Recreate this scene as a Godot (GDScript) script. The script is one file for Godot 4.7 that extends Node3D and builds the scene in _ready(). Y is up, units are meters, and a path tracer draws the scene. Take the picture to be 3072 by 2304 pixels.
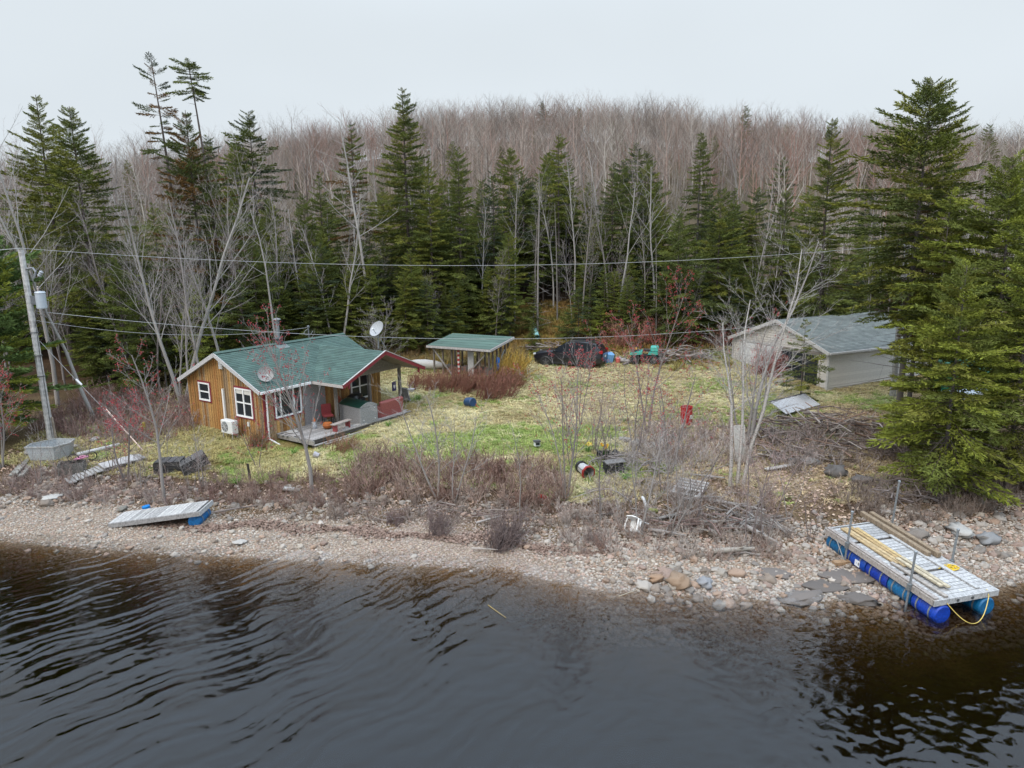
extends Node3D
# A lakeside clearing with a board-and-batten cabin, seen from a drone over the water. Metres, y up, water level at y = 0.

const SHORE := [[-60.0, -32.0], [-30.0, -27.5], [-18.6, -23.9], [-16.1, -23.4], [-12.0, -22.6], [-8.4, -22.1], [-4.9, -21.65], [-0.5, -21.1], [2.5, -19.6], [4.5, -19.3], [7.3, -18.9], [11.0, -18.7], [14.5, -19.45], [18.0, -20.6], [24.0, -22.8], [40.0, -28.0], [70.0, -37.0]]
const PROFILE := [[-30.0, -5.0], [-12.0, -2.6], [-4.0, -1.0], [-1.5, -0.36], [0.0, 0.0], [2.0, 0.22], [4.0, 0.5], [5.5, 0.82], [8.0, 1.08], [10.0, 1.25], [14.0, 1.42], [18.0, 1.8], [22.0, 2.2], [26.0, 2.55], [29.0, 3.3], [33.0, 4.6], [40.0, 6.2], [55.0, 9.0], [140.0, 25.0], [290.0, 53.0], [325.0, 55.5], [450.0, 48.0], [900.0, 20.0]]
var rng := RandomNumberGenerator.new()
var taken := {}
var M := {}
var T := {}
var nz := FastNoiseLite.new()
var nz2 := FastNoiseLite.new()
var nfine := FastNoiseLite.new()


class MB:
	var v := PackedVector3Array()
	var n := PackedVector3Array()
	var c := PackedColorArray()
	var i := PackedInt32Array()
	var col := Color.WHITE
	var xf := Transform3D()

	func put(p: Vector3, q: Vector3) -> void:
		v.append(xf * p)
		n.append((xf.basis * q).normalized())
		c.append(col)

	# corners counter-clockwise seen from outside
	func quad(a: Vector3, b: Vector3, d: Vector3, e: Vector3) -> void:
		var q := (b - a).cross(d - a)
		if q.length_squared() < 1e-14:
			q = (d - a).cross(e - a)
		var k := v.size()
		put(a, q); put(b, q); put(d, q); put(e, q)
		i.append_array([k, k + 2, k + 1, k, k + 3, k + 2])

	func tri(a: Vector3, b: Vector3, d: Vector3) -> void:
		var q := (b - a).cross(d - a)
		var k := v.size()
		put(a, q); put(b, q); put(d, q)
		i.append_array([k, k + 2, k + 1])

	func box(at: Vector3, size: Vector3, b := Basis()) -> MB:
		var x := b.x * size.x * 0.5
		var y := b.y * size.y * 0.5
		var z := b.z * size.z * 0.5
		quad(at - x - y + z, at + x - y + z, at + x + y + z, at - x + y + z)
		quad(at + x - y - z, at - x - y - z, at - x + y - z, at + x + y - z)
		quad(at + x - y + z, at + x - y - z, at + x + y - z, at + x + y + z)
		quad(at - x - y - z, at - x - y + z, at - x + y + z, at - x + y - z)
		quad(at - x + y + z, at + x + y + z, at + x + y - z, at - x + y - z)
		quad(at - x - y - z, at + x - y - z, at + x - y + z, at - x - y + z)
		return self

	# box with bevelled long edges (soft corners seen from above)
	func bbox(at: Vector3, size: Vector3, bev: float, b := Basis()) -> MB:
		var hx := size.x * 0.5
		var hz := size.z * 0.5
		var poly := PackedVector2Array([Vector2(-hx + bev, -hz), Vector2(hx - bev, -hz), Vector2(hx, -hz + bev), Vector2(hx, hz - bev), Vector2(hx - bev, hz), Vector2(-hx + bev, hz), Vector2(-hx, hz - bev), Vector2(-hx, -hz + bev)])
		var keep := xf
		xf = xf * Transform3D(b, at)
		var h := size.y * 0.5
		var m := poly.size()
		var inner := PackedVector2Array()
		for p in poly:
			inner.append(Vector2(p.x * (1.0 - bev / hx), p.y * (1.0 - bev / hz)))
		for k in m:
			var p := poly[k]
			var q := poly[(k + 1) % m]
			var pi := inner[k]
			var qi := inner[(k + 1) % m]
			quad(Vector3(q.x, -h, q.y), Vector3(p.x, -h, p.y), Vector3(p.x, h - bev, p.y), Vector3(q.x, h - bev, q.y))
			quad(Vector3(q.x, h - bev, q.y), Vector3(p.x, h - bev, p.y), Vector3(pi.x, h, pi.y), Vector3(qi.x, h, qi.y))
		for k in range(1, m - 1):
			tri(Vector3(inner[0].x, h, inner[0].y), Vector3(inner[k + 1].x, h, inner[k + 1].y), Vector3(inner[k].x, h, inner[k].y))
			tri(Vector3(poly[0].x, -h, poly[0].y), Vector3(poly[k].x, -h, poly[k].y), Vector3(poly[k + 1].x, -h, poly[k + 1].y))
		xf = keep
		return self

	func tube(a: Vector3, b: Vector3, r0: float, r1: float, sides := 6, caps := false) -> MB:
		var d := (b - a).normalized()
		var s := d.cross(Vector3.UP if absf(d.y) < 0.9 else Vector3.RIGHT).normalized()
		var t := s.cross(d)
		var k := v.size()
		for j in sides:
			var an := TAU * j / sides
			var q := s * cos(an) + t * sin(an)
			put(a + q * r0, q)
			put(b + q * r1, q)
		for j in sides:
			var p := k + 2 * j
			var w := k + 2 * ((j + 1) % sides)
			i.append_array([p, w, p + 1, w, w + 1, p + 1])
		if caps:
			for j in range(1, sides - 1):
				var a0 := TAU * j / sides
				var a1 := TAU * (j + 1) / sides
				tri(b + s * r1, b + (s * cos(a1) + t * sin(a1)) * r1, b + (s * cos(a0) + t * sin(a0)) * r1)
				tri(a + s * r0, a + (s * cos(a0) + t * sin(a0)) * r0, a + (s * cos(a1) + t * sin(a1)) * r0)
		return self

	func path(pts: Array, r: float, sides := 5) -> MB:
		for k in pts.size() - 1:
			tube(pts[k], pts[k + 1], r, r, sides)
		return self

	# thin flat twig, one face
	func twig(a: Vector3, b: Vector3, w: float, side: Vector3) -> void:
		var s := side.cross(b - a).normalized() * w * 0.5
		var q := (b - a).cross(s)
		var k := v.size()
		put(a - s, q); put(a + s, q); put(b, q)
		i.append_array([k, k + 1, k + 2])

	# profile: [radius, height] pairs from bottom to top, about y
	func lathe(profile: Array, sides := 16, at := Transform3D()) -> MB:
		var keep := xf
		xf = xf * at
		for k in profile.size() - 1:
			var p: Array = profile[k]
			var q: Array = profile[k + 1]
			var dr: float = q[0] - p[0]
			var dy: float = q[1] - p[1]
			var s := v.size()
			for j in sides:
				var an := TAU * j / sides
				var o := Vector3(cos(an), 0, sin(an))
				var nn := Vector3(o.x * dy, -dr, o.z * dy)
				put(Vector3(o.x * p[0], p[1], o.z * p[0]), nn)
				put(Vector3(o.x * q[0], q[1], o.z * q[0]), nn)
			for j in sides:
				var a := s + 2 * j
				var b := s + 2 * ((j + 1) % sides)
				i.append_array([a, b, a + 1, b, b + 1, a + 1])
		xf = keep
		return self

	# polygon in local xy, extruded along z from z0 to z1
	func prism(poly: PackedVector2Array, z0: float, z1: float, at := Transform3D()) -> MB:
		var keep := xf
		xf = xf * at
		if Geometry2D.is_polygon_clockwise(poly):
			poly.reverse()
		var m := poly.size()
		for k in m:
			var p := poly[k]
			var q := poly[(k + 1) % m]
			quad(Vector3(p.x, p.y, z1), Vector3(p.x, p.y, z0), Vector3(q.x, q.y, z0), Vector3(q.x, q.y, z1))
		var t := Geometry2D.triangulate_polygon(poly)
		for k in range(0, t.size(), 3):
			var a := poly[t[k]]
			var b := poly[t[k + 1]]
			var e := poly[t[k + 2]]
			if (b - a).cross(e - a) < 0:
				var w := b
				b = e
				e = w
			tri(Vector3(a.x, a.y, z1), Vector3(b.x, b.y, z1), Vector3(e.x, e.y, z1))
			tri(Vector3(a.x, a.y, z0), Vector3(e.x, e.y, z0), Vector3(b.x, b.y, z0))
		xf = keep
		return self

	func mesh() -> ArrayMesh:
		var a := []
		a.resize(Mesh.ARRAY_MAX)
		a[Mesh.ARRAY_VERTEX] = v
		a[Mesh.ARRAY_NORMAL] = n
		a[Mesh.ARRAY_COLOR] = c
		a[Mesh.ARRAY_INDEX] = i
		var out := ArrayMesh.new()
		out.add_surface_from_arrays(Mesh.PRIMITIVE_TRIANGLES, a)
		return out


func mb(c := Color.WHITE) -> MB:
	var b := MB.new()
	b.col = c
	return b


func numbered(called: String) -> String:
	var k: int = taken.get(called, 0)
	taken[called] = k + 1
	return called if k == 0 else "%s_%03d" % [called, k]


func thing(called: String, label: String, category: String, at := Vector3.ZERO, turn := 0.0, group := "") -> Node3D:
	var o := Node3D.new()
	o.name = numbered(called)
	add_child(o)
	o.position = at
	o.rotation.y = turn
	tag(o, label, category, group)
	return o


func tag(o: Node3D, label: String, category: String, group := "", kind := "") -> void:
	if label: o.set_meta("label", label)
	if category: o.set_meta("category", category)
	if group: o.set_meta("group", group)
	if kind: o.set_meta("kind", kind)


func part(parent: Node, called: String, shape, m: Material, label := "") -> MeshInstance3D:
	var o := MeshInstance3D.new()
	o.name = called if parent != self else numbered(called)
	o.mesh = shape.mesh() if shape is MB else shape
	o.material_override = m
	parent.add_child(o, true)
	if label: o.set_meta("label", label)
	return o


func single(called: String, label: String, category: String, shape, m: Material, at := Vector3.ZERO, turn := 0.0, group := "") -> MeshInstance3D:
	var o := part(self, called, shape, m)
	o.position = at
	o.rotation.y = turn
	tag(o, label, category, group)
	return o


func many(parent: Node, called: String, mesh: Mesh, m: Material, places: Array, colors: Array, label: String, category: String, kind := "stuff") -> MultiMeshInstance3D:
	var mm := MultiMesh.new()
	mm.transform_format = MultiMesh.TRANSFORM_3D
	mm.use_colors = true
	mm.mesh = mesh
	mm.instance_count = places.size()
	for k in places.size():
		mm.set_instance_transform(k, places[k])
		mm.set_instance_color(k, colors[k])
	var o := MultiMeshInstance3D.new()
	o.name = numbered(called) if parent == self else called
	o.multimesh = mm
	o.material_override = m
	parent.add_child(o, true)
	tag(o, label, category, "", kind)
	return o


func lerp_table(t: Array, x: float) -> float:
	if x <= t[0][0]: return t[0][1]
	for k in range(1, t.size()):
		if x <= t[k][0]:
			var a: Array = t[k - 1]
			var b: Array = t[k]
			return lerpf(a[1], b[1], (x - a[0]) / (b[0] - a[0]))
	return t[-1][1]


func shore(x: float) -> float:
	return lerp_table(SHORE, x)


func inland(x: float, z: float) -> float:
	return shore(x) - z


func ground(x: float, z: float) -> float:
	var d := inland(x, z)
	var h := lerp_table(PROFILE, d)
	if d > 45.0:   # the ridge sinks towards the right and the far left
		var k := clampf((d - 45.0) / 60.0, 0.0, 1.0)
		h -= k * (maxf(0.0, x - 45.0) * 0.075 + maxf(0.0, -x - 25.0) * 0.15) * clampf(d / 250.0, 0.2, 1.0)
		h += nz.get_noise_2d(x * 0.4, z * 0.4) * 4.0 * k
	h += nz.get_noise_2d(x * 6.0, z * 6.0) * 0.12 * clampf((d + 1.0) / 5.0, 0.0, 1.0)
	return h


func on(x: float, z: float, lift := 0.0) -> Vector3:
	return Vector3(x, ground(x, z) + lift, z)


func ss(a: float, b: float, x: float) -> float:
	return smoothstep(a, b, x)


func r(a: float, b: float) -> float:
	return rng.randf_range(a, b)


func noise_tex(freq: float, lo: Color, hi: Color, octaves := 4, size := 512, kind := FastNoiseLite.TYPE_SIMPLEX_SMOOTH, sd := 1, mid := Color(-1, 0, 0)) -> NoiseTexture2D:
	var f := FastNoiseLite.new()
	f.noise_type = kind
	f.frequency = freq
	f.fractal_octaves = octaves
	f.seed = sd
	var g := Gradient.new()
	g.set_color(0, lo)
	g.set_color(1, hi)
	if mid.r >= 0: g.add_point(0.5, mid)
	var t := NoiseTexture2D.new()
	t.width = size
	t.height = size
	t.seamless = true
	t.noise = f
	t.color_ramp = g
	return t


func mat(key: String, c: Color, rough := 0.85, metal := 0.0, tex = null, scale := 1.0, world := false) -> StandardMaterial3D:
	if M.has(key): return M[key]
	var m := StandardMaterial3D.new()
	m.resource_name = key
	m.albedo_color = c.linear_to_srgb()
	m.roughness = rough
	m.metallic = metal
	m.vertex_color_use_as_albedo = true
	if tex:
		m.albedo_texture = tex
		m.uv1_triplanar = true
		m.uv1_world_triplanar = world
		m.uv1_scale = Vector3.ONE * scale
	M[key] = m
	return m


func relief(m: StandardMaterial3D, tex: Texture2D, cm: float) -> StandardMaterial3D:
	m.heightmap_enabled = true
	m.heightmap_texture = tex
	m.heightmap_scale = cm
	return m


func _ready() -> void:
	rng.seed = 7
	nz.seed = 3; nz.frequency = 0.03; nz.fractal_octaves = 3
	nz2.seed = 11; nz2.frequency = 0.09; nz2.fractal_octaves = 3
	nfine.seed = 5; nfine.frequency = 0.6; nfine.fractal_octaves = 2
	# camera
	var cam := Camera3D.new()
	cam.name = "camera"
	add_child(cam)
	cam.position = Vector3(0, 10.3, 0)
	cam.rotation_degrees = Vector3(-11.4, 0, -0.84)
	cam.fov = 57.33
	cam.far = 2000.0
	cam.current = true
	# sky, sun, exposure
	var env := Environment.new()
	env.background_mode = Environment.BG_SKY
	var sm := PanoramaSkyMaterial.new()
	sm.panorama = overcast()
	env.sky = Sky.new()
	env.sky.sky_material = sm
	env.tonemap_mode = Environment.TONE_MAPPER_LINEAR
	env.tonemap_exposure = 1.42
	env.volumetric_fog_enabled = true
	env.volumetric_fog_density = 0.0
	env.sdfgi_enabled = true
	env.ssao_enabled = true
	env.ssil_enabled = true
	var we := WorldEnvironment.new()
	we.name = "environment"
	we.environment = env
	add_child(we)
	var sun := DirectionalLight3D.new()
	sun.name = "sun"
	sun.rotation_degrees = Vector3(-52, -38, 0)
	sun.light_energy = 0.5
	sun.light_angular_distance = 40.0
	sun.light_color = Color(1.0, 0.93, 0.84)
	sun.shadow_enabled = true
	add_child(sun)
	textures()
	build_ground()
	build_water()
	build_forest()
	build_cover()
	build_cabin()
	build_garage()
	build_docks()
	build_yard()
	build_shore()
	build_utilities()
	build_litter()


func overcast() -> ImageTexture:
	# an even high overcast: pale at the horizon, brighter overhead, faintly mottled
	var im := Image.create(512, 256, false, Image.FORMAT_RGBAF)
	var f := FastNoiseLite.new()
	f.seed = 21; f.frequency = 1.1; f.fractal_octaves = 4
	for y in 256:
		var el := PI * (0.5 - (y + 0.5) / 256.0)
		var up := ss(0.25, 1.0, sin(el))
		var c := Color(0.52, 0.568, 0.606).lerp(Color(1.48, 1.85, 2.32), up)
		if el < 0.0: c = Color(0.12, 0.12, 0.11)
		for x in 512:
			var az := TAU * x / 512.0
			var m := 1.0 + 0.05 * f.get_noise_3d(cos(az) * cos(el) * 1.6, sin(el) * 4.0, sin(az) * cos(el) * 1.6)
			im.set_pixel(x, y, Color(c.r * m, c.g * m, c.b * m, 1.0))
	return ImageTexture.create_from_image(im)


func textures() -> void:
	var W := Color.WHITE
	T.speck = noise_tex(0.18, Color(0.45, 0.45, 0.45), W, 3, 512, FastNoiseLite.TYPE_SIMPLEX_SMOOTH, 2, Color(0.82, 0.82, 0.82))
	T.soft = noise_tex(0.02, Color(0.62, 0.62, 0.62), W, 5, 512, FastNoiseLite.TYPE_SIMPLEX_SMOOTH, 4)
	T.litter = noise_tex(0.045, Color(0.36, 0.32, 0.28), Color(1, 0.98, 0.94), 4, 1024, FastNoiseLite.TYPE_CELLULAR, 6, Color(0.75, 0.72, 0.68))
	T.bark = noise_tex(0.06, Color(0.4, 0.38, 0.36), W, 5, 512, FastNoiseLite.TYPE_SIMPLEX_SMOOTH, 8, Color(0.85, 0.84, 0.83))
	T.wood = wood_tex()
	T.height = noise_tex(0.15, Color.BLACK, W, 4, 512, FastNoiseLite.TYPE_SIMPLEX_SMOOTH, 9)
	T.shingle = noise_tex(0.3, Color(0.62, 0.66, 0.64), W, 3, 512, FastNoiseLite.TYPE_VALUE, 12)
	mat("bark", Color(1, 1, 1), 0.92, 0.0, T.bark, 1.6)
	mat("twig", Color(1, 1, 1), 0.9)
	var leaf := mat("needles", Color(1, 1, 1), 0.75)
	leaf.backlight_enabled = true
	leaf.backlight = Color(0.34, 0.36, 0.18)
	leaf.metallic_specular = 0.3
	mat("plain", Color.WHITE, 0.8)
	mat("gloss", Color.WHITE, 0.35)
	mat("wood", Color.WHITE, 0.88, 0.0, T.wood, 0.9)
	mat("stone", Color.WHITE, 0.85, 0.0, T.speck, 2.0)
	mat("dusty", Color.WHITE, 0.7, 0.0, T.soft, 1.7)
	mat("steel", Color(0.62, 0.64, 0.65), 0.5, 0.25, T.soft, 2.0)
	mat("shingle", Color.WHITE, 0.92, 0.0, T.shingle, 3.0)
	var bt := noise_tex(0.035, Color(0.12, 0.11, 0.10), Color(1, 1, 1), 5, 512, FastNoiseLite.TYPE_SIMPLEX_SMOOTH, 14, Color(0.95, 0.94, 0.92))
	mat("birch", Color.WHITE, 0.85, 0.0, bt, 1.0)
	mat("pole", Color.WHITE, 0.9, 0.0, T.wood, 0.6)
	mat("rubble", Color(0.46, 0.42, 0.38), 0.9, 0.0, T.speck, 2.0)
	mat("moss", Color(0.36, 0.38, 0.1), 0.9, 0.0, T.speck, 2.0)
	mat("litter", Color.WHITE, 0.5, 0.0, T.litter, 1.5)
	var cg := mat("car_glass", Color(0.012, 0.014, 0.017), 0.08)
	cg.metallic_specular = 0.3
	mat("plastic", Color.WHITE, 0.42, 0.0, T.soft, 1.2)
	mat("blue", Color(0.01, 0.13, 0.42), 0.6)
	var g := mat("glass", Color(0.02, 0.025, 0.03), 0.06)
	g.metallic_specular = 0.42


func wood_tex() -> ImageTexture:
	var im := Image.create(512, 512, false, Image.FORMAT_RGB8)
	var f := FastNoiseLite.new()
	f.seed = 31; f.frequency = 0.012; f.fractal_octaves = 4
	for y in 512:
		for x in 512:
			# grain runs along v; folded so that it tiles
			var fx := absf(x - 256.0)
			var fy := absf(y - 256.0)
			var a := 0.84 + 0.22 * f.get_noise_2d(fx * 9.0, fy * 0.7) + 0.16 * f.get_noise_2d(fx * 2.0 + 900.0, fy * 1.3)
			a = clampf(a, 0.3, 1.0)
			im.set_pixel(x, y, Color(a, a, a))
	return ImageTexture.create_from_image(im)


func green_mask(x: float, z: float) -> float:
	var d := inland(x, z)
	var m := nz2.get_noise_2d(x * 1.7, z * 2.2) * 1.1 + nz.get_noise_2d(x * 2.0 + 50.0, z * 2.0) * 0.5
	m += 0.5 * exp(-pow((d - 8.5) / 3.0, 2)) * ss(-14, -9, x) * ss(7, 2, x)
	m += 0.18 * exp(-pow((d - 13.5) / 2.5, 2)) * ss(-8, -3, x) * ss(10, 5, x)
	m -= 0.35 * ss(5, 8, x) * ss(17, 12, d) + 0.3 * ss(-13, -16, x) + 0.35 * ss(16, 20, d)
	return ss(0.02, 0.30, m + 0.5 * nfine.get_noise_2d(x * 1.4, z * 1.9))


func ground_color(x: float, z: float) -> Color:
	var d := inland(x, z)
	var w := nz2.get_noise_2d(x * 3.0, z * 3.0)
	var f := nfine.get_noise_2d(x, z)
	var bed := Color(0.25, 0.135, 0.05) * (1.0 + 0.5 * f)  # brown bed, with the amber tint of tea-coloured water put into its colour
	var gravel := Color(0.52, 0.46, 0.40).lerp(Color(0.47, 0.39, 0.335), 0.5 + 0.5 * w) * (1.0 + 0.25 * f)
	var bank := Color(0.15, 0.105, 0.08).lerp(Color(0.26, 0.2, 0.13), clampf(0.4 + w, 0, 1)) * (1.0 + 0.4 * f)
	var brown := Color(0.30, 0.215, 0.12)
	var straw := Color(0.52, 0.45, 0.23).lerp(Color(0.41, 0.335, 0.155), clampf(0.5 + w * 1.2, 0, 1)) * (1.0 + 0.3 * f)
	var moss := Color(0.26, 0.22, 0.07)
	var green := Color(0.22, 0.255, 0.075) * (1.0 + 0.3 * f)
	var leaf := Color(0.33, 0.225, 0.16).lerp(Color(0.40, 0.31, 0.2), clampf(0.5 + w, 0, 1)) * (1.0 + 0.4 * f)
	var track := Color(0.56, 0.48, 0.35)
	var mound := Color(0.27, 0.18, 0.055).lerp(Color(0.2, 0.19, 0.05), clampf(0.5 + w * 2.0, 0, 1)) * (1.0 + 0.4 * f)
	var wood := Color(0.11, 0.075, 0.05) * (1.0 + 0.5 * f)
	var hill := Color(0.15, 0.125, 0.085) * (1.0 + 0.4 * f)
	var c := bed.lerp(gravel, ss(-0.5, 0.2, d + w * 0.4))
	c = c.lerp(bank, ss(2.0, 3.0, d + w * 1.3 + 0.8 * ss(3, 6, x)))
	var yard := straw.lerp(moss, 0.55 * ss(-8, -13, x)).lerp(green, green_mask(x, z))
	yard = yard.lerp(brown, 0.6 * ss(0.12, 0.4, nz2.get_noise_2d(x * 1.6 + 31.0, z * 1.6)))
	yard = yard.lerp(leaf, ss(4.5, 8.5, x + w * 2.0) * ss(20, 14, d))
	yard = yard.lerp(track, 0.8 * ss(15, 18, d) * ss(-1, 3, x) * ss(16, 11, x))
	yard = yard.lerp(track, 0.7 * exp(-pow((x - 11.0 + 0.3 * (d - 5.0)) / 1.2, 2)) * ss(16, 12, d))
	yard = yard.lerp(bank, ss(-15.5, -18.5, x + w * 2.0) * 0.8)
	c = c.lerp(yard, ss(5.6, 7.4, d + w * 1.6))
	c = c.lerp(mound, ss(25.0, 27.5, d + w * 3.0) * ss(-14, -8, x) * ss(14, 8, x))
	var edge := 25.0 - 12.0 * ss(-12, -18, x) - 6.0 * ss(13, 22, x) + 8.5 * ss(-8, 0, x) * ss(10, 4, x)
	c = c.lerp(wood, ss(edge, edge + 3.0, d + w * 3.0))
	c = c.lerp(hill, ss(42, 55, d))
	c.a = 1.0
	return c


func spaced(fine_lo: float, fine_hi: float, step: float, lo: float, hi: float) -> PackedFloat32Array:
	var a := PackedFloat32Array()
	var p := fine_lo
	var s := step
	var before := []
	while p > lo:
		s *= 1.22
		p -= s
		before.append(maxf(p, lo))
	before.reverse()
	for q in before: a.append(q)
	p = fine_lo
	while p < fine_hi:
		a.append(p)
		p += step
	s = step
	while p < hi:
		a.append(p)
		s *= 1.22
		p += s
	a.append(hi)
	return a


func sheet(xs: PackedFloat32Array, zs: PackedFloat32Array, height: Callable, color: Callable) -> ArrayMesh:
	var v := PackedVector3Array()
	var n := PackedVector3Array()
	var c := PackedColorArray()
	var idx := PackedInt32Array()
	var w := xs.size()
	for z in zs:
		for x in xs:
			v.append(Vector3(x, height.call(x, z), z))
			c.append(color.call(x, z))
	n.resize(v.size())
	for j in zs.size():
		for k in w:
			var a := v[j * w + maxi(k - 1, 0)]
			var b := v[j * w + mini(k + 1, w - 1)]
			var e := v[maxi(j - 1, 0) * w + k]
			var f := v[mini(j + 1, zs.size() - 1) * w + k]
			n[j * w + k] = (f - e).cross(b - a).normalized()
	for j in zs.size() - 1:
		for k in w - 1:
			var p := j * w + k
			idx.append_array([p, p + 1, p + w, p + 1, p + w + 1, p + w])
	var arr := []
	arr.resize(Mesh.ARRAY_MAX)
	arr[Mesh.ARRAY_VERTEX] = v
	arr[Mesh.ARRAY_NORMAL] = n
	arr[Mesh.ARRAY_COLOR] = c
	arr[Mesh.ARRAY_INDEX] = idx
	var m := ArrayMesh.new()
	m.add_surface_from_arrays(Mesh.PRIMITIVE_TRIANGLES, arr)
	return m


func build_ground() -> void:
	var gm := mat("ground", Color.WHITE, 0.95, 0.0, T.litter, 0.28, true)
	gm.metallic_specular = 0.2
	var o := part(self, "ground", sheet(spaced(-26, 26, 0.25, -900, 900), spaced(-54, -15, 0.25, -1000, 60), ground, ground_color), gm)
	tag(o, "", "", "", "structure")
	# mound of rough yellow grass at the wood's edge is part of the terrain


func wave(x: float, z: float) -> float:
	# swell coming in from the left with its crests bent round the cove, and small crossing ripples
	var far := clampf((-x + 7.0) / 13.0, 0.0, 1.0)
	var bend := x * 0.74 + z * 0.67 - 0.018 * (z + 16.0) * (x + 6.0) + nz.get_noise_2d(x * 4.0, z * 4.0) * 0.9
	var amp := 0.5 + 0.5 * nz2.get_noise_2d(x * 2.2 + 7.0, z * 2.2)
	var fan := bend + 0.22 * nz2.get_noise_2d(x * 6.0, z * 6.0)
	var a := sin(fan * 14.5) * 0.0042 * (0.3 + 0.7 * far) * (0.2 + 1.4 * maxf(amp, 0.0))
	a += sin(bend * 7.2 + 0.7 * nz2.get_noise_2d(x * 4.0, z * 4.0)) * 0.0062 * (0.5 + 1.3 * absf(nz2.get_noise_2d(x * 4.0 + 60.0, z * 4.0))) * far * (0.3 + 1.2 * maxf(amp, 0.0))
	a += sin((bend + 0.3 * nfine.get_noise_2d(x * 0.8, z * 0.8)) * 25.0) * 0.0019 * (0.25 + 0.75 * far) * (0.4 + 1.6 * absf(nz2.get_noise_2d(x * 5.0, z * 5.0 + 70.0)))
	a += sin(bend * 2.1 + 1.0) * 0.010 * (0.25 + 0.75 * far)
	a += nfine.get_noise_2d(x * 1.3, z * 1.3) * 0.0045 * (0.6 + 0.5 * clampf((x - 3.0) / 8.0, 0.0, 1.0))
	a += nz2.get_noise_2d(x * 9.0 + 40.0, z * 13.0) * 0.0055 * (0.35 + 0.9 * clampf((x - 2.0) / 8.0, 0.0, 1.0) + 0.5 * far)
	a += nz2.get_noise_2d(x * 3.5 - 20.0, z * 5.0) * 0.010
	a += nfine.get_noise_2d(x * 3.6 + 30.0, z * 5.0) * 0.0044 * (0.8 + 0.6 * clampf((x + 2.0) / 8.0, 0.0, 1.0))
	return a


func build_water() -> void:
	var m := StandardMaterial3D.new()
	m.resource_name = "lake_surface"
	m.transparency = BaseMaterial3D.TRANSPARENCY_ALPHA
	m.albedo_color = Color(0.02, 0.014, 0.008, 0.04)
	m.roughness = 0.02
	m.metallic_specular = 0.47
	M["lake"] = m
	var o := part(self, "water", sheet(spaced(-20.5, 17.5, 0.055, -500, 500), spaced(-25.0, -12.0, 0.055, -40, 400), func(x, z): return wave(x, z) if absf(x) < 30 and z < -8 and z > -30 else 0.0, func(_x, _z): return Color.WHITE), m)
	o.position.y = 0.07
	tag(o, "", "", "", "structure")
	var fog := FogVolume.new()
	fog.name = "lake_water"
	fog.shape = RenderingServer.FOG_VOLUME_SHAPE_BOX
	fog.size = Vector3(160, 6.0, 140)
	fog.position = Vector3(0, -2.99, 40.0)
	var fm := FogMaterial.new()
	fm.albedo = Color(0.008, 0.0035, 0.001).linear_to_srgb()
	fm.density = 1.55
	fog.material = fm
	add_child(fog)
	tag(fog, "", "", "", "structure")


# ---------- bare hardwoods ----------
func limb(wood: MB, twigs: MB, tips: Array, p: Vector3, dir: Vector3, length: float, rad: float, level: int, o: Dictionary) -> void:
	var levels: int = o.levels
	if level == levels:
		var q := p
		var d := dir
		var nseg := 2 if length > 0.35 else 1
		for s in nseg:
			var e := q + d * length / nseg
			twigs.twig(q, e, rad * 2.0 / (s + 1), Vector3(r(-1, 1), r(-1, 1), r(-1, 1)))
			d = (d + Vector3(r(-0.3, 0.3), r(-0.05, 0.4), r(-0.3, 0.3))).normalized()
			q = e
		tips.append(q)
		return
	var segs := 6 if level == 0 else 3
	var pts := [p]
	var dirs := [dir]
	var q := p
	var d := dir
	var lean: float = o.up[level]
	var wander: float = o.wander
	for s in segs:
		q = q + d * (length / segs)
		pts.append(q)
		d = (d + Vector3(r(-wander, wander), r(-wander, wander) * 0.5 + lean, r(-wander, wander))).normalized()
		dirs.append(d)
	var sides := 6 if level == 0 else 3
	var tip := 0.25 if level == 0 else 0.35
	var into := wood if level <= 1 else twigs
	for s in segs:
		into.tube(pts[s], pts[s + 1], rad * lerpf(1.0, tip, float(s) / segs), rad * lerpf(1.0, tip, (s + 1.0) / segs), sides)
	var count: int = o.count[level]
	var start: float = o.start[level]
	for k in count:
		var t := start + (1.0 - start) * (k + r(0.1, 0.9)) / count
		var f := t * segs
		var s := mini(int(f), segs - 1)
		var at: Vector3 = pts[s].lerp(pts[s + 1], f - s)
		var ax: Vector3 = dirs[s]
		var az := k * 2.4 + r(-0.5, 0.5)
		var side := ax.cross(Vector3(cos(az), 0.15, sin(az))).normalized()
		var an: float = o.angle[level] * r(0.7, 1.25)
		var cd := ax.rotated(side, an)
		var cl: float = length * o.ratio[level] * r(0.6, 1.15) * (1.0 - o.taper * (t - start) / maxf(0.01, 1.0 - start))
		var cr: float = maxf(rad * lerpf(1.0, tip, t) * o.thin[level], 0.004)
		limb(wood, twigs, tips, at, cd, cl, cr, level + 1, o)


func hardwood(o: Dictionary, bark: Color, twig_color: Color, lean := Vector3.ZERO, stems := 1) -> Array:
	var wood := mb(bark)
	var twigs := mb(twig_color)
	var tips := []
	for s in stems:
		var az := TAU * s / stems + r(-0.4, 0.4)
		var out := Vector3(cos(az), 0, sin(az)) * (0.0 if stems == 1 else r(0.12, 0.28))
		limb(wood, twigs, tips, out * 0.4 * o.get("clump", 0.6), (Vector3.UP + lean + out * o.get("splay", 1.0)).normalized(), o.h * (1.0 if s == 0 else r(0.72, 1.0)), o.r * (1.0 if s == 0 else r(0.65, 0.95)), 0, o)
	return [wood.mesh(), twigs.mesh(), tips]


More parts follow.
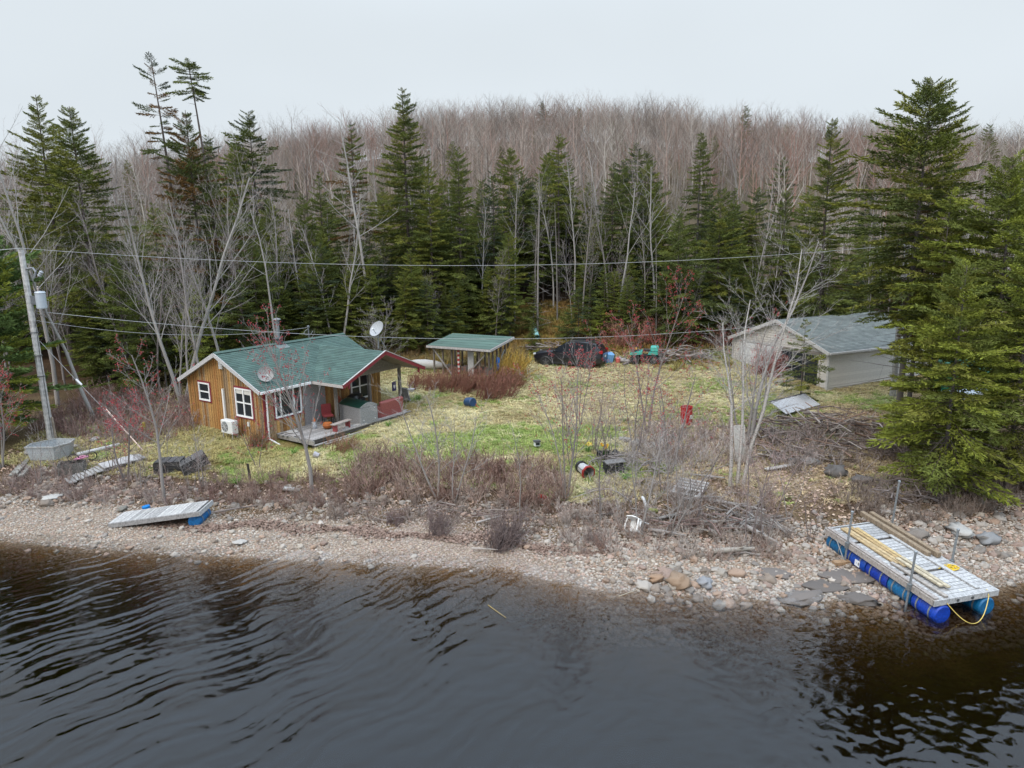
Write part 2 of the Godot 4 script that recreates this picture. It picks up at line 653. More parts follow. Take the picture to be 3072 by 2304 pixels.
func kind_of_tree(h: float, over := {}) -> Dictionary:
	var o := {"h": h, "r": h * 0.0085, "levels": 3, "count": [15, 6, 6], "start": [0.34, 0.2, 0.1], "angle": [0.75, 0.6, 0.55], "ratio": [0.36, 0.5, 0.6], "up": [0.0, 0.10, 0.08], "wander": 0.10, "taper": 0.45, "thin": [0.42, 0.48, 0.6]}
	o.merge(over, true)
	return o


func bud_mesh(tips: Array, share: float, size: float, c: Color) -> MB:
	var b := mb(c)
	for t in tips:
		if rng.randf() > share: continue
		for k in 3:
			var p: Vector3 = t + Vector3(r(-1, 1), r(-1.6, 0.4), r(-1, 1)) * size * 1.4
			b.col = c * r(0.7, 1.25)
			var d := Vector3(r(-1, 1), r(-0.4, 1), r(-1, 1)).normalized() * size
			var s := d.cross(Vector3(r(-1, 1), r(-1, 1), r(-1, 1))).normalized() * size * 0.5
			b.tri(p - s, p + s, p + d)
			b.tri(p - d * 0.3 + s.cross(d).normalized() * size * 0.5, p - d * 0.3 - s.cross(d).normalized() * size * 0.5, p + d)
	return b


# ---------- conifers ----------
func bough(sd: int, c: Color, fuzz := 1.0) -> ArrayMesh:
	# one branch spray of unit length along +x, needles as small blades on side shoots
	rng.seed = sd
	var b := mb(Color(0.10, 0.075, 0.055))
	b.tube(Vector3.ZERO, Vector3(0.9, -0.03, 0), 0.012, 0.004, 3)
	var shoots := 30
	for k in shoots:
		var t := 0.16 + 0.84 * k / (shoots - 1.0)
		var side := 1.0 if k % 2 == 0 else -1.0
		var ln := (0.40 * (1.0 - t) + 0.12) * r(0.7, 1.2)
		var at := Vector3(t * 0.93, -0.04 * t + r(-0.02, 0.02), 0)
		var dir := Vector3(r(0.55, 1.0), r(-0.28, 0.12), side * r(0.6, 1.0)).normalized()
		if k >= shoots - 2: dir = Vector3(1, r(-0.1, 0.3), side * 0.2).normalized()
		var blades := 8
		for j in blades:
			var s := (j + r(0.0, 1.0)) / blades
			var p := at + dir * ln * s
			var d := (dir * 0.8 + Vector3(r(-1, 1), r(-0.75, 0.75), r(-1, 1)) * 0.75).normalized() * r(0.055, 0.115) * fuzz
			var w := d.cross(Vector3(r(-1, 1), r(-1, 1), r(-1, 1))).normalized() * 0.0185 * fuzz
			b.col = c * r(0.72, 1.3)
			b.tri(p - w, p + w, p + d)
	return b.mesh()


func make_boughs() -> void:
	var greens := {"dark": Color(0.085, 0.104, 0.03), "mid": Color(0.125, 0.148, 0.033), "olive": Color(0.165, 0.172, 0.033), "fresh": Color(0.19, 0.215, 0.034), "blue": Color(0.055, 0.075, 0.04), "rust": Color(0.15, 0.085, 0.03), "pine": Color(0.10, 0.15, 0.045)}
	var sd := 100
	for k in greens:
		T["bough_" + k] = []
		for j in 3:
			sd += 1
			T["bough_" + k].append(bough(sd, greens[k], 1.5 if k == "pine" else 1.0))


func conifer(sd: int, o: Dictionary) -> Array:
	rng.seed = sd
	var h: float = o.h
	var rad: float = o.rad
	var base: float = o.get("base", 0.12)
	var trunk := mb(o.get("bark", Color(0.15, 0.125, 0.11)))
	var lean: Vector3 = o.get("lean", Vector3.ZERO)
	var seg := 6
	for s in seg:
		var a := float(s) / seg
		var b := (s + 1.0) / seg
		trunk.tube(lean * a * a * h + Vector3.UP * h * a, lean * b * b * h + Vector3.UP * h * b, h * 0.0105 * (1.0 - a * 0.9), h * 0.0105 * (1.0 - b * 0.9), 7)
	var st := SurfaceTool.new()
	st.begin(Mesh.PRIMITIVE_TRIANGLES)
	var y := base * h
	var step: float = o.get("step", 0.36)
	var tones: Array = o.get("tones", ["dark", "mid", "mid"])
	var az := 0.0
	var shape: float = o.get("shape", 0.8)
	var lop := r(0, TAU)
	while y < h * 0.985:
		var t := (y - base * h) / (h * (1.0 - base))
		var width := rad * pow(1.0 - t, shape) * (0.55 + 0.45 * ss(0.0, 0.18, t)) + 0.18
		var count: int = o.get("ring", 6)
		if t > 0.8: count -= 1
		for k in count:
			az += TAU / count + r(-0.35, 0.35)
			if rng.randf() < o.get("gap", 0.08) + 0.02: continue
			var ln: float = width * r(0.5, 1.25) * (1.08 + 0.2 * sin(az * 1.0 + lop + y * 0.5))
			var tilt := lerpf(o.get("droop", -0.22), 0.75, pow(t, 1.6)) + r(-0.12, 0.12)
			var bs := Basis(Vector3.UP, az) * Basis(Vector3(0, 0, 1), tilt)
			bs = bs * Basis(Vector3(1, 0, 0), r(-0.3, 0.3)) * Basis.from_scale(Vector3(ln, clampf(ln, 0.5, 1.4), clampf(ln * r(0.85, 1.15), 0.3, 1.9)))
			var f := y / h
			var at := lean * f * f * h + Vector3.UP * (y + r(-0.12, 0.12))
			var tone: String = tones[rng.randi() % tones.size()]
			var set_: Array = T["bough_" + tone]
			st.append_from(set_[rng.randi() % 3], 0, Transform3D(bs, at))
		y += step * r(0.8, 1.2) * lerpf(1.15, 0.6, t)
	var dead: int = o.get("dead", 14)
	var twig_c := Color(0.2, 0.175, 0.16)
	trunk.col = twig_c
	for k in dead:
		var yy := r(0.12, maxf(base, 0.2) + 0.1) * h
		var a2 := r(0, TAU)
		var l2 := r(0.3, 0.8) * rad
		var d2 := Vector3(cos(a2), r(-0.35, 0.05), sin(a2))
		var f2 := yy / h
		var q := lean * f2 * f2 * h + Vector3.UP * yy
		trunk.tube(q, q + d2 * l2, 0.018, 0.005, 3)
		for j in 4:
			var p := q + d2 * l2 * r(0.3, 1.0)
			trunk.twig(p, p + (d2 + Vector3(r(-1, 1), r(-0.6, 0.4), r(-1, 1))).normalized() * l2 * 0.35, 0.012, Vector3.UP)
	return [trunk.mesh(), st.commit()]


func plant_tree(called: String, label: String, category: String, meshes: Array, at: Vector3, turn: float, scale := 1.0, group := "", crown := "needles") -> Node3D:
	var o := thing(called, label, category, at, turn, group)
	o.scale = Vector3.ONE * scale
	part(o, "trunk", meshes[0], M.bark)
	part(o, "crown", meshes[1], M[crown])
	return o


func build_forest() -> void:
	make_boughs()
	# --- hillside hardwoods, far off and beyond counting ---
	var kinds := []
	for k in 6:
		rng.seed = 300 + k
		var t := hardwood(kind_of_tree(11.5 + k * 0.5, {"count": [15, 7, 5], "angle": [0.62, 0.6, 0.6], "up": [0.0, 0.05, 0.03], "start": [0.3, 0.25, 0.1], "ratio": [0.40, 0.46, 0.45], "taper": 0.35, "wander": 0.12, "r": 0.12, "thin": [0.6, 0.5, 0.8]}), Color(1.5, 1.48, 1.44), Color(0.75, 0.70, 0.66))
		var st := SurfaceTool.new()
		st.begin(Mesh.PRIMITIVE_TRIANGLES)
		st.append_from(t[0], 0, Transform3D())
		st.append_from(t[1], 0, Transform3D())
		kinds.append(st.commit())
	rng.seed = 17
	var wood := Node3D.new()
	wood.name = "hillside_wood"
	add_child(wood)
	tag(wood, "bare grey and pinkish hardwood forest covering the hillside behind the clearing", "forest", "", "stuff")
	var places := [[], [], [], [], [], []]
	var colors := [[], [], [], [], [], []]
	for k in 7000:
		var z := -60.0 - pow(rng.randf(), 0.62) * 285.0
		var half := -z * 0.80 + 12.0
		var x := r(-half, half)
		if inland(x, z) < 39.0: continue
		var d := inland(x, z)
		if d > 50.0 and rng.randf() < 0.25 + 0.35 * nz.get_noise_2d(x * 0.8, z * 0.8 + 90.0): continue
		var q := rng.randi() % 6
		var s := r(0.45, 1.15) * (0.7 if d < 46 else lerpf(0.75, 1.0, clampf((d - 46.0) / 90.0, 0.0, 1.0)))
		places[q].append(Transform3D(Basis(Vector3.UP, r(0, TAU)).scaled(Vector3(s * r(0.85, 1.15), s, s * r(0.85, 1.15))), on(x, z, -0.1)))
		var red := clampf(nz.get_noise_2d(x * 0.7 + 200.0, z * 0.7) * 2.6 + 0.1 + 0.35 * ss(15, 60, x), 0.0, 1.0)
		red *= 1.0 if rng.randf() < 0.6 else 0.2
		var c := Color(0.45, 0.405, 0.355).lerp(Color(0.14, 0.112, 0.096), clampf(rng.randf() * 0.6 + 0.2 + 1.1 * nz.get_noise_2d(x * 0.9, z * 0.9 + 300.0), 0.0, 1.0)).lerp(Color(0.34, 0.175, 0.13), red * 0.7)
		colors[q].append(c)
	for q in 6:
		many(wood, "bare_trees", kinds[q], M.twig, places[q], colors[q], "", "")
	# --- scattered far spruces sticking out of the hillside ---
	var spruces := []
	for k in 6:
		spruces.append(conifer(400 + k, {"h": 10.0, "rad": 2.1 + 0.3 * (k % 3), "base": 0.03 + 0.09 * (k % 3), "step": 0.36, "shape": 0.65 + 0.08 * (k % 4), "tones": [["dark", "mid", "mid"], ["mid", "olive", "mid"], ["dark", "blue", "mid"]][k % 3], "gap": 0.1}))
	T["spruces"] = spruces
	rng.seed = 23
	var far := [[-26.2, -75.0, 16.0], [-26.8, -72.0, 13.0], [-38.0, -255.0, 13.0], [14.0, -300.0, 15.0], [29.0, -305.0, 13.0], [80.0, -250.0, 17.0], [92.0, -245.0, 11.0], [128.0, -260.0, 12.0], [190.0, -290.0, 14.0], [176.0, -280.0, 12.0], [-60.0, -200.0, 12.0], [-20.0, -170.0, 11.0], [45.0, -160.0, 10.0], [110.0, -210.0, 11.0], [-14.0, -95.0, 11.0], [33.0, -88.0, 9.0], [60.0, -100.0, 10.0], [98.0, -150.0, 15.0], [-45.0, -110.0, 14.0], [-9.0, -118.0, 10.0], [18.0, -96.0, 9.0], [70.0, -125.0, 13.0]]
	for f in far:
		plant_tree("spruce_tree", "small dark spruce standing out among the bare trees on the hillside", "tree", spruces[rng.randi() % 6], on(f[0], f[1], -0.2), r(0, TAU), f[2] / 10.0, "spruces scattered on the hillside")
	for k in 34:
		var z := -85.0 - rng.randf() * 200.0
		var x := r(-0.72, 0.72) * -z
		plant_tree("spruce_tree", "small dark spruce standing out among the bare trees on the hillside", "tree", spruces[rng.randi() % 6], on(x, z, -0.2), r(0, TAU), r(0.6, 1.1), "spruces scattered on the hillside")
	build_belt(spruces)


func zone(x: float) -> String:
	if x < -24.0: return "at the far left"
	if x < -15.0: return "left of the cabin"
	if x < -7.0: return "behind the cabin roof"
	if x < 0.0: return "behind the open shelter"
	if x < 8.0: return "behind the mound and the car"
	if x < 15.0: return "behind the junk heap"
	if x < 24.0: return "behind the garage"
	return "at the far right"


func build_belt(spruces: Array) -> void:
	# --- the named spruces of the wood's edge: x, z, height, radius, crown base, tones, label ---
	var named := [
		[-7.5, -53.0, 17.4, 2.9, 0.28, ["mid", "olive", "dark"], "tallest spruce at the wood's edge, pointed thin top against the sky", 0.05],
		[-11.5, -54.0, 15.2, 2.0, 0.42, ["dark", "rust", "mid"], "brownish spruce with a pale bare trunk in front of it", 0.2],
		[-3.6, -52.0, 13.2, 2.4, 0.15, ["mid", "mid", "dark"], "even dark green spruce right of the tallest one behind the shelter", 0.05],
		[3.8, -56.0, 13.0, 1.9, 0.5, ["mid", "olive"], "spruce with a dense round green top above a thin dead trunk", 0.08],
		[7.7, -54.0, 10.9, 2.2, 0.2, ["dark", "dark", "mid"], "dark spruce behind the forked pale birch at mid wood edge", 0.1],
		[14.9, -57.0, 13.0, 1.5, 0.35, ["mid", "dark"], "slim pointed spruce standing above the dark broad firs", 0.06],
		[14.6, -50.0, 10.0, 2.7, 0.06, ["mid", "olive", "dark"], "broad bright green fir left of the garage roof", 0.04],
		[11.2, -47.5, 8.6, 2.9, 0.04, ["dark", "mid"], "wide low dark fir at the wood's edge behind the junk heap", 0.04],
		[-1.2, -54.0, 11.1, 1.5, 0.25, ["dark", "blue"], "narrow dark spruce with a bluish tip in the belt's middle", 0.1],
		[-5.6, -51.0, 12.6, 1.9, 0.2, ["olive", "mid"], "light green spruce leaning on the tallest spruce's right side", 0.08],
		[20.6, -47.0, 15.4, 3.0, 0.08, ["mid", "olive", "dark"], "large full conical fir behind the garage roof", 0.03],
		[19.3, -50.5, 10.3, 2.3, 0.1, ["dark", "mid"], "dark fir at the back left of the garage", 0.05],
		[-31.6, -50.0, 18.3, 4.0, 0.2, ["olive", "mid", "olive"], "tall mossy spruce at the far left skyline", 0.12],
		[-27.1, -46.0, 17.1, 4.2, 0.25, ["olive", "mid", "dark"], "broad olive spruce next to the one at the left skyline", 0.12],
		[-20.4, -47.0, 16.6, 4.0, 0.12, ["dark", "dark", "rust"], "large dark brownish spruce below the two bare-stemmed pines", 0.06],
		[-22.7, -41.0, 8.2, 2.0, 0.05, ["dark", "mid"], "young dark fir behind the utility pole and leaning birch", 0.04],
		[-18.7, -42.0, 7.0, 2.0, 0.04, ["fresh", "mid"], "young bright green fir left of the cabin roof", 0.04],
		[-16.6, -46.0, 8.6, 2.0, 0.05, ["mid", "dark"], "green fir behind the stovepipe chimney", 0.05],
		[4.0, -49.3, 1.9, 0.8, 0.02, ["mid", "dark"], "small round fir seedling on the yellow mound", 0.0],
		[6.2, -48.6, 2.6, 0.9, 0.02, ["mid", "fresh"], "small pointed fir seedling at the right of the mound", 0.0],
	]
	var sd := 500
	for n in named:
		sd += 1
		var t := conifer(sd, {"h": n[2], "rad": n[3], "base": n[4], "tones": n[5], "gap": n[7], "step": 0.36 if n[2] > 6 else 0.2, "dead": 20 if n[4] > 0.2 else 8})
		plant_tree("spruce_tree", n[6], "tree", t, on(n[0], n[1], -0.1), r(0, TAU))
	# two tall bare-stemmed pines
	var p1 := conifer(540, {"h": 20.3, "rad": 1.7, "base": 0.58, "tones": ["dark", "blue", "rust"], "gap": 0.42, "step": 0.62, "shape": 0.35, "ring": 5, "dead": 26, "lean": Vector3(-0.03, 0, 0)})
	plant_tree("pine_tree", "tall pine with sparse layered crown on a bare stem, left of the pair", "tree", p1, on(-23.9, -52.0), 0.3)
	var p2 := conifer(541, {"h": 19.8, "rad": 1.15, "base": 0.89, "tones": ["dark", "mid"], "gap": 0.1, "step": 0.3, "shape": 0.4, "ring": 8, "dead": 8, "lean": Vector3(-0.045, 0, 0)})
	plant_tree("pine_tree", "tall pine with a small tuft of needles on a long bare stem", "tree", p2, on(-19.9, -49.0), 0.0)
	# white pine at the left edge
	var wp := conifer(542, {"h": 9.6, "rad": 3.4, "base": 0.14, "tones": ["pine", "fresh", "pine"], "gap": 0.04, "step": 0.5, "shape": 0.5, "ring": 9, "droop": 0.05})
	plant_tree("pine_tree", "light green white pine with soft layered boughs at the picture's left edge", "tree", wp, on(-25.0, -33.4), 0.4)
	# the stand of spruces at the right by the water: x, z, h, rad, base, tones
	var right := [
		[18.8, -33.2, 15.8, 4.1, 0.34, ["mid", "olive", "dark"], "tallest spruce on the right, upturned bare-tipped branches against the sky", Vector3(0.012, 0, 0)],
		[20.6, -35.5, 12.2, 2.0, 0.34, ["rust", "olive", "mid"], "yellow-brown half dead spruce in the right hand stand", Vector3.ZERO],
		[20.3, -29.0, 12.4, 3.5, 0.3, ["fresh", "mid", "mid"], "broad topped bright spruce near the right edge", Vector3(0.02, 0, 0)],
		[24.0, -33.0, 13.0, 2.7, 0.2, ["mid", "dark"], "dark spruce cut by the picture's right edge", Vector3.ZERO],
		[16.3, -25.4, 8.6, 2.6, 0.07, ["fresh", "olive", "mid"], "nearest spruce by the dock with yellow-green drooping boughs", Vector3(-0.01, 0, 0)],
		[18.9, -25.6, 9.8, 2.4, 0.12, ["olive", "mid", "fresh"], "spruce at the right edge just behind the shore stones", Vector3.ZERO],
		[18.3, -30.0, 11.0, 2.0, 0.34, ["fresh", "olive", "mid"], "slim spruce whose trunk stands right of the garage's side wall", Vector3.ZERO],
		[17.6, -29.0, 6.2, 2.0, 0.05, ["fresh", "olive", "mid"], "low bushy spruce between the slash pile and the taller spruces", Vector3.ZERO],
		[21.8, -26.6, 9.6, 2.6, 0.15, ["mid", "dark"], "low dark spruce at the right edge above the stones", Vector3.ZERO],
	]
	for n in right:
		sd += 1
		var t := conifer(sd, {"h": n[2], "rad": n[3], "base": n[4], "tones": n[5], "gap": 0.12, "step": 0.30, "ring": 6, "dead": 34, "lean": n[7], "bark": Color(0.17, 0.15, 0.14), "droop": -0.25, "shape": 0.62})
		plant_tree("spruce_tree", n[6], "tree", t, on(n[0], n[1], -0.1), r(0, TAU))
	# --- unnamed fill of the belt ---
	rng.seed = 41
	var spots := []
	for k in 2600:
		var x := r(-50, 46)
		var lim := 27.5 - 12.0 * ss(-13, -19, x) - 6.0 * ss(20, 27, x) + 4.5 * ss(-4, 1, x) * ss(9, 4, x)
		var d := lim + r(0.5, 15.0) + 6.0 * ss(-16, -22, x)
		var z := shore(x) - d
		if x > 13 and x < 30 and z > -47.5: continue
		var clear := true
		for s in spots:
			if Vector2(s.x - x, s.y - z).length_squared() < 2.3:
				clear = false
				break
		if clear: spots.append(Vector2(x, z))
		if spots.size() > 430: break
	var bares := []
	for k in 7:
		rng.seed = 330 + k
		bares.append(hardwood(kind_of_tree(10.0, {"count": [18, 5, 6], "wander": 0.09, "angle": [0.5, 0.5, 0.5], "ratio": [0.22, 0.5, 0.55], "start": [0.4, 0.2, 0.1], "r": 0.075}), [Color(0.46, 0.43, 0.41), Color(0.32, 0.29, 0.27), Color(0.56, 0.535, 0.51)][k % 3], Color(0.27, 0.235, 0.225)))
	var snags := []
	for k in 3:
		rng.seed = 350 + k
		snags.append(hardwood(kind_of_tree(9.0, {"count": [44, 5, 3], "levels": 2, "start": [0.08, 0.2, 0.1], "angle": [1.5, 0.5, 0.5], "ratio": [0.10, 0.5, 0.5], "up": [0.0, -0.02, 0.0], "wander": 0.03, "thin": [0.22, 0.5, 0.5], "r": 0.07}), Color(0.30, 0.275, 0.26), Color(0.25, 0.225, 0.215)))
	T["bares"] = bares
	T["snags"] = snags
	rng.seed = 43
	for s in spots:
		var d := inland(s.x, s.y)
		var u := rng.randf()
		var back := clampf((d - 28.0) / 14.0, 0.0, 1.0)
		if s.x < -14: back = clampf((d - 17.0) / 16.0, 0.0, 1.0)
		if u < 0.56:
			var big := lerpf(0.42, 0.92, back) * r(0.75, 1.25)
			plant_tree("spruce_tree", "%s spruce in the mixed belt %s" % ["small dark" if big < 0.55 else "middling dark" if big < 0.85 else "tall dark", zone(s.x)], "tree", spruces[rng.randi() % 6], on(s.x, s.y, -0.1), r(0, TAU), big, "spruces of the belt " + zone(s.x))
		elif u < 0.88:
			plant_tree("hardwood_tree", "bare grey hardwood with fine twigs in the mixed belt " + zone(s.x), "tree", bares[rng.randi() % 7], on(s.x, s.y, -0.1), r(0, TAU), lerpf(0.85, 1.2, back) * r(0.8, 1.1), "bare hardwoods of the belt " + zone(s.x), "twig")
		else:
			plant_tree("dead_spruce", "dead grey spruce with short twigs in the belt " + zone(s.x), "tree", snags[rng.randi() % 3], on(s.x, s.y, -0.1), r(0, TAU), r(0.6, 1.0), "dead spruces of the belt " + zone(s.x), "twig")
	# --- young firs along the front of the wood ---
	rng.seed = 53
	for k in 100:
		var x := r(-17, 24)
		if x > -3.5 and x < 8.0 and rng.randf() < 0.8: continue
		var z := shore(x) - 27.0 - r(0.0, 3.5) - 1.5 * ss(0, 6, x)
		plant_tree("young_fir", "young bushy fir at the front of the wood " + zone(x), "tree", spruces[rng.randi() % 6], on(x, z, -0.05), r(0, TAU), r(0.2, 0.5), "young firs at the front of the wood")
	for k in 60:
		var x := r(-27, 0)
		var z := shore(x) - r(22.5, 30.0) - 4.0 * ss(-14, -6, x) + 5.0 * ss(-16, -22, x)
		plant_tree("spruce_tree", "bushy mid-green spruce close behind the cabin and shelter, " + zone(x), "tree", spruces[rng.randi() % 6], on(x, z, -0.05), r(0, TAU), r(0.42, 0.85), "mid-green spruces close behind cabin and shelter")
	# --- bare trees in front of the dark wood on the left ---
	rng.seed = 47
	var lefts := []
	for k in 5:
		rng.seed = 370 + k
		lefts.append(hardwood(kind_of_tree(9.5, {"count": [20, 8, 8], "start": [0.28, 0.15, 0.1], "angle": [0.5, 0.6, 0.55], "ratio": [0.26, 0.5, 0.55], "wander": 0.12, "r": 0.065}), [Color(0.40, 0.37, 0.35), Color(0.27, 0.235, 0.22)][k % 2], Color(0.32, 0.275, 0.26)))
	rng.seed = 48
	for k in 24:
		var x := r(-33, -15)
		var z := shore(x) - r(13.5, 24.0) - 4.0 * ss(-18, -13, x)
		plant_tree("hardwood_tree", "bare twiggy hardwood in front of the dark spruces " + zone(x), "tree", lefts[k % 5], on(x, z, -0.1), r(0, TAU), r(0.65, 1.25), "bare hardwoods in front of the dark wood", "twig")
	for k in 14:
		var x := r(-9, 14)
		var z := shore(x) - r(27.0, 33.0)
		plant_tree("hardwood_tree", "young bare hardwood at the front of the wood " + zone(x), "tree", lefts[k % 5], on(x, z, -0.1), r(0, TAU), r(0.45, 0.8), "young bare hardwoods at the front of the wood", "twig")
	# --- bare trees that stand out ---
	var pale := Color(0.47, 0.445, 0.42)
	var birch := Color(0.50, 0.475, 0.45)
	var stand := [
		[-22.2, -36.4, 12.3, birch, Vector3(-0.28, 0, 0.05), 1, "white birch leaning left behind the utility pole", {"start": [0.4, 0.2, 0.1], "count": [14, 7, 6]}],
		[-18.5, -38.5, 13.4, birch, Vector3(0.0, 0, 0), 2, "large pale forked birch with a wide crown left of the cabin", {"start": [0.3, 0.2, 0.1], "count": [16, 8, 7], "angle": [0.5, 0.6, 0.55], "ratio": [0.34, 0.5, 0.6], "r": 0.12}],
		[-16.5, -40.0, 10.8, pale, Vector3(-0.1, 0, 0), 1, "thin pale maple right of the large forked birch", {"angle": [0.5, 0.6, 0.5], "ratio": [0.25, 0.5, 0.5]}],
		[-26.5, -40.0, 15.0, pale, Vector3(0.02, 0, 0), 1, "tall thin grey trunk at the far left edge", {}],
		[-14.4, -43.5, 10.5, pale, Vector3(-0.12, 0, 0), 1, "pale broken trunk curving left behind the cabin", {"count": [9, 5, 5], "start": [0.55, 0.2, 0.1]}],
		[-9.9, -49.0, 16.0, birch, Vector3(-0.03, 0, 0), 1, "tall straight white trunk in front of the brownish spruce", {"start": [0.5, 0.2, 0.1], "count": [18, 5, 5], "angle": [1.0, 0.5, 0.5], "ratio": [0.22, 0.5, 0.5]}],
		[-11.6, -47.0, 11.4, pale, Vector3(0.03, 0, 0), 2, "pair of pale bare stems left of the white trunk", {"angle": [0.5, 0.6, 0.5], "ratio": [0.22, 0.5, 0.5]}],
		[7.6, -50.0, 10.4, birch, Vector3(0.06, 0, 0), 1, "forked white birch in front of the dark spruce at mid edge", {"start": [0.5, 0.2, 0.1], "count": [6, 4, 4], "angle": [0.5, 0.5, 0.5]}],
		[10.6, -52.0, 11.0, birch, Vector3(0.0, 0, 0), 1, "white birch with a wide twiggy crown above the low fir", {"start": [0.4, 0.2, 0.1], "count": [14, 8, 8]}],
		[1.9, -50.2, 11.5, Color(0.36, 0.33, 0.31), Vector3(0.0, 0, 0), 1, "dead grey spruce stem with drooping twigs on the mound", {"snag": true}],
		[-8.6, -45.6, 4.2, Color(0.33, 0.31, 0.29), Vector3(0.0, 0, 0), 3, "low grey many-stemmed bush at the wood's edge behind the satellite dish", {"count": [14, 8, 7], "start": [0.1, 0.1, 0.1], "angle": [0.8, 0.6, 0.5], "ratio": [0.5, 0.5, 0.5], "r": 0.035}],
	]
	sd = 600
	for n in stand:
		sd += 1
		rng.seed = sd
		var o := kind_of_tree(n[2], n[7])
		if n[7].has("snag"):
			o.merge({"count": [60, 6, 3], "levels": 2, "start": [0.06, 0.2, 0.1], "angle": [1.7, 0.5, 0.5], "ratio": [0.11, 0.5, 0.5], "up": [0.0, -0.04, 0.0], "wander": 0.02, "thin": [0.2, 0.5, 0.5], "r": 0.09}, true)
		var t := hardwood(o, n[3], Color(0.33, 0.295, 0.28), n[4], n[5])
		plant_tree("hardwood_tree", n[6], "tree", t, on(n[0], n[1], -0.1), 0.0, 1.0, "", "twig")


func rock_mesh(sd: int, flat: float) -> ArrayMesh:
	var f := FastNoiseLite.new()
	f.seed = sd; f.frequency = 1.1; f.fractal_octaves = 3
	var rings := 8
	var seg := 12
	var v := PackedVector3Array()
	var idx := PackedInt32Array()
	for j in rings + 1:
		var el := PI * j / rings - PI / 2
		for k in seg:
			var az := TAU * k / seg
			var d := Vector3(cos(az) * cos(el), sin(el), sin(az) * cos(el))
			var w := 0.5 * (1.0 + 0.75 * f.get_noise_3dv(d * 1.35 + Vector3(sd, 0, 0)))
			v.append(Vector3(d.x * w * (1.15 if sd % 2 == 0 else 1.0), d.y * w * flat, d.z * w * (1.0 if sd % 3 else 0.8)))
	for j in rings:
		for k in seg:
			var a := j * seg + k
			var b := j * seg + (k + 1) % seg
			idx.append_array([a, b, a + seg, b, b + seg, a + seg])
	var st := SurfaceTool.new()
	st.begin(Mesh.PRIMITIVE_TRIANGLES)
	for p in v:
		st.set_color(Color.WHITE)
		st.set_smooth_group(0)
		st.add_vertex(p)
	for q in idx: st.add_index(q)
	st.generate_normals()
	return st.commit()


func stone_color() -> Color:
	var a := [Color(0.40, 0.355, 0.31), Color(0.47, 0.43, 0.38), Color(0.33, 0.30, 0.275), Color(0.41, 0.30, 0.23), Color(0.52, 0.48, 0.44), Color(0.30, 0.25, 0.21), Color(0.44, 0.33, 0.28)]
	return a[rng.randi() % a.size()] * r(0.75, 1.15) * Color(1.03, 0.98, 0.92)


func tuft_mesh(sd: int, blades: int, tall: float, spread: float) -> ArrayMesh:
	rng.seed = sd
	var b := mb()
	for k in blades:
		var az := r(0, TAU)
		var o := Vector3(cos(az), 0, sin(az))
		var p := o * r(0, 0.09)
		var h := tall * r(0.55, 1.1)
		var m := p + o * spread * 0.35 * r(0.4, 1.2) + Vector3.UP * h * 0.7
		var e := p + o * spread * r(0.6, 1.4) + Vector3.UP * h * r(0.5, 1.0)
		var w := o.cross(Vector3.UP) * 0.011
		b.col = Color.WHITE * r(0.7, 1.15)
		b.quad(p - w, p + w, m + w * 0.7, m - w * 0.7)
		b.tri(m - w * 0.7, m + w * 0.7, e)
	return b.mesh()


func bush_mesh(sd: int, stems: int, splay: float, thick: float) -> ArrayMesh:
	# about one metre tall, thin stems with twigs
	rng.seed = sd
	var b := mb()
	for k in stems:
		var az := r(0, TAU)
		var o := Vector3(cos(az), 0, sin(az))
		var p := o * r(0, 0.18)
		var d := (Vector3.UP + o * r(0.1, splay)).normalized()
		var ln := r(0.55, 1.1)
		var q := p
		b.col = Color.WHITE * r(0.7, 1.2)
		var rad := thick * r(0.7, 1.2)
		for s in 3:
			var e := q + d * ln / 3.0
			b.tube(q, e, rad * (1.0 - s * 0.28), rad * (0.72 - s * 0.28), 3)
			for j in 3:
				var at := q.lerp(e, rng.randf())
				var td := (d + Vector3(r(-1, 1), r(-0.2, 0.8), r(-1, 1)) * 0.9).normalized()
				var te := at + td * ln * r(0.12, 0.32)
				b.twig(at, te, rad * 1.1, Vector3(r(-1, 1), r(-1, 1), r(-1, 1)))
				for m in 2:
					var a2 := at.lerp(te, r(0.3, 0.9))
					b.twig(a2, a2 + (td + Vector3(r(-1, 1), r(-0.5, 1), r(-1, 1))).normalized() * ln * 0.12, rad * 0.8, Vector3(r(-1, 1), 1, r(-1, 1)))
			d = (d + Vector3(r(-0.25, 0.25), r(-0.1, 0.15), r(-0.25, 0.25))).normalized()
			q = e
	return b.mesh()


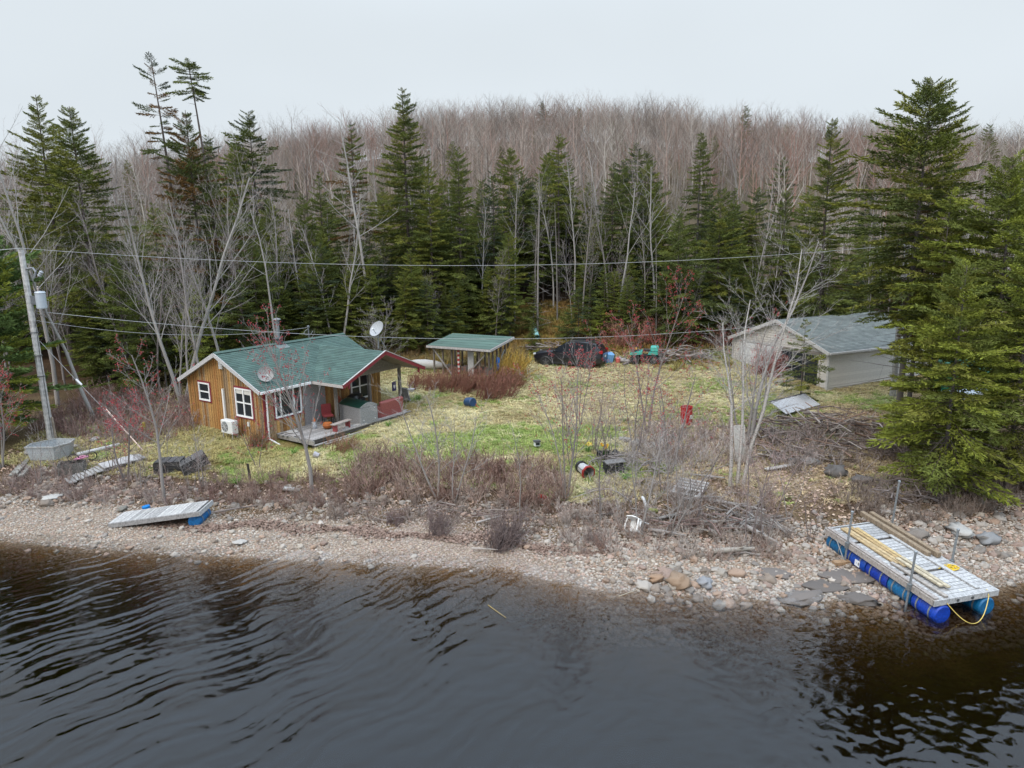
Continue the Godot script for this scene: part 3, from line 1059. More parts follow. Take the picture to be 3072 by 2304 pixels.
func build_cover() -> void:
	# --- grass ---
	var tufts := [tuft_mesh(801, 14, 0.13, 0.14), tuft_mesh(802, 12, 0.20, 0.2), tuft_mesh(803, 16, 0.09, 0.2)]
	var pl := [[], [], []]
	var co := [[], [], []]
	rng.seed = 810
	for k in 105000:
		var x := r(-24, 22)
		var d := 5.2 + 23.0 * pow(rng.randf(), 1.15)
		var z := shore(x) - d
		var w := nz2.get_noise_2d(x * 3.0, z * 3.0)
		if d < 6.8 and rng.randf() < 0.55 + w: continue
		if x < -16.5 and rng.randf() < 0.6: continue
		if x > 5.0 and d < 15.0 and rng.randf() < 0.62 + w * 0.6: continue
		if d > 15.5 and x > -1.0 and x < 13.0 and rng.randf() < 0.35: continue
		if absf(x - 11.0 + 0.3 * (d - 5.0)) < 1.0 and d < 13.0 and rng.randf() < 0.6: continue
		var lx := (x + 11.64) * 0.561 - (z + 31.88) * 0.828
		var lz := (x + 11.64) * 0.828 + (z + 31.88) * 0.561
		if lx > 0.0 and lx < 8.6 and lz > -5.9 and lz < 2.7: continue
		var gm := green_mask(x, z)
		var green := rng.randf() < gm * 0.8 + 0.05
		var c := Color(0.66, 0.58, 0.32).lerp(Color(0.48, 0.39, 0.19), clampf(0.5 + w * 1.4 + r(-0.3, 0.3), 0, 1))
		if x < -9.0: c = c.lerp(Color(0.38, 0.315, 0.08), 0.5)
		if x > 5.0 and d < 15.0: c = c.lerp(Color(0.42, 0.29, 0.18), 0.6)
		if green: c = Color(0.20, 0.30, 0.05).lerp(Color(0.38, 0.42, 0.12), rng.randf())
		c *= r(0.7, 1.3)
		var q := rng.randi() % 3
		var s := r(0.7, 1.25) * (0.75 if d > 15 else 1.0)
		pl[q].append(Transform3D(Basis(Vector3.UP, r(0, TAU)).scaled(Vector3(s, s * r(0.6, 1.2), s)), on(x, z, -0.01)))
		co[q].append(c)
	var grass := Node3D.new()
	grass.name = "grass"
	add_child(grass)
	tag(grass, "matted straw-coloured and green grass over the clearing", "grass", "", "stuff")
	for q in 3: many(grass, "tufts", tufts[q], M.plain, pl[q], co[q], "", "")
	# --- rough yellow growth on the mound at the wood's edge ---
	pl = []; co = []
	var tall := tuft_mesh(804, 18, 0.42, 0.3)
	for k in 5200:
		var x := r(-12, 14)
		var d := r(24.0, 37.0)
		if x > -1.0 and x < 9.0 and d < 27.3: continue
		if rng.randf() < ss(2, 12, absf(x - 2.5)) * 0.75: continue
		var z := shore(x) - d
		pl.append(Transform3D(Basis(Vector3.UP, r(0, TAU)).scaled(Vector3.ONE * r(0.6, 1.3)), on(x, z, -0.02)))
		var t := nz2.get_noise_2d(x * 4.0, z * 4.0)
		co.append(Color(0.42, 0.27, 0.06).lerp(Color(0.25, 0.25, 0.05), clampf(0.5 + t * 2.0, 0, 1)).lerp(Color(0.36, 0.19, 0.09), r(0, 0.5)) * r(0.7, 1.2))
	many(self, "mound_grass", tall, M.plain, pl, co, "long rusty yellow grass on the mound at the wood's edge", "grass")
	# --- leaf litter under the bank and the brush, and along the wood ---
	var leaf := mb()
	leaf.quad(Vector3(-0.04, 0, -0.025), Vector3(-0.02, 0.012, 0.035), Vector3(0.045, 0, 0.02), Vector3(0.02, 0.014, -0.035))
	pl = []; co = []
	for k in 26000:
		var x := r(-24, 19)
		var d := r(3.2, 16.0)
		var z := shore(x) - d
		var keep := ss(7.5, 5.0, d) * 0.8 + ss(4.5, 8, x) * 0.95 + ss(-15, -18, x)
		if rng.randf() > keep: continue
		pl.append(Transform3D(Basis.from_euler(Vector3(r(-0.5, 0.5), r(0, TAU), r(-0.5, 0.5))).scaled(Vector3.ONE * r(0.8, 1.7)), on(x, z, 0.02)))
		co.append(Color(0.42, 0.27, 0.19).lerp(Color(0.58, 0.45, 0.33), rng.randf()).lerp(Color(0.22, 0.13, 0.10), r(0, 0.8)))
	for k in 6500:
		var x := r(-14, 4)
		var z := shore(x) - 2.05 - 0.9 * nz2.get_noise_2d(x * 2.0, 5.0) - r(-0.4, 0.4) * r(0.2, 1.0) * (1.0 + nz2.get_noise_2d(x * 5.0, 80.0))
		pl.append(Transform3D(Basis.from_euler(Vector3(r(-0.6, 0.6), r(0, TAU), r(-0.6, 0.6))).scaled(Vector3.ONE * r(0.6, 1.3)), on(x, z, 0.035)))
		co.append(Color(0.17, 0.105, 0.08).lerp(Color(0.30, 0.21, 0.16), rng.randf()))
	many(self, "leaf_litter", leaf.mesh(), M.plain, pl, co, "fallen brown and tan leaves scattered over bank and clearing", "leaves")
	# --- pebbles ---
	var pebs := [rock_mesh(1, 0.55), rock_mesh(2, 0.7), rock_mesh(3, 0.5), rock_mesh(4, 0.62), rock_mesh(5, 0.75), rock_mesh(6, 0.45)]
	T["rocks"] = pebs
	var pp := [[], [], []]
	var pc := [[], [], []]
	rng.seed = 820
	for k in 75000:
		var x := r(-21, 20)
		var d := r(-2.2, 4.4)
		var z := shore(x) - d
		if d > 3.0 and rng.randf() < 0.45: continue
		if d < -0.4 and rng.randf() < 0.35: continue
		var w := nz2.get_noise_2d(x * 2.0, z * 4.0)
		var s := 0.035 + 0.06 * pow(rng.randf(), 3.0)
		if x > 2.0: s *= 1.4
		s *= 1.0 + 0.35 * w
		var q := rng.randi() % 3
		pp[q].append(Transform3D(Basis.from_euler(Vector3(r(-0.4, 0.4), r(0, TAU), r(-0.4, 0.4))).scaled(Vector3.ONE * s), on(x, z, 0.004)))
		var c := stone_color() * 1.3
		c = c.lerp(Color(0.50, 0.36, 0.31), 0.3 * ss(-9, -3, x) * ss(3, 0, x))
		if d < -0.12: c = Color(0.25, 0.14, 0.06).lerp(c, 0.2)   # tea-brown tint of the lake water, put into the submerged stones' colour
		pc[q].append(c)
	var gravel := Node3D.new()
	gravel.name = "gravel"
	add_child(gravel)
	tag(gravel, "beige and pinkish beach pebbles along the waterline", "gravel", "", "stuff")
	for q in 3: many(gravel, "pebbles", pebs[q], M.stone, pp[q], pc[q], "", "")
	# --- cobbles too many to count, and the biggest stones one by one ---
	pp = [[], [], []]
	pc = [[], [], []]
	for k in 2300:
		var x := r(-21, 20)
		var d := r(0.3, 5.6)
		if x < 0.0:
			d = r(2.6, 5.4) if rng.randf() < 0.8 else r(-0.5, 2.6)
		if x > 4.0: d = r(-1.0, 5.0)
		var z := shore(x) - d
		if rng.randf() < 0.5 - 1.2 * nz2.get_noise_2d(x * 2.5 + 9.0, z * 2.5): continue
		var q := rng.randi() % 3
		var s := r(0.12, 0.24)
		pp[q].append(Transform3D(Basis.from_euler(Vector3(r(-0.4, 0.4), r(0, TAU), r(-0.4, 0.4))).scaled(Vector3.ONE * s), on(x, z, s * 0.12)))
		pc[q].append(stone_color() * 1.1)
	var cobbles := Node3D.new()
	cobbles.name = "cobbles"
	add_child(cobbles)
	tag(cobbles, "fist to head sized stones strewn along the top of the beach", "stones", "", "stuff")
	for q in 3: many(cobbles, "stones", pebs[3 + q], M.stone, pp[q], pc[q], "", "")
	build_rocks()
	build_brush()


func build_rocks() -> void:
	var mats := []
	rng.seed = 830
	for k in 8:
		var m: StandardMaterial3D = M.stone.duplicate()
		m.albedo_color = (stone_color() * 1.08).linear_to_srgb()
		mats.append(m)
	# clusters: x range, d range, count, size range, name, label, group
	var sets := [
		[3.8, 7.8, -0.5, 1.3, 46, 0.24, 0.48, "rounded brown and grey stone in the heap at the cove's right shore", "stones heaped at the water right of the cove"],
		[5.5, 11.0, 0.4, 3.0, 40, 0.16, 0.34, "loose grey stone between the stone heap and the dock", "stones left of the dock"],
		[12.8, 19.0, 0.6, 4.6, 80, 0.18, 0.46, "pale grey rounded stone on the shore right of the dock", "stones right of the dock"],
		[-11.5, -5.0, 3.2, 5.0, 60, 0.2, 0.36, "pale round cobble in the band between beach and brush left of centre", "cobbles at the top of the beach"],
		[-20.0, -12.0, 2.6, 4.6, 36, 0.2, 0.42, "beige stone among the brush above the left beach", "stones above the left beach"],
		[-1.0, 6.0, 2.2, 4.6, 40, 0.18, 0.34, "grey cobble under the saplings at mid shore", "cobbles under the mid shore saplings"],
	]
	for s in sets:
		for k in s[4]:
			var x := r(s[0], s[1])
			var z := shore(x) - r(s[2], s[3])
			var size: float = r(s[5], s[6]) * (1.0 if rng.randf() < 0.8 else 1.25)
			var o := single("shore_stone", s[7], "stone", T.rocks[rng.randi() % 6], mats[rng.randi() % 8], on(x, z, size * 0.04), r(0, TAU), s[8])
			o.scale = Vector3(size, size * r(0.8, 1.1), size * r(0.75, 1.1))
	# single stones one can point at
	var one := [
		[4.95, -19.62, 0.66, 4, "largest rounded brown boulder half in the water in front of the stone heap", Color(0.38, 0.26, 0.17)],
		[5.75, -19.65, 0.42, 1, "grey boulder right of the largest brown one at the waterline", Color(0.36, 0.36, 0.37)],
		[4.35, -19.9, 0.46, 2, "orange-brown boulder left of the largest one", Color(0.42, 0.27, 0.17)],
		[15.15, -22.35, 0.78, 5, "big white boulder on the shore beside the dock timbers", Color(0.58, 0.56, 0.52)],
		[15.9, -22.0, 0.6, 1, "grey boulder right of the big white one beside the dock", Color(0.33, 0.33, 0.33)],
		[11.6, -27.8, 0.62, 5, "dark lichened boulder at the left end of the row below the brush pile", Color(0.17, 0.15, 0.135)],
		[12.2, -27.7, 0.62, 3, "pale topped boulder in the middle of the row below the brush pile", Color(0.36, 0.34, 0.32)],
		[12.75, -26.6, 0.75, 4, "largest dark boulder at the right of the row below the brush pile", Color(0.16, 0.145, 0.135)],
		[13.5, -25.9, 0.7, 2, "dark boulder nearest the near spruce's trunk", Color(0.15, 0.13, 0.12)],
		[-18.7, -27.0, 0.62, 0, "flat white slab of stone at the left end of the beach", Color(0.6, 0.57, 0.52)],
		[-15.2, -25.8, 0.36, 2, "square grey-brown stone behind the beached dock", Color(0.26, 0.24, 0.2)],
		[-9.6, -23.0, 0.4, 0, "flat pale stone on the gravel in front of the beach's middle", Color(0.55, 0.51, 0.46)],
		[5.6, -30.4, 0.55, 3, "grey rock in the pile behind the flower trough", Color(0.34, 0.32, 0.3)],
		[6.2, -30.1, 0.5, 1, "white rock in the pile behind the flower trough", Color(0.52, 0.49, 0.46)],
		[5.1, -30.9, 0.45, 5, "low flat rock at the back of the pile behind the flower trough", Color(0.38, 0.35, 0.32)],
	]
	for n in one:
		var m: StandardMaterial3D = M.stone.duplicate()
		m.albedo_color = n[5].linear_to_srgb()
		var o := single("boulder", n[4], "boulder", T.rocks[n[3]], m, on(n[0], n[1], n[2] * 0.2), n[0] * 3.0)
		o.scale = Vector3(n[2] * 1.15, n[2] * (0.9 if n[3] else 0.4), n[2])
	# flat ledges of dark rock left of the dock
	var ledge := [[9.3, -19.4, 1.3, 0.9], [10.2, -19.9, 1.7, 1.2], [8.4, -18.9, 1.1, 0.7], [9.9, -18.75, 1.2, 0.6], [11.2, -20.7, 1.4, 1.1], [8.1, -20.2, 1.0, 0.6]]
	for n in ledge:
		var m: StandardMaterial3D = M.stone.duplicate()
		m.albedo_color = (Color(0.20, 0.17, 0.15) * r(0.8, 1.2)).linear_to_srgb()
		var b := single("rock_ledge", "flat dark rock slab on the shore left of the dock", "rock", T.rocks[rng.randi() % 6], m, on(n[0], n[1], 0.0), r(-0.5, 0.5), "flat rock slabs left of the dock")
		b.scale = Vector3(n[2], 0.32, n[3])


func build_brush() -> void:
	# thickets along the bank: dense thin stems that nobody could count
	var bushes := [bush_mesh(841, 8, 0.7, 0.017), bush_mesh(842, 6, 0.5, 0.020), bush_mesh(843, 9, 0.95, 0.014)]
	T["bushes"] = bushes
	rng.seed = 844
	var patches := [
		# name, x0, x1, d0, d1, count, height, colour a, colour b, label
		["bank_thicket", -6.6, 2.0, 4.2, 7.4, 210, 0.95, Color(0.20, 0.10, 0.075), Color(0.42, 0.31, 0.25), "dense reddish brown thicket along the bank in the middle"],
		["bank_brush", -9.0, 2.5, 2.5, 4.4, 190, 0.42, Color(0.2, 0.125, 0.1), Color(0.38, 0.32, 0.27), "low dark twigs between the gravel and the middle thicket"],
		["bank_brush", -12.5, -6.4, 3.4, 5.6, 150, 0.55, Color(0.23, 0.13, 0.11), Color(0.35, 0.26, 0.2), "low red-brown brush on the bank below the cabin"],
		["bank_brush", -22.0, -12.0, 2.9, 5.2, 170, 0.55, Color(0.24, 0.15, 0.13), Color(0.38, 0.31, 0.27), "grey-brown brush on the bank behind the beached dock"],
		["shore_brush", 1.5, 9.5, 1.8, 6.8, 240, 0.6, Color(0.25, 0.155, 0.12), Color(0.5, 0.44, 0.39), "tangled grey and red twigs over the shore right of the middle"],
		["yard_brush", 4.6, 10.4, 8.6, 13.0, 70, 1.0, Color(0.28, 0.20, 0.165), Color(0.52, 0.46, 0.41), "pinkish grey bare bushes between the stone pile and the red barrel"],
		["wood_edge_brush", -25.0, -16.0, 8.5, 15.5, 280, 0.95, Color(0.25, 0.13, 0.11), Color(0.32, 0.24, 0.2), "dark red brush at the wood's edge around the utility pole"],
		["wood_edge_brush", 6.5, 16.0, 28.3, 31.0, 200, 1.3, Color(0.34, 0.13, 0.10), Color(0.36, 0.2, 0.13), "rust red bushes at the wood's edge behind the junk heap"],
		["shore_brush", 12.0, 20.5, 3.6, 6.5, 210, 0.6, Color(0.19, 0.14, 0.11), Color(0.3, 0.24, 0.2), "dark twiggy undergrowth below the spruces on the right"],
		["slash_brush", 11.0, 16.5, 7.5, 12.5, 110, 0.8, Color(0.24, 0.18, 0.155), Color(0.42, 0.36, 0.33), "grey-brown tangle of slash in front of the garage"],
		["wood_edge_brush", -12.0, 1.0, 24.5, 28.0, 220, 0.7, Color(0.25, 0.15, 0.07), Color(0.3, 0.24, 0.1), "rusty undergrowth behind the open shelter"],
	]
	for p in patches:
		var pl := [[], [], []]
		var co := [[], [], []]
		for k in p[5]:
			var x := r(p[1], p[2])
			var z := shore(x) - r(p[3], p[4])
			if rng.randf() < 0.35 - 0.8 * nz2.get_noise_2d(x * 3.0, z * 3.0) and p[5] < 60: continue
			var q := rng.randi() % 3
			var s: float = p[6] * r(0.6, 1.3)
			pl[q].append(Transform3D(Basis.from_euler(Vector3(r(-0.2, 0.2), r(0, TAU), r(-0.2, 0.2))).scaled(Vector3(s * 1.1, s, s * 1.1)), on(x, z, -0.04)))
			co[q].append(p[7].lerp(p[8], rng.randf()) * r(0.8, 1.15))
		var o := Node3D.new()
		o.name = numbered(p[0])
		add_child(o)
		tag(o, p[9], "brush", "", "stuff")
		for q in 3: many(o, "stems", bushes[q], M.twig, pl[q], co[q], "", "")
	# single bushes
	var single_bush := [
		[-1.3, -39.4, 2.5, 1.75, Color(0.22, 0.095, 0.065), "largest round red-brown bush in front of the open shelter", 12],
		[-3.2, -40.4, 2.0, 1.5, Color(0.23, 0.1, 0.065), "red-brown bush left of the largest one before the shelter", 9],
		[-5.2, -41.2, 1.9, 1.3, Color(0.25, 0.11, 0.07), "red-brown bush farthest left, by the cabin's porch", 9],
		[-0.2, -40.9, 1.3, 1.2, Color(0.24, 0.13, 0.07), "small brown bush at the right end of the row before the shelter", 6],
		[-0.1, -42.6, 1.7, 1.8, Color(0.42, 0.27, 0.05), "golden yellow bush at the shelter's right corner", 9],
		[-8.0, -30.8, 1.2, 0.9, Color(0.27, 0.14, 0.08), "low rusty bush in front of the cabin's deck steps", 6],
		[-11.9, -31.4, 0.7, 1.1, Color(0.24, 0.14, 0.07), "dead brown potted-looking shrub beside the heat pump", 4],
		[-0.42, -22.6, 1.0, 1.5, Color(0.17, 0.125, 0.115), "tallest dark willow clump on the gravel at mid shore", 5],
		[-2.8, -23.5, 0.7, 1.1, Color(0.18, 0.13, 0.12), "dark willow clump on the gravel left of the tallest one", 4],
		[-4.4, -24.2, 0.5, 0.7, Color(0.2, 0.14, 0.13), "smallest willow clump on the gravel farthest left", 3],
		[2.6, -22.3, 0.8, 0.6, Color(0.24, 0.18, 0.16), "low grey twig clump on the gravel right of the willows", 4],
		[15.5, -41.9, 1.3, 1.9, Color(0.36, 0.14, 0.12), "tall red-twigged bush left of the garage door", 7],
	]
	var k2 := 0
	for n in single_bush:
		k2 += 1
		rng.seed = 860 + k2
		var st := SurfaceTool.new()
		st.begin(Mesh.PRIMITIVE_TRIANGLES)
		for k in n[6] * 3:
			var an := r(0, TAU)
			var rr: float = sqrt(rng.randf()) * n[2] * 0.62
			var s: float = n[3] * r(0.7, 1.05) * (1.0 - 0.35 * rr / n[2])
			st.append_from(bushes[k % 3], 0, Transform3D(Basis.from_euler(Vector3(sin(an) * 0.35, an, -cos(an) * 0.35)).scaled(Vector3.ONE * s), Vector3(cos(an) * rr, 0, sin(an) * rr)))
		var m: StandardMaterial3D = M.twig.duplicate()
		m.albedo_color = n[4].linear_to_srgb()
		single("bush", n[5], "bush", st.commit(), m, on(n[0], n[1], -0.05), 0.0)
	build_saplings()


func build_saplings() -> void:
	var grey := Color(0.36, 0.33, 0.31)
	var dark := Color(0.25, 0.22, 0.21)
	var redbud := Color(0.34, 0.05, 0.055)
	# x, z, h, stems, bark, lean, buds, label, extra
	var list := [
		[-13.76, -26.26, 6.0, 1, grey, Vector3.ZERO, 0.30, "tallest slender maple sapling at the left shore behind the beached dock", {"start": [0.33, 0.2, 0.1], "count": [15, 6, 5], "angle": [0.8, 0.6, 0.5], "ratio": [0.42, 0.45, 0.5], "r": 0.07}],
		[-16.29, -28.2, 4.0, 2, dark, Vector3(-0.05, 0, 0), 0.35, "twin-stemmed sapling behind the plank walkway on the left", {"start": [0.3, 0.2, 0.1], "count": [12, 6, 5], "ratio": [0.42, 0.45, 0.5], "r": 0.045}],
		[-23.0, -30.3, 4.3, 3, grey, Vector3.ZERO, 0.4, "red-budded sapling clump at the picture's left edge", {"start": [0.25, 0.2, 0.1], "count": [12, 6, 5], "ratio": [0.4, 0.45, 0.5], "r": 0.045}],
		[-8.02, -26.56, 6.1, 1, Color(0.37, 0.345, 0.325), Vector3(0.0, 0, 0), 0.38, "broom-shaped maple sapling standing in front of the cabin", {"start": [0.28, 0.2, 0.1], "count": [24, 6, 5], "angle": [0.5, 0.4, 0.4], "ratio": [0.55, 0.4, 0.45], "up": [0.0, 0.12, 0.08], "r": 0.085, "taper": 0.55}],
		[-2.99, -26.0, 4.4, 2, Color(0.42, 0.39, 0.36), Vector3(-0.1, 0, 0), 0.0, "bare grey two-stemmed sapling rising from the bank thicket", {"start": [0.22, 0.2, 0.1], "count": [13, 6, 5], "ratio": [0.48, 0.45, 0.5], "r": 0.05, "splay": 1.2}],
		[-2.3, -25.6, 3.6, 2, Color(0.4, 0.37, 0.35), Vector3(0.1, 0, 0), 0.0, "smaller grey sapling right beside the two-stemmed one in the thicket", {"start": [0.3, 0.2, 0.1], "count": [11, 5, 5], "ratio": [0.45, 0.45, 0.5], "r": 0.04}],
		[1.97, -25.1, 5.2, 3, Color(0.33, 0.30, 0.28), Vector3(0.0, 0, 0), 0.15, "three-stemmed grey sapling in the middle of the clearing's shore", {"start": [0.3, 0.2, 0.1], "count": [13, 6, 5], "angle": [0.55, 0.5, 0.5], "ratio": [0.42, 0.45, 0.5], "r": 0.05, "splay": 0.5}],
		[6.31, -31.9, 6.6, 2, Color(0.3, 0.25, 0.235), Vector3(0.0, 0, 0), 0.75, "red-flowering maple rising in front of the junk heap", {"start": [0.3, 0.2, 0.1], "count": [13, 5, 4], "angle": [0.65, 0.5, 0.45], "ratio": [0.5, 0.42, 0.45], "r": 0.055}],
		[3.3, -33.4, 4.6, 3, Color(0.3, 0.25, 0.235), Vector3(0.0, 0, 0), 0.25, "thin red-budded stems in front of the black car", {"start": [0.3, 0.2, 0.1], "count": [10, 5, 4], "ratio": [0.4, 0.42, 0.45], "r": 0.03, "splay": 0.7}],
		[3.08, -23.7, 3.9, 1, dark, Vector3(0.0, 0, 0), 0.0, "straight thin stem standing in the cobbles right of the red bottle", {"start": [0.35, 0.2, 0.1], "count": [9, 5, 4], "ratio": [0.32, 0.45, 0.5], "r": 0.04}],
		[4.32, -22.7, 3.6, 2, grey, Vector3(0.06, 0, 0), 0.0, "curved grey alder stems beside the white chair", {"start": [0.2, 0.2, 0.1], "count": [12, 6, 5], "ratio": [0.45, 0.45, 0.5], "r": 0.045, "wander": 0.2}],
		[5.4, -22.6, 3.4, 3, grey, Vector3(0.1, 0, 0), 0.0, "spreading alder clump right of the white chair", {"start": [0.2, 0.2, 0.1], "count": [11, 6, 5], "ratio": [0.45, 0.45, 0.5], "r": 0.04, "wander": 0.2, "splay": 1.5}],
		[6.3, -27.0, 4.2, 3, Color(0.31, 0.28, 0.265), Vector3(0.0, 0, 0), 0.1, "grey branching shrub left of the white-barked birches", {"start": [0.25, 0.2, 0.1], "count": [13, 7, 6], "ratio": [0.45, 0.45, 0.5], "r": 0.05}],
		[10.2, -29.8, 5.4, 2, Color(0.36, 0.33, 0.31), Vector3(-0.12, 0, 0), 0.1, "leaning grey sapling right of the red barrel", {"start": [0.3, 0.2, 0.1], "count": [12, 6, 6], "ratio": [0.45, 0.45, 0.5], "r": 0.06}],
		[5.2, -28.9, 4.2, 3, Color(0.31, 0.27, 0.26), Vector3(0.05, 0, 0), 0.1, "pinkish bare shrub behind the black boxes", {"start": [0.2, 0.2, 0.1], "count": [12, 6, 6], "ratio": [0.45, 0.45, 0.5], "r": 0.04}],
		[0.2, -24.4, 3.4, 1, Color(0.38, 0.35, 0.33), Vector3(0.03, 0, 0), 0.0, "single thin stem between thicket and three-stemmed sapling", {"start": [0.35, 0.2, 0.1], "count": [8, 5, 4], "ratio": [0.35, 0.45, 0.5], "r": 0.03}],
		[-11.0, -29.0, 2.6, 2, dark, Vector3(0.0, 0, 0), 0.2, "knee-high twiggy sapling on the lawn below the heat pump", {"start": [0.2, 0.2, 0.1], "count": [9, 5, 4], "ratio": [0.4, 0.45, 0.5], "r": 0.02}],
		[-18.2, -28.3, 2.8, 3, dark, Vector3(0.0, 0, 0), 0.0, "thin dark stems growing through the plank walkway", {"start": [0.3, 0.2, 0.1], "count": [7, 4, 4], "ratio": [0.3, 0.45, 0.5], "r": 0.02}],
	]
	var sd := 900
	for n in list:
		sd += 1
		rng.seed = sd
		var t := hardwood(kind_of_tree(n[2], n[8]), n[4], n[4] * 0.92, n[5], n[3])
		var o := plant_tree("sapling", n[7], "tree", t, on(n[0], n[1], -0.05), 0.0, 1.0, "", "twig")
		if n[6] > 0.0:
			part(o, "buds", bud_mesh(t[2], n[6], 0.045, redbud), M.plain)
	# thin nameless stems over the middle shore and yard
	rng.seed = 940
	var thin := []
	for k in 5: thin.append(hardwood(kind_of_tree(3.6, {"start": [0.25, 0.2, 0.1], "count": [10, 5, 5], "ratio": [0.42, 0.45, 0.5], "r": 0.026, "wander": 0.16, "splay": 0.9}), [Color(0.36, 0.33, 0.31), Color(0.27, 0.22, 0.21)][k % 2], [Color(0.40, 0.36, 0.345), Color(0.33, 0.23, 0.21)][k % 2], Vector3.ZERO, 2 + k % 2))
	for k in 30:
		var x := r(2.0, 10.5)
		var z := shore(x) - r(2.8, 12.5)
		if x > 6.4 and z < -25.0: continue
		plant_tree("bare_shrub", "thin bare grey stems among the twigs between thicket and birches", "shrub", thin[k % 5], on(x, z, -0.05), r(0, TAU), r(0.5, 1.1), "thin bare stems right of the middle", "twig")
	for k in 12:
		var x := r(-21.0, -12.5)
		var z := shore(x) - r(3.4, 6.0)
		plant_tree("bare_shrub", "thin bare grey stems on the bank behind the left beach", "shrub", thin[k % 5], on(x, z, -0.05), r(0, TAU), r(0.4, 0.85), "thin bare stems on the left bank", "twig")
	# white-barked birch clump
	var b := thing("birch_clump", "clump of white-barked birches with tangled crown in front of the garage", "tree", on(8.6, -25.75, -0.05))
	rng.seed = 950
	var stems := [[-0.25, 0.0, Vector3(0.02, 0, -0.08), 6.4], [0.05, -0.1, Vector3(0.10, 0, -0.15), 7.4], [0.22, 0.05, Vector3(0.17, 0, -0.06), 9.2]]
	for s in stems:
		var ot := kind_of_tree(s[3], {"start": [0.42, 0.15, 0.1], "count": [13, 8, 7], "angle": [0.9, 0.7, 0.6], "ratio": [0.36, 0.5, 0.55], "wander": 0.16, "r": 0.075, "thin": [0.34, 0.5, 0.6]})
		var t := hardwood(ot, Color(0.44, 0.415, 0.39), Color(0.34, 0.31, 0.29), s[2])
		part(b, "trunk", t[0], M.birch).position = Vector3(s[0], 0, s[1])
		part(b, "crown", t[1], M.twig).position = Vector3(s[0], 0, s[1])
	# the pale crooked tree between birches and garage
	var pale := hardwood(kind_of_tree(9.6, {"start": [0.3, 0.15, 0.1], "count": [14, 8, 7], "angle": [0.9, 0.8, 0.6], "ratio": [0.30, 0.5, 0.55], "wander": 0.2, "r": 0.08, "up": [0.0, 0.03, 0.05], "thin": [0.36, 0.5, 0.6]}), Color(0.42, 0.395, 0.37), Color(0.36, 0.33, 0.31), Vector3(0.12, 0, -0.05))
	plant_tree("hardwood_tree", "crooked pale tree with many twisted branches in front of the garage door", "tree", pale, on(10.6, -30.2, -0.05), 0.0, 1.0, "", "twig")
	var tangle := hardwood(kind_of_tree(4.6, {"start": [0.1, 0.15, 0.1], "count": [15, 9, 7], "angle": [1.0, 0.8, 0.6], "ratio": [0.55, 0.5, 0.5], "wander": 0.25, "r": 0.06, "up": [0.0, 0.0, 0.05]}), Color(0.44, 0.41, 0.39), Color(0.42, 0.385, 0.37), Vector3.ZERO, 3)
	plant_tree("shrub", "grey tangled shrub below the white garage door", "shrub", tangle, on(11.4, -31.8, -0.05), 0.0, 1.0, "", "twig")
	# a young fir leaning over the garage corner
	var yf := conifer(960, {"h": 4.4, "rad": 1.3, "base": 0.1, "tones": ["dark", "olive"], "gap": 0.35, "step": 0.34, "ring": 5})
	plant_tree("spruce_tree", "scrawny young fir in front of the garage's dark door", "tree", yf, on(15.4, -36.6), 0.0)
	# fresh green clumps on the lawn
	var gt := tuft_mesh(805, 40, 0.30, 0.25)
	var gm: StandardMaterial3D = M.plain.duplicate()
	gm.albedo_color = Color(0.14, 0.27, 0.04).linear_to_srgb()
	var greens := [[-9.85, -30.4, "bright green leafy clump under the deck's left corner"], [-7.6, -31.0, "bright green leafy clump at the deck's front"], [-11.4, -27.6, "small bright green clump left of the black post"], [4.4, -26.5, "bright green clump below the black boxes"], [-5.3, -38.6, "bright green leafy clump between porch and bushes"], [-6.2, -34.0, "bright green clump at the deck's right end"]]
	for g in greens:
		single("green_clump", g[2], "plant", gt, gm, on(g[0], g[1])).scale = Vector3.ONE * 1.3


# overlapping shingle tabs on a roof plane: corner at the eave, unit vectors along the eave, up the slope and outwards
func shingles(b: MB, corner: Vector3, along: Vector3, up: Vector3, out: Vector3, length: float, slope: float, c: Color, course := 0.145, tab := 0.31, jitter := 0.12) -> void:
	var rows := int(ceil(slope / course))
	for k in rows:
		var s0 := k * course
		var s1 := minf(s0 + course * 1.25, slope)
		var x := -tab * (0.5 if k % 2 else 0.0)
		var tone := r(0.9, 1.07)
		while x < length:
			var a := maxf(x, 0.0)
			var e := minf(x + tab - 0.008, length)
			if e - a > 0.02:
				b.col = c * tone * r(1.0 - jitter, 1.0 + jitter) * (1.0 + 0.3 * nz2.get_noise_2d((corner.x + along.x * a + along.z * a) * 9.0, s0 * 14.0))
				var p := corner + along * a + up * s0 + out * 0.022
				var q := corner + along * e + up * s0 + out * 0.022
				var p1 := corner + along * a + up * s1 + out * 0.004
				var q1 := corner + along * e + up * s1 + out * 0.004
				b.quad(p, q, q1, p1)
				b.quad(p - out * 0.03, q - out * 0.03, q, p)
			x += tab


func slab(b: MB, corner: Vector3, along: Vector3, up: Vector3, out: Vector3, length: float, slope: float, thick: float) -> void:
	b.box(corner + along * length * 0.5 + up * slope * 0.5 - out * thick * 0.5, Vector3(length, thick, slope), Basis(along, out, along.cross(out)))


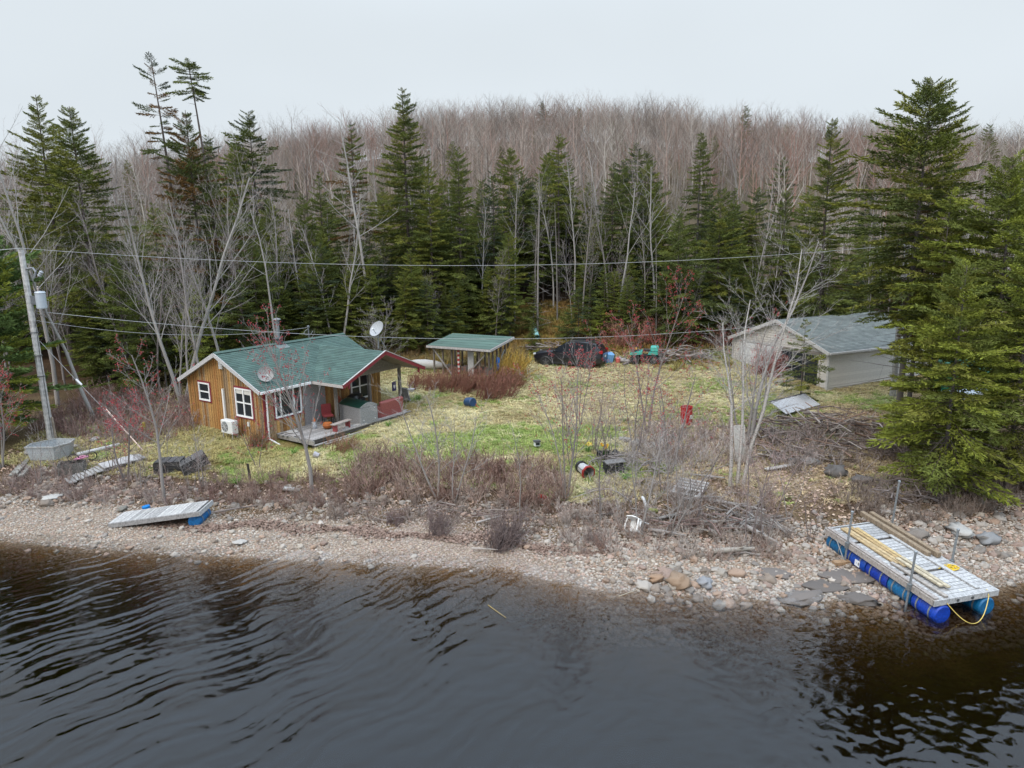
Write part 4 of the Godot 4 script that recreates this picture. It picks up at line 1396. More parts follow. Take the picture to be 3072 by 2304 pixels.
# a window standing out of a wall: centre, half width, half height, unit right, unit outwards
func window_(parent: Node, at: Vector3, w: float, h: float, right: Vector3, out: Vector3, cols: int, rows: int, trim: Color, split := []) -> Node3D:
	var o := Node3D.new()
	o.name = "window"
	parent.add_child(o, true)
	o.position = at
	o.basis = Basis(right, Vector3.UP, out)
	if trim.a > 0.0:
		var tb := mb(trim)
		var t := 0.085
		tb.box(Vector3(0, h + t / 2 + 0.03, 0.035), Vector3(2 * w + 2 * t + 0.06, t, 0.03))
		tb.box(Vector3(0, -h - t / 2 - 0.03, 0.035), Vector3(2 * w + 2 * t + 0.06, t, 0.03))
		tb.box(Vector3(-w - t / 2 - 0.03, 0, 0.036), Vector3(t, 2 * h + 0.06, 0.03))
		tb.box(Vector3(w + t / 2 + 0.03, 0, 0.036), Vector3(t, 2 * h + 0.06, 0.03))
		part(o, "trim", tb, M.dusty)
	var fr := mb(Color(0.78, 0.78, 0.77))
	fr.box(Vector3(0, h, 0.05), Vector3(2 * w + 0.08, 0.07, 0.06))
	fr.box(Vector3(0, -h, 0.05), Vector3(2 * w + 0.08, 0.08, 0.07))
	fr.box(Vector3(-w, 0, 0.051), Vector3(0.07, 2 * h - 0.07, 0.06))
	fr.box(Vector3(w, 0, 0.051), Vector3(0.07, 2 * h - 0.07, 0.06))
	var xs := [-w]
	if split.is_empty():
		for k in cols: xs.append(-w + 2 * w * (k + 1) / cols)
	else:
		for k in split: xs.append(-w + 2 * w * k)
		xs.append(w)
	for k in range(1, xs.size() - 1): fr.box(Vector3(xs[k], 0, 0.049), Vector3(0.075, 2 * h - 0.08, 0.05))
	for k in range(1, rows): fr.box(Vector3(0, -h + 2 * h * k / rows, 0.047), Vector3(2 * w - 0.05, 0.06, 0.045))
	part(o, "frame", fr, M.gloss)
	for k in xs.size() - 1:
		for j in rows:
			var a: float = xs[k]
			var e: float = xs[k + 1]
			part(o, "pane", mb().box(Vector3((a + e) / 2, -h + 2 * h * (j + 0.5) / rows, 0.03), Vector3(e - a - 0.05, 2 * h / rows - 0.04, 0.012)), M.glass)
	return o


func board_wall(parent: Node, x0: float, x1: float, width: float, top: Callable, y0: float, place: Callable, tones: Array) -> void:
	# upright boards with battens over the joints; place(u, y, out) gives a point of the wall
	var n := int(round((x1 - x0) / width))
	var w := (x1 - x0) / n
	for k in n:
		var a := x0 + k * w
		var e := a + w - 0.012
		var c: Color = tones[rng.randi() % tones.size()] * r(0.7, 1.25)
		var b := mb(c)
		var o := r(0.0, 0.006)
		b.quad(place.call(a, y0, o + 0.02), place.call(e, y0, o + 0.02), place.call(e, top.call(e), o + 0.02), place.call(a, top.call(a), o + 0.02))
		b.quad(place.call(a, y0, 0.0), place.call(a, y0, o + 0.02), place.call(a, top.call(a), o + 0.02), place.call(a, top.call(a), 0.0))
		b.quad(place.call(e, y0, o + 0.02), place.call(e, y0, 0.0), place.call(e, top.call(e), 0.0), place.call(e, top.call(e), o + 0.02))
		part(parent, "board", b, M.wood)
		if k > 0:
			var bt := mb(c * r(0.8, 1.1))
			var p := a - 0.028
			var q := a + 0.028
			bt.quad(place.call(p, y0, 0.045), place.call(q, y0, 0.045), place.call(q, top.call(q) - 0.01, 0.045), place.call(p, top.call(p) - 0.01, 0.045))
			bt.quad(place.call(p, y0, 0.02), place.call(p, y0, 0.045), place.call(p, top.call(p) - 0.01, 0.045), place.call(p, top.call(p) - 0.01, 0.02))
			bt.quad(place.call(q, y0, 0.045), place.call(q, y0, 0.02), place.call(q, top.call(q) - 0.01, 0.02), place.call(q, top.call(q) - 0.01, 0.045))
			part(parent, "batten", bt, M.wood)


func build_cabin() -> void:
	rng.seed = 1000
	var c := thing("cabin", "board-and-batten wooden cabin with green shingle roof and red trim", "cabin", Vector3(-11.64, 1.28, -31.88), 0.975)
	var red := Color(0.30, 0.035, 0.045)
	var amber := [Color(0.50, 0.265, 0.085), Color(0.41, 0.195, 0.06), Color(0.60, 0.345, 0.12), Color(0.46, 0.31, 0.17)]
	var L := 7.7
	var W := 5.9
	var H := 2.53
	var R := 1.385
	var pitch := R / (W / 2)
	# body behind the boards
	var core := mb(Color(0.2, 0.13, 0.07))
	core.prism(PackedVector2Array([Vector2(0, -0.35), Vector2(W, -0.35), Vector2(W, H), Vector2(W / 2, H + R), Vector2(0, H)]), 0.0, L, Transform3D(Basis(Vector3(0, 0, -1), Vector3.UP, Vector3(1, 0, 0)), Vector3(0, 0, 0)))
	part(c, "wall", core, M.wood)
	# gable wall towards the water's left
	board_wall(c, 0.0, W, 0.185, func(u): return H + R - absf(u - W / 2) * pitch, -0.32, func(u, y, o): return Vector3(-o, y, -W + u), amber)
	# lake front, left of the porch and under it
	board_wall(c, 0.0, 2.35, 0.185, func(_u): return H, -0.2, func(u, y, o): return Vector3(u, y, o), amber)
	board_wall(c, 6.75, L, 0.185, func(_u): return H, 0.0, func(u, y, o): return Vector3(u, y, o), amber)
	var grey := mb(Color(0.36, 0.34, 0.335)).box(Vector3(3.05, 1.3, 0.03), Vector3(1.36, 2.45, 0.05))
	part(c, "grey_panel", grey, M.dusty, "plain grey wall panel beside the big window")
	board_wall(c, 3.75, 5.4, 0.185, func(_u): return H, 0.0, func(u, y, o): return Vector3(u, y, o), amber)
	# corner boards and fascia
	var cb := mb(red)
	cb.box(Vector3(0.10, 1.1, 0.045), Vector3(0.16, 2.75, 0.05))
	cb.box(Vector3(1.2, H - 0.17, 0.05), Vector3(2.2, 0.12, 0.05))
	part(c, "corner_trim", cb, M.dusty)
	# windows
	var gx := Vector3(0, 0, 1)
	window_(c, Vector3(-0.02, 1.95, -4.42), 0.42, 0.42, gx, Vector3(-1, 0, 0), 1, 2, red)
	var kw := window_(c, Vector3(-0.02, 1.73, -1.27), 0.60, 0.66, gx, Vector3(-1, 0, 0), 2, 2, red)
	for s in [-1, 1]: part(kw, "blind", mb(Color(0.55, 0.54, 0.5)).box(Vector3(0.3 * s, 0.52, 0.04), Vector3(0.48, 0.2, 0.01)), M.plain)
	window_(c, Vector3(1.42, 1.68, 0.02), 0.74, 0.66, Vector3(1, 0, 0), Vector3(0, 0, 1), 3, 1, red, [0.2, 0.72])
	window_(c, Vector3(6.1, 1.6, 0.02), 0.60, 0.66, Vector3(1, 0, 0), Vector3(0, 0, 1), 2, 2, Color(0, 0, 0, 0))
	# main roof
	var green := Color(0.095, 0.155, 0.135)
	var over := 0.34
	var sl := sqrt(1.0 + pitch * pitch)
	var up_f := Vector3(0, pitch, -1).normalized()
	var out_f := Vector3(0, 1, pitch).normalized()
	var up_b := Vector3(0, pitch, 1).normalized()
	var out_b := Vector3(0, 1, -pitch).normalized()
	var slope := (W / 2 + over) * sl
	var cf := Vector3(-0.32, H + 0.10 - over * pitch, over)
	var cbk := Vector3(-0.32, H + 0.10 - over * pitch, -W - over)
	var RL := L + 0.55
	var deck := mb(Color(0.5, 0.48, 0.45))
	slab(deck, cf, Vector3(1, 0, 0), up_f, out_f, RL, slope, 0.09)
	slab(deck, cbk + Vector3(RL, 0, 0), Vector3(-1, 0, 0), up_b, out_b, RL, slope, 0.09)
	var roof := part(c, "roof", deck, M.wood)
	var sh := mb()
	shingles(sh, cf, Vector3(1, 0, 0), up_f, out_f, RL, slope, green)
	shingles(sh, cbk + Vector3(RL, 0, 0), Vector3(-1, 0, 0), up_b, out_b, RL, slope, green)
	part(roof, "shingles", sh, M.shingle).set_meta("kind", "stuff")
	var cap := mb(green * 0.95)
	for k in 27:
		var x := -0.32 + k * RL / 27.0
		cap.box(Vector3(x + RL / 54.0, H + R + 0.118, -W / 2 + 0.07), Vector3(RL / 27.0 * 0.98, 0.025, 0.18), Basis(Vector3.RIGHT, atan(pitch)))
		cap.box(Vector3(x + RL / 54.0, H + R + 0.116, -W / 2 - 0.07), Vector3(RL / 27.0 * 0.98, 0.025, 0.18), Basis(Vector3.RIGHT, -atan(pitch)))
	part(roof, "ridge_cap", cap, M.shingle)
	# white rake boards on the gable and the white eave gutter
	var white := Color(0.66, 0.65, 0.64)
	for s in [1, -1]:
		var rk := mb(white)
		var mid := Vector3(-0.345, H + 0.03 + (R - over * pitch) * 0.5, -W / 2 + s * (W / 2 + over) * 0.5)
		rk.box(mid, Vector3(0.03, 0.19, slope), Basis(Vector3.RIGHT, s * atan(pitch)))
		part(c, "rake_board", rk, M.dusty)
	var gut := mb(white)
	gut.box(cf + Vector3(1.45, -0.06, 0.05), Vector3(2.9, 0.11, 0.10))
	part(c, "gutter", gut, M.gloss)
	var ds := mb(Color(0.68, 0.67, 0.65))
	ds.path([Vector3(0.32, H - 0.16, over + 0.04), Vector3(0.16, H - 0.32, 0.14), Vector3(0.14, 0.12, 0.13), Vector3(0.30, -0.16, 0.75)], 0.042, 8)
	part(c, "downspout", ds, M.gloss)
	# porch roof: a gable facing the water on the right
	var px := 5.66
	var ph := 3.72
	var half := 2.93
	var pp := 0.427
	var psl := sqrt(1.0 + pp * pp)
	var out_l := Vector3(-pp, 1, 0).normalized()
	var out_r := Vector3(pp, 1, 0).normalized()
	var up_l := Vector3(1, pp, 0).normalized()
	var up_r := Vector3(-1, pp, 0).normalized()
	var zlen := 5.05
	var pd := mb(Color(0.42, 0.36, 0.3))
	slab(pd, Vector3(px - half, ph - half * pp, 2.5 - zlen), Vector3(0, 0, 1), up_l, out_l, zlen, half * psl, 0.09)
	slab(pd, Vector3(px + half, ph - half * pp, 2.5), Vector3(0, 0, -1), up_r, out_r, zlen, half * psl, 0.09)
	var proof := part(c, "porch_roof", pd, M.wood)
	var ps := mb()
	shingles(ps, Vector3(px - half, ph - half * pp, 2.5 - zlen), Vector3(0, 0, 1), up_l, out_l, zlen, half * psl, green)
	shingles(ps, Vector3(px + half, ph - half * pp, 2.5), Vector3(0, 0, -1), up_r, out_r, zlen, half * psl, green)
	part(proof, "shingles", ps, M.shingle).set_meta("kind", "stuff")
	for s in [-1, 1]:
		var rk := mb(red)
		rk.box(Vector3(px + s * half * 0.5, ph - half * pp * 0.5 - 0.07, 2.53), Vector3(half * psl + 0.04, 0.19, 0.035), Basis(Vector3(0, 0, 1), -s * atan(pp)))
		part(c, "red_rake_board", rk, M.dusty)
		var wb := mb(Color(0.7, 0.66, 0.64))
		wb.box(Vector3(px + s * half * 0.5, ph - half * pp * 0.5 + 0.035, 2.54), Vector3(half * psl + 0.05, 0.03, 0.06), Basis(Vector3(0, 0, 1), -s * atan(pp)))
		part(c, "drip_edge", wb, M.dusty)
		part(c, "eave_board", mb(Color(0.62, 0.57, 0.54)).box(Vector3(px + s * (half + 0.02), ph - half * pp - 0.07, 1.3), Vector3(0.03, 0.14, 2.44)), M.dusty)
		part(c, "rafter_tail", mb(red).box(Vector3(px + s * (half - 0.42), ph - (half - 0.42) * pp - 0.27, 2.46), Vector3(0.09, 0.3, 0.07)), M.dusty)
	# porch posts, beam and gable infill
	var post := Color(0.27, 0.24, 0.21)
	for x in [3.62, 5.95, 8.25]:
		part(c, "porch_post", mb(post).box(Vector3(x, 1.32, 0.95), Vector3(0.14, 2.1, 0.14)), M.wood)
	part(c, "porch_beam", mb(post * 1.1).box(Vector3(5.9, 2.43, 0.95), Vector3(4.9, 0.17, 0.12)), M.wood)
	var gi := mb(Color(0.27, 0.25, 0.22))
	gi.prism(PackedVector2Array([Vector2(px - 2.3, 2.52), Vector2(px + 2.3, 2.52), Vector2(px, ph - 0.14)]), 0.92, 0.99)
	part(c, "gable_infill", gi, M.wood)
	# deck
	var d := part(c, "deck", mb(Color(0.16, 0.14, 0.125)).box(Vector3(4.0, 0.13, 1.3), Vector3(6.6, 0.14, 2.3)), M.wood)
	var zz := 0.06
	for k in 15:
		var w := 0.142
		var tone := Color(0.46, 0.42, 0.39) * r(0.65, 1.2)
		part(d, "plank", mb(tone).box(Vector3(4.05 + r(-0.1, 0.1), 0.235 + r(0, 0.01), zz + w / 2), Vector3(6.7 + r(-0.2, 0.25), 0.04, w)), M.wood)
		zz += w + 0.022
	part(d, "rim_board", mb(Color(0.38, 0.36, 0.33)).box(Vector3(0.68, 0.13, 1.35), Vector3(0.04, 0.2, 2.6)), M.wood)
	for k in 4:
		part(d, "step_plank", mb(Color(0.43, 0.40, 0.37) * r(0.8, 1.1)).box(Vector3(3.4 + k * 0.25, 0.07 - k * 0.035, 2.78 + k * 0.17), Vector3(5.6 - k * 0.5, 0.04, 0.15), Basis(Vector3.UP, r(-0.015, 0.015))), M.wood)
	for x in [0.9, 2.6, 4.4, 6.2, 7.2]:
		part(d, "pier", mb(Color(0.2, 0.18, 0.165)).box(Vector3(x, -0.15, 2.35), Vector3(0.14, 0.5, 0.14)), M.wood)
	# stovepipe
	var ch := part(c, "stovepipe", mb(Color(0.55, 0.56, 0.56)).lathe([[0.10, 0], [0.10, 1.05], [0.135, 1.07], [0.135, 1.11], [0.09, 1.13], [0.09, 1.2], [0.2, 1.21], [0.18, 1.27], [0.0, 1.31]], 14, Transform3D(Basis(), Vector3(3.45, 4.05, -2.95))), M.steel)
	part(ch, "flashing", mb(Color(0.10, 0.11, 0.11)).lathe([[0.2, -0.16], [0.2, 0.2], [0.24, 0.21], [0.24, 0.26], [0.1, 0.3]], 14, Transform3D(Basis(), Vector3(3.45, 4.05, -2.95))), M.dusty)
	part(ch, "base_plate", mb(Color(0.2, 0.25, 0.24)).box(Vector3(3.45, 3.93, -2.72), Vector3(0.7, 0.02, 0.55), Basis(Vector3.RIGHT, atan(pitch))), M.dusty)
	# vent box, junction box, cable
	var vent := part(c, "wall_vent", mb(Color(0.62, 0.62, 0.6)).box(Vector3(-0.07, 3.42, -2.84), Vector3(0.09, 0.36, 0.26)), M.gloss)
	for k in 4: part(vent, "louvre", mb(Color(0.45, 0.45, 0.44)).box(Vector3(-0.12, 3.3 + 0.075 * k, -2.84), Vector3(0.02, 0.03, 0.22), Basis(Vector3(0, 0, 1), 0.5)), M.gloss)
	part(c, "junction_box", mb(Color(0.6, 0.6, 0.58)).box(Vector3(-0.07, 0.72, -1.06), Vector3(0.07, 0.2, 0.13)), M.gloss)
	var cab := mb(Color(0.03, 0.03, 0.03))
	cab.path([Vector3(-0.06, 0.62, -1.06), Vector3(-0.08, 0.3, -0.9), Vector3(-0.09, 0.2, -0.4), Vector3(-0.05, 0.28, -0.04)], 0.012, 4)
	cab.path([Vector3(-0.06, 2.3, -0.03), Vector3(-0.06, 0.2, -0.04)], 0.012, 4)
	part(c, "cable", cab, M.plain)
	# service mast on the roof
	var mast := part(c, "service_mast", mb(Color(0.4, 0.41, 0.42)).tube(Vector3(5.74, 3.9, -3.3), Vector3(5.74, 4.55, -3.3), 0.035, 0.035, 8).lathe([[0.0, 0], [0.07, 0.03], [0.08, 0.12], [0.0, 0.17]], 8, Transform3D(Basis(), Vector3(5.74, 4.55, -3.3))), M.steel)
	part(mast, "drip_loop", mb(Color(0.3, 0.3, 0.3)).path([Vector3(5.74, 4.55, -3.3), Vector3(5.5, 4.42, -3.3), Vector3(5.4, 4.3, -3.3), Vector3(5.55, 4.2, -3.3), Vector3(5.9, 4.22, -3.3), Vector3(6.05, 4.38, -3.3)], 0.012, 4), M.plain)
	build_cabin_things(c)


func cabin_at(x: float, y: float, z: float) -> Vector3:
	return Vector3(-11.64, 1.28, -31.88) + Basis(Vector3.UP, 0.975) * Vector3(x, y, z)


func dish(called_label: String, base: Vector3, size: float, face: Vector3, shade: Color, arm: float) -> void:
	var o := thing("satellite_dish", called_label, "satellite dish", base)
	var top := Vector3(0, arm, 0) + face * -0.05
	var t := Transform3D(Basis(Quaternion(Vector3.UP, face)), top)
	var prof := []
	for k in 8:
		var q := k / 7.0
		prof.append([size * 0.5 * q, size * 0.16 * q * q])
	var back := []
	for k in 8:
		var q := 1.0 - k / 7.0
		back.append([size * 0.5 * q, size * 0.16 * q * q + 0.012])
	part(o, "reflector", mb(shade).lathe(prof, 22, t).lathe(back, 22, t), M.dusty)
	part(o, "mast", mb(Color(0.5, 0.51, 0.52)).path([Vector3.ZERO, Vector3(0, arm * 0.75, 0), top - face * 0.02], 0.032, 8), M.steel)
	var tip := top + face * size * 0.55 + Vector3(0, -size * 0.18, 0)
	part(o, "feed_arm", mb(Color(0.6, 0.6, 0.6)).tube(t * Vector3(0, 0, 0) + Vector3(0, -size * 0.42, 0), tip, 0.018, 0.014, 6), M.steel)
	part(o, "feed_horn", mb(Color(0.7, 0.7, 0.7)).tube(tip, tip - face * 0.14 + Vector3(0, 0.03, 0), 0.05, 0.035, 8, true), M.gloss)
	for s in [-1, 1]:
		var sd := face.cross(Vector3.UP).normalized()
		part(o, "strut", mb(Color(0.5, 0.5, 0.5)).tube(Vector3(0, arm * 0.7, 0), Vector3(sd.x * 0.3 * s, 0, sd.z * 0.3 * s) - face * 0.3 * Vector3(1, 0, 1), 0.016, 0.016, 5), M.steel)


func build_cabin_things(_c: Node3D) -> void:
	dish("weathered grey satellite dish at the cabin roof's front eave corner", cabin_at(0.5, 2.62, -0.25), 0.74, Vector3(0.45, 0.35, 0.75).normalized(), Color(0.44, 0.42, 0.40), 0.5)
	dish("larger pale satellite dish on a mast above the porch ridge", cabin_at(5.75, 3.7, 1.2) + Vector3(0.5, 0, -0.3), 0.88, Vector3(-0.45, 0.5, 0.6).normalized(), Color(0.52, 0.54, 0.55), 1.0)
	# heat pump
	var hp := thing("heat_pump", "white outdoor heat pump unit on a stand beside the cabin's gable wall", "heat pump", cabin_at(-0.5, -0.12, -1.95), 0.975)
	part(hp, "casing", mb(Color(0.66, 0.67, 0.66)).bbox(Vector3(0, 0.72, 0), Vector3(0.34, 0.62, 0.88), 0.025), M.gloss)
	part(hp, "grille", mb(Color(0.25, 0.26, 0.27)).tube(Vector3(-0.172, 0.72, -0.12), Vector3(-0.19, 0.72, -0.12), 0.25, 0.24, 18, true), M.dusty)
	for k in 4: part(hp, "grille_bar", mb(Color(0.5, 0.5, 0.5)).box(Vector3(-0.195, 0.72, -0.12), Vector3(0.012, 0.5, 0.02), Basis(Vector3.RIGHT, PI * k / 4)), M.gloss)
	for s in [[-0.12, -0.36], [-0.12, 0.36], [0.12, -0.36], [0.12, 0.36]]:
		part(hp, "leg", mb(Color(0.5, 0.5, 0.5)).box(Vector3(s[0], 0.17, s[1]), Vector3(0.035, 0.48, 0.035)), M.dusty)
	part(hp, "line_cover", mb(Color(0.72, 0.7, 0.67)).box(Vector3(0.42, 1.63, -0.9), Vector3(0.09, 1.5, 0.11)), M.gloss)
	# storage box with a domed green lid
	var o := Vector3.ZERO
	var bx := thing("storage_box", "grey plastic deck box with dark green domed lid on the porch deck", "storage box", cabin_at(4.45, 0.26, 1.62), 0.975 - 0.12)
	part(bx, "body", mb(Color(0.37, 0.37, 0.375)).bbox(Vector3(0, 0.43, 0), Vector3(1.1, 0.86, 1.75), 0.04), M.dusty)
	var lid := PackedVector2Array()
	for k in 9: lid.append(Vector2(-0.57 + 1.14 * k / 8.0, 0.86 + 0.22 * sin(PI * k / 8.0)))
	part(bx, "lid", mb(Color(0.015, 0.045, 0.032)).prism(lid, -0.86, 0.86), M.gloss)
	for s in [-1, 1]: part(bx, "end_cap", mb(Color(0.37, 0.37, 0.375)).prism(lid, s * 0.872 - 0.012, s * 0.872 + 0.012), M.dusty)
	for s in [[-0.35, 0.2], [0.35, 0.2], [0.35, 0.75]]: part(bx, "screw", mb(Color(0.6, 0.6, 0.6)).tube(Vector3(s[0], s[1], 0.872), Vector3(s[0], s[1], 0.886), 0.03, 0.03, 8, true), M.gloss)
	# loveseat, seen from the back
	var sofa := thing("loveseat", "salmon pink upholstered loveseat with its back to the lake on the deck", "sofa", cabin_at(6.25, 0.26, 1.95), 0.975)
	var pink := Color(0.42, 0.125, 0.11)
	part(sofa, "seat", mb(pink).bbox(Vector3(0, 0.22, -0.25), Vector3(1.65, 0.4, 0.75), 0.05), M.dusty)
	part(sofa, "backrest", mb(pink * 1.05).bbox(Vector3(0, 0.43, 0.2), Vector3(1.7, 0.84, 0.24), 0.07, Basis(Vector3.RIGHT, 0.12)), M.dusty)
	for s in [-1, 1]: part(sofa, "armrest", mb(pink * 0.95).bbox(Vector3(0.84 * s, 0.31, -0.2), Vector3(0.2, 0.6, 0.85), 0.06), M.dusty)
	# pumpkin, gnome, bench, disc, chair cushion, grill
	var pk := thing("pumpkin", "orange pumpkin-shaped pot on the deck below the grey panel", "pumpkin", cabin_at(2.52, 0.26, 1.48))
	part(pk, "body", mb(Color(0.48, 0.13, 0.02)).lathe([[0.05, 0], [0.2, 0.06], [0.25, 0.18], [0.21, 0.3], [0.07, 0.35]], 12), M.dusty)
	part(pk, "stem", mb(Color(0.12, 0.1, 0.04)).tube(Vector3(0, 0.34, 0), Vector3(0.03, 0.44, 0), 0.035, 0.025, 6, true), M.plain)
	var gn := thing("garden_gnome", "small garden gnome with an orange hat on the deck", "gnome", cabin_at(2.18, 0.26, 0.92))
	part(gn, "body", mb(Color(0.5, 0.52, 0.55)).lathe([[0.1, 0], [0.13, 0.12], [0.09, 0.27], [0.06, 0.32]], 10), M.dusty)
	part(gn, "head", mb(Color(0.55, 0.33, 0.26)).lathe([[0.0, 0.29], [0.07, 0.34], [0.07, 0.40], [0.0, 0.44]], 10), M.plain)
	part(gn, "beard", mb(Color(0.6, 0.6, 0.6)).lathe([[0.03, 0.2], [0.06, 0.3], [0.05, 0.34]], 8, Transform3D(Basis(), Vector3(-0.05, 0, 0.05))), M.plain)
	part(gn, "hat", mb(Color(0.5, 0.12, 0.03)).lathe([[0.085, 0.39], [0.05, 0.5], [0.0, 0.6]], 10), M.plain)
	var bn := thing("bench", "low red-legged bench with a weathered plank top on the deck", "bench", cabin_at(2.75, 0.26, 2.2), 0.975 + 0.1)
	part(bn, "seat", mb(Color(0.42, 0.36, 0.32)).box(Vector3(0, 0.36, 0), Vector3(1.2, 0.045, 0.3)), M.wood)
	for x in [-0.45, 0.45]: part(bn, "leg", mb(Color(0.35, 0.07, 0.07)).box(Vector3(x, 0.17, 0), Vector3(0.07, 0.34, 0.26)), M.dusty)
	single("plank_stack", "loose pale board lying across the deck by the storage box", "board", mb(Color(0.6, 0.57, 0.53)).box(Vector3(0, 0.03, 0), Vector3(1.2, 0.06, 0.2)), M.wood, cabin_at(3.6, 0.26, 2.25), 0.7)
	single("round_tray", "white oval tray lying at the deck's left end", "tray", mb(Color(0.66, 0.62, 0.58)).lathe([[0.0, 0.0], [0.26, 0.0], [0.3, 0.035], [0.28, 0.04], [0.0, 0.015]], 18), M.dusty, cabin_at(1.2, 0.262, 0.5))
	var pc := thing("porch_chair", "dark porch chair with red cushion beside the grey panel", "chair", cabin_at(3.2, 0.26, 0.75), 0.5)
	part(pc, "seat", mb(Color(0.25, 0.03, 0.035)).bbox(Vector3(0, 0.44, 0), Vector3(0.5, 0.09, 0.5), 0.03), M.dusty)
	part(pc, "backrest", mb(Color(0.25, 0.03, 0.035)).bbox(Vector3(0, 0.72, -0.24), Vector3(0.5, 0.5, 0.08), 0.03), M.dusty)
	for s in [[-0.22, -0.22], [0.22, -0.22], [-0.22, 0.22], [0.22, 0.22]]: part(pc, "leg", mb(Color(0.03, 0.03, 0.03)).box(Vector3(s[0], 0.2, s[1]), Vector3(0.045, 0.4, 0.045)), M.plain)
	var gr := thing("barbecue", "black covered barbecue behind the storage box on the porch", "barbecue", cabin_at(5.2, 0.26, 0.6), 0.975)
	part(gr, "body", mb(Color(0.02, 0.02, 0.022)).bbox(Vector3(0, 0.55, 0), Vector3(1.1, 0.7, 0.5), 0.05), M.dusty)
	part(gr, "lid", mb(Color(0.02, 0.02, 0.022)).lathe([[0.55, -0.02], [0.5, 0.16], [0.3, 0.26], [0.0, 0.28]], 14, Transform3D(Basis.from_scale(Vector3(1, 1, 0.45)), Vector3(0, 0.9, 0))), M.gloss)
	for s in [-0.45, 0.45]: part(gr, "leg", mb(Color(0.03, 0.03, 0.03)).box(Vector3(s, 0.1, 0), Vector3(0.06, 0.22, 0.4)), M.plain)
	single("wall_ornament", "orange and black flower ornament hung on the dark porch wall", "ornament", mb(Color(0.5, 0.12, 0.06)).lathe([[0.0, 0.0], [0.1, 0.02], [0.2, 0.01], [0.22, 0.04], [0.06, 0.07], [0.0, 0.07]], 9, Transform3D(Basis(Vector3.RIGHT, PI / 2), Vector3.ZERO)), M.dusty, cabin_at(4.5, 1.15, 0.06), 0.975)
	single("wall_basket", "red hanging ornament beside the porch window", "ornament", mb(Color(0.42, 0.09, 0.06)).lathe([[0.0, 0.0], [0.09, 0.02], [0.16, 0.02], [0.17, 0.05], [0.0, 0.09]], 8, Transform3D(Basis(Vector3.RIGHT, PI / 2), Vector3.ZERO)), M.dusty, cabin_at(4.9, 1.75, 0.06), 0.975)
	# purple post box on the right porch post
	var sg := thing("hanging_sign", "small purple sign with a white leaf hanging by the right porch post", "sign", cabin_at(8.05, 1.35, 0.9), 0.975)
	part(sg, "board", mb(Color(0.07, 0.05, 0.19)).bbox(Vector3(-0.2, 0, 0), Vector3(0.3, 0.5, 0.04), 0.01), M.dusty)
	part(sg, "leaf", mb(Color(0.7, 0.7, 0.72)).prism(PackedVector2Array([Vector2(-0.2, -0.14), Vector2(-0.13, -0.02), Vector2(-0.14, 0.1), Vector2(-0.2, 0.05), Vector2(-0.26, 0.1), Vector2(-0.27, -0.02)]), 0.02, 0.026), M.plain)
	part(sg, "hook", mb(Color(0.1, 0.1, 0.1)).box(Vector3(-0.05, 0.26, 0), Vector3(0.35, 0.02, 0.02)), M.plain)
	# grey board leaning by the right post
	single("leaning_sheet", "grey weathered sheet leaning at the porch's right end", "board", mb(Color(0.36, 0.36, 0.36)).box(Vector3(0, 0.6, 0), Vector3(0.05, 1.3, 0.7), Basis(Vector3(0, 0, 1), 0.25)), M.wood, cabin_at(8.6, -0.05, 1.0), 0.975)


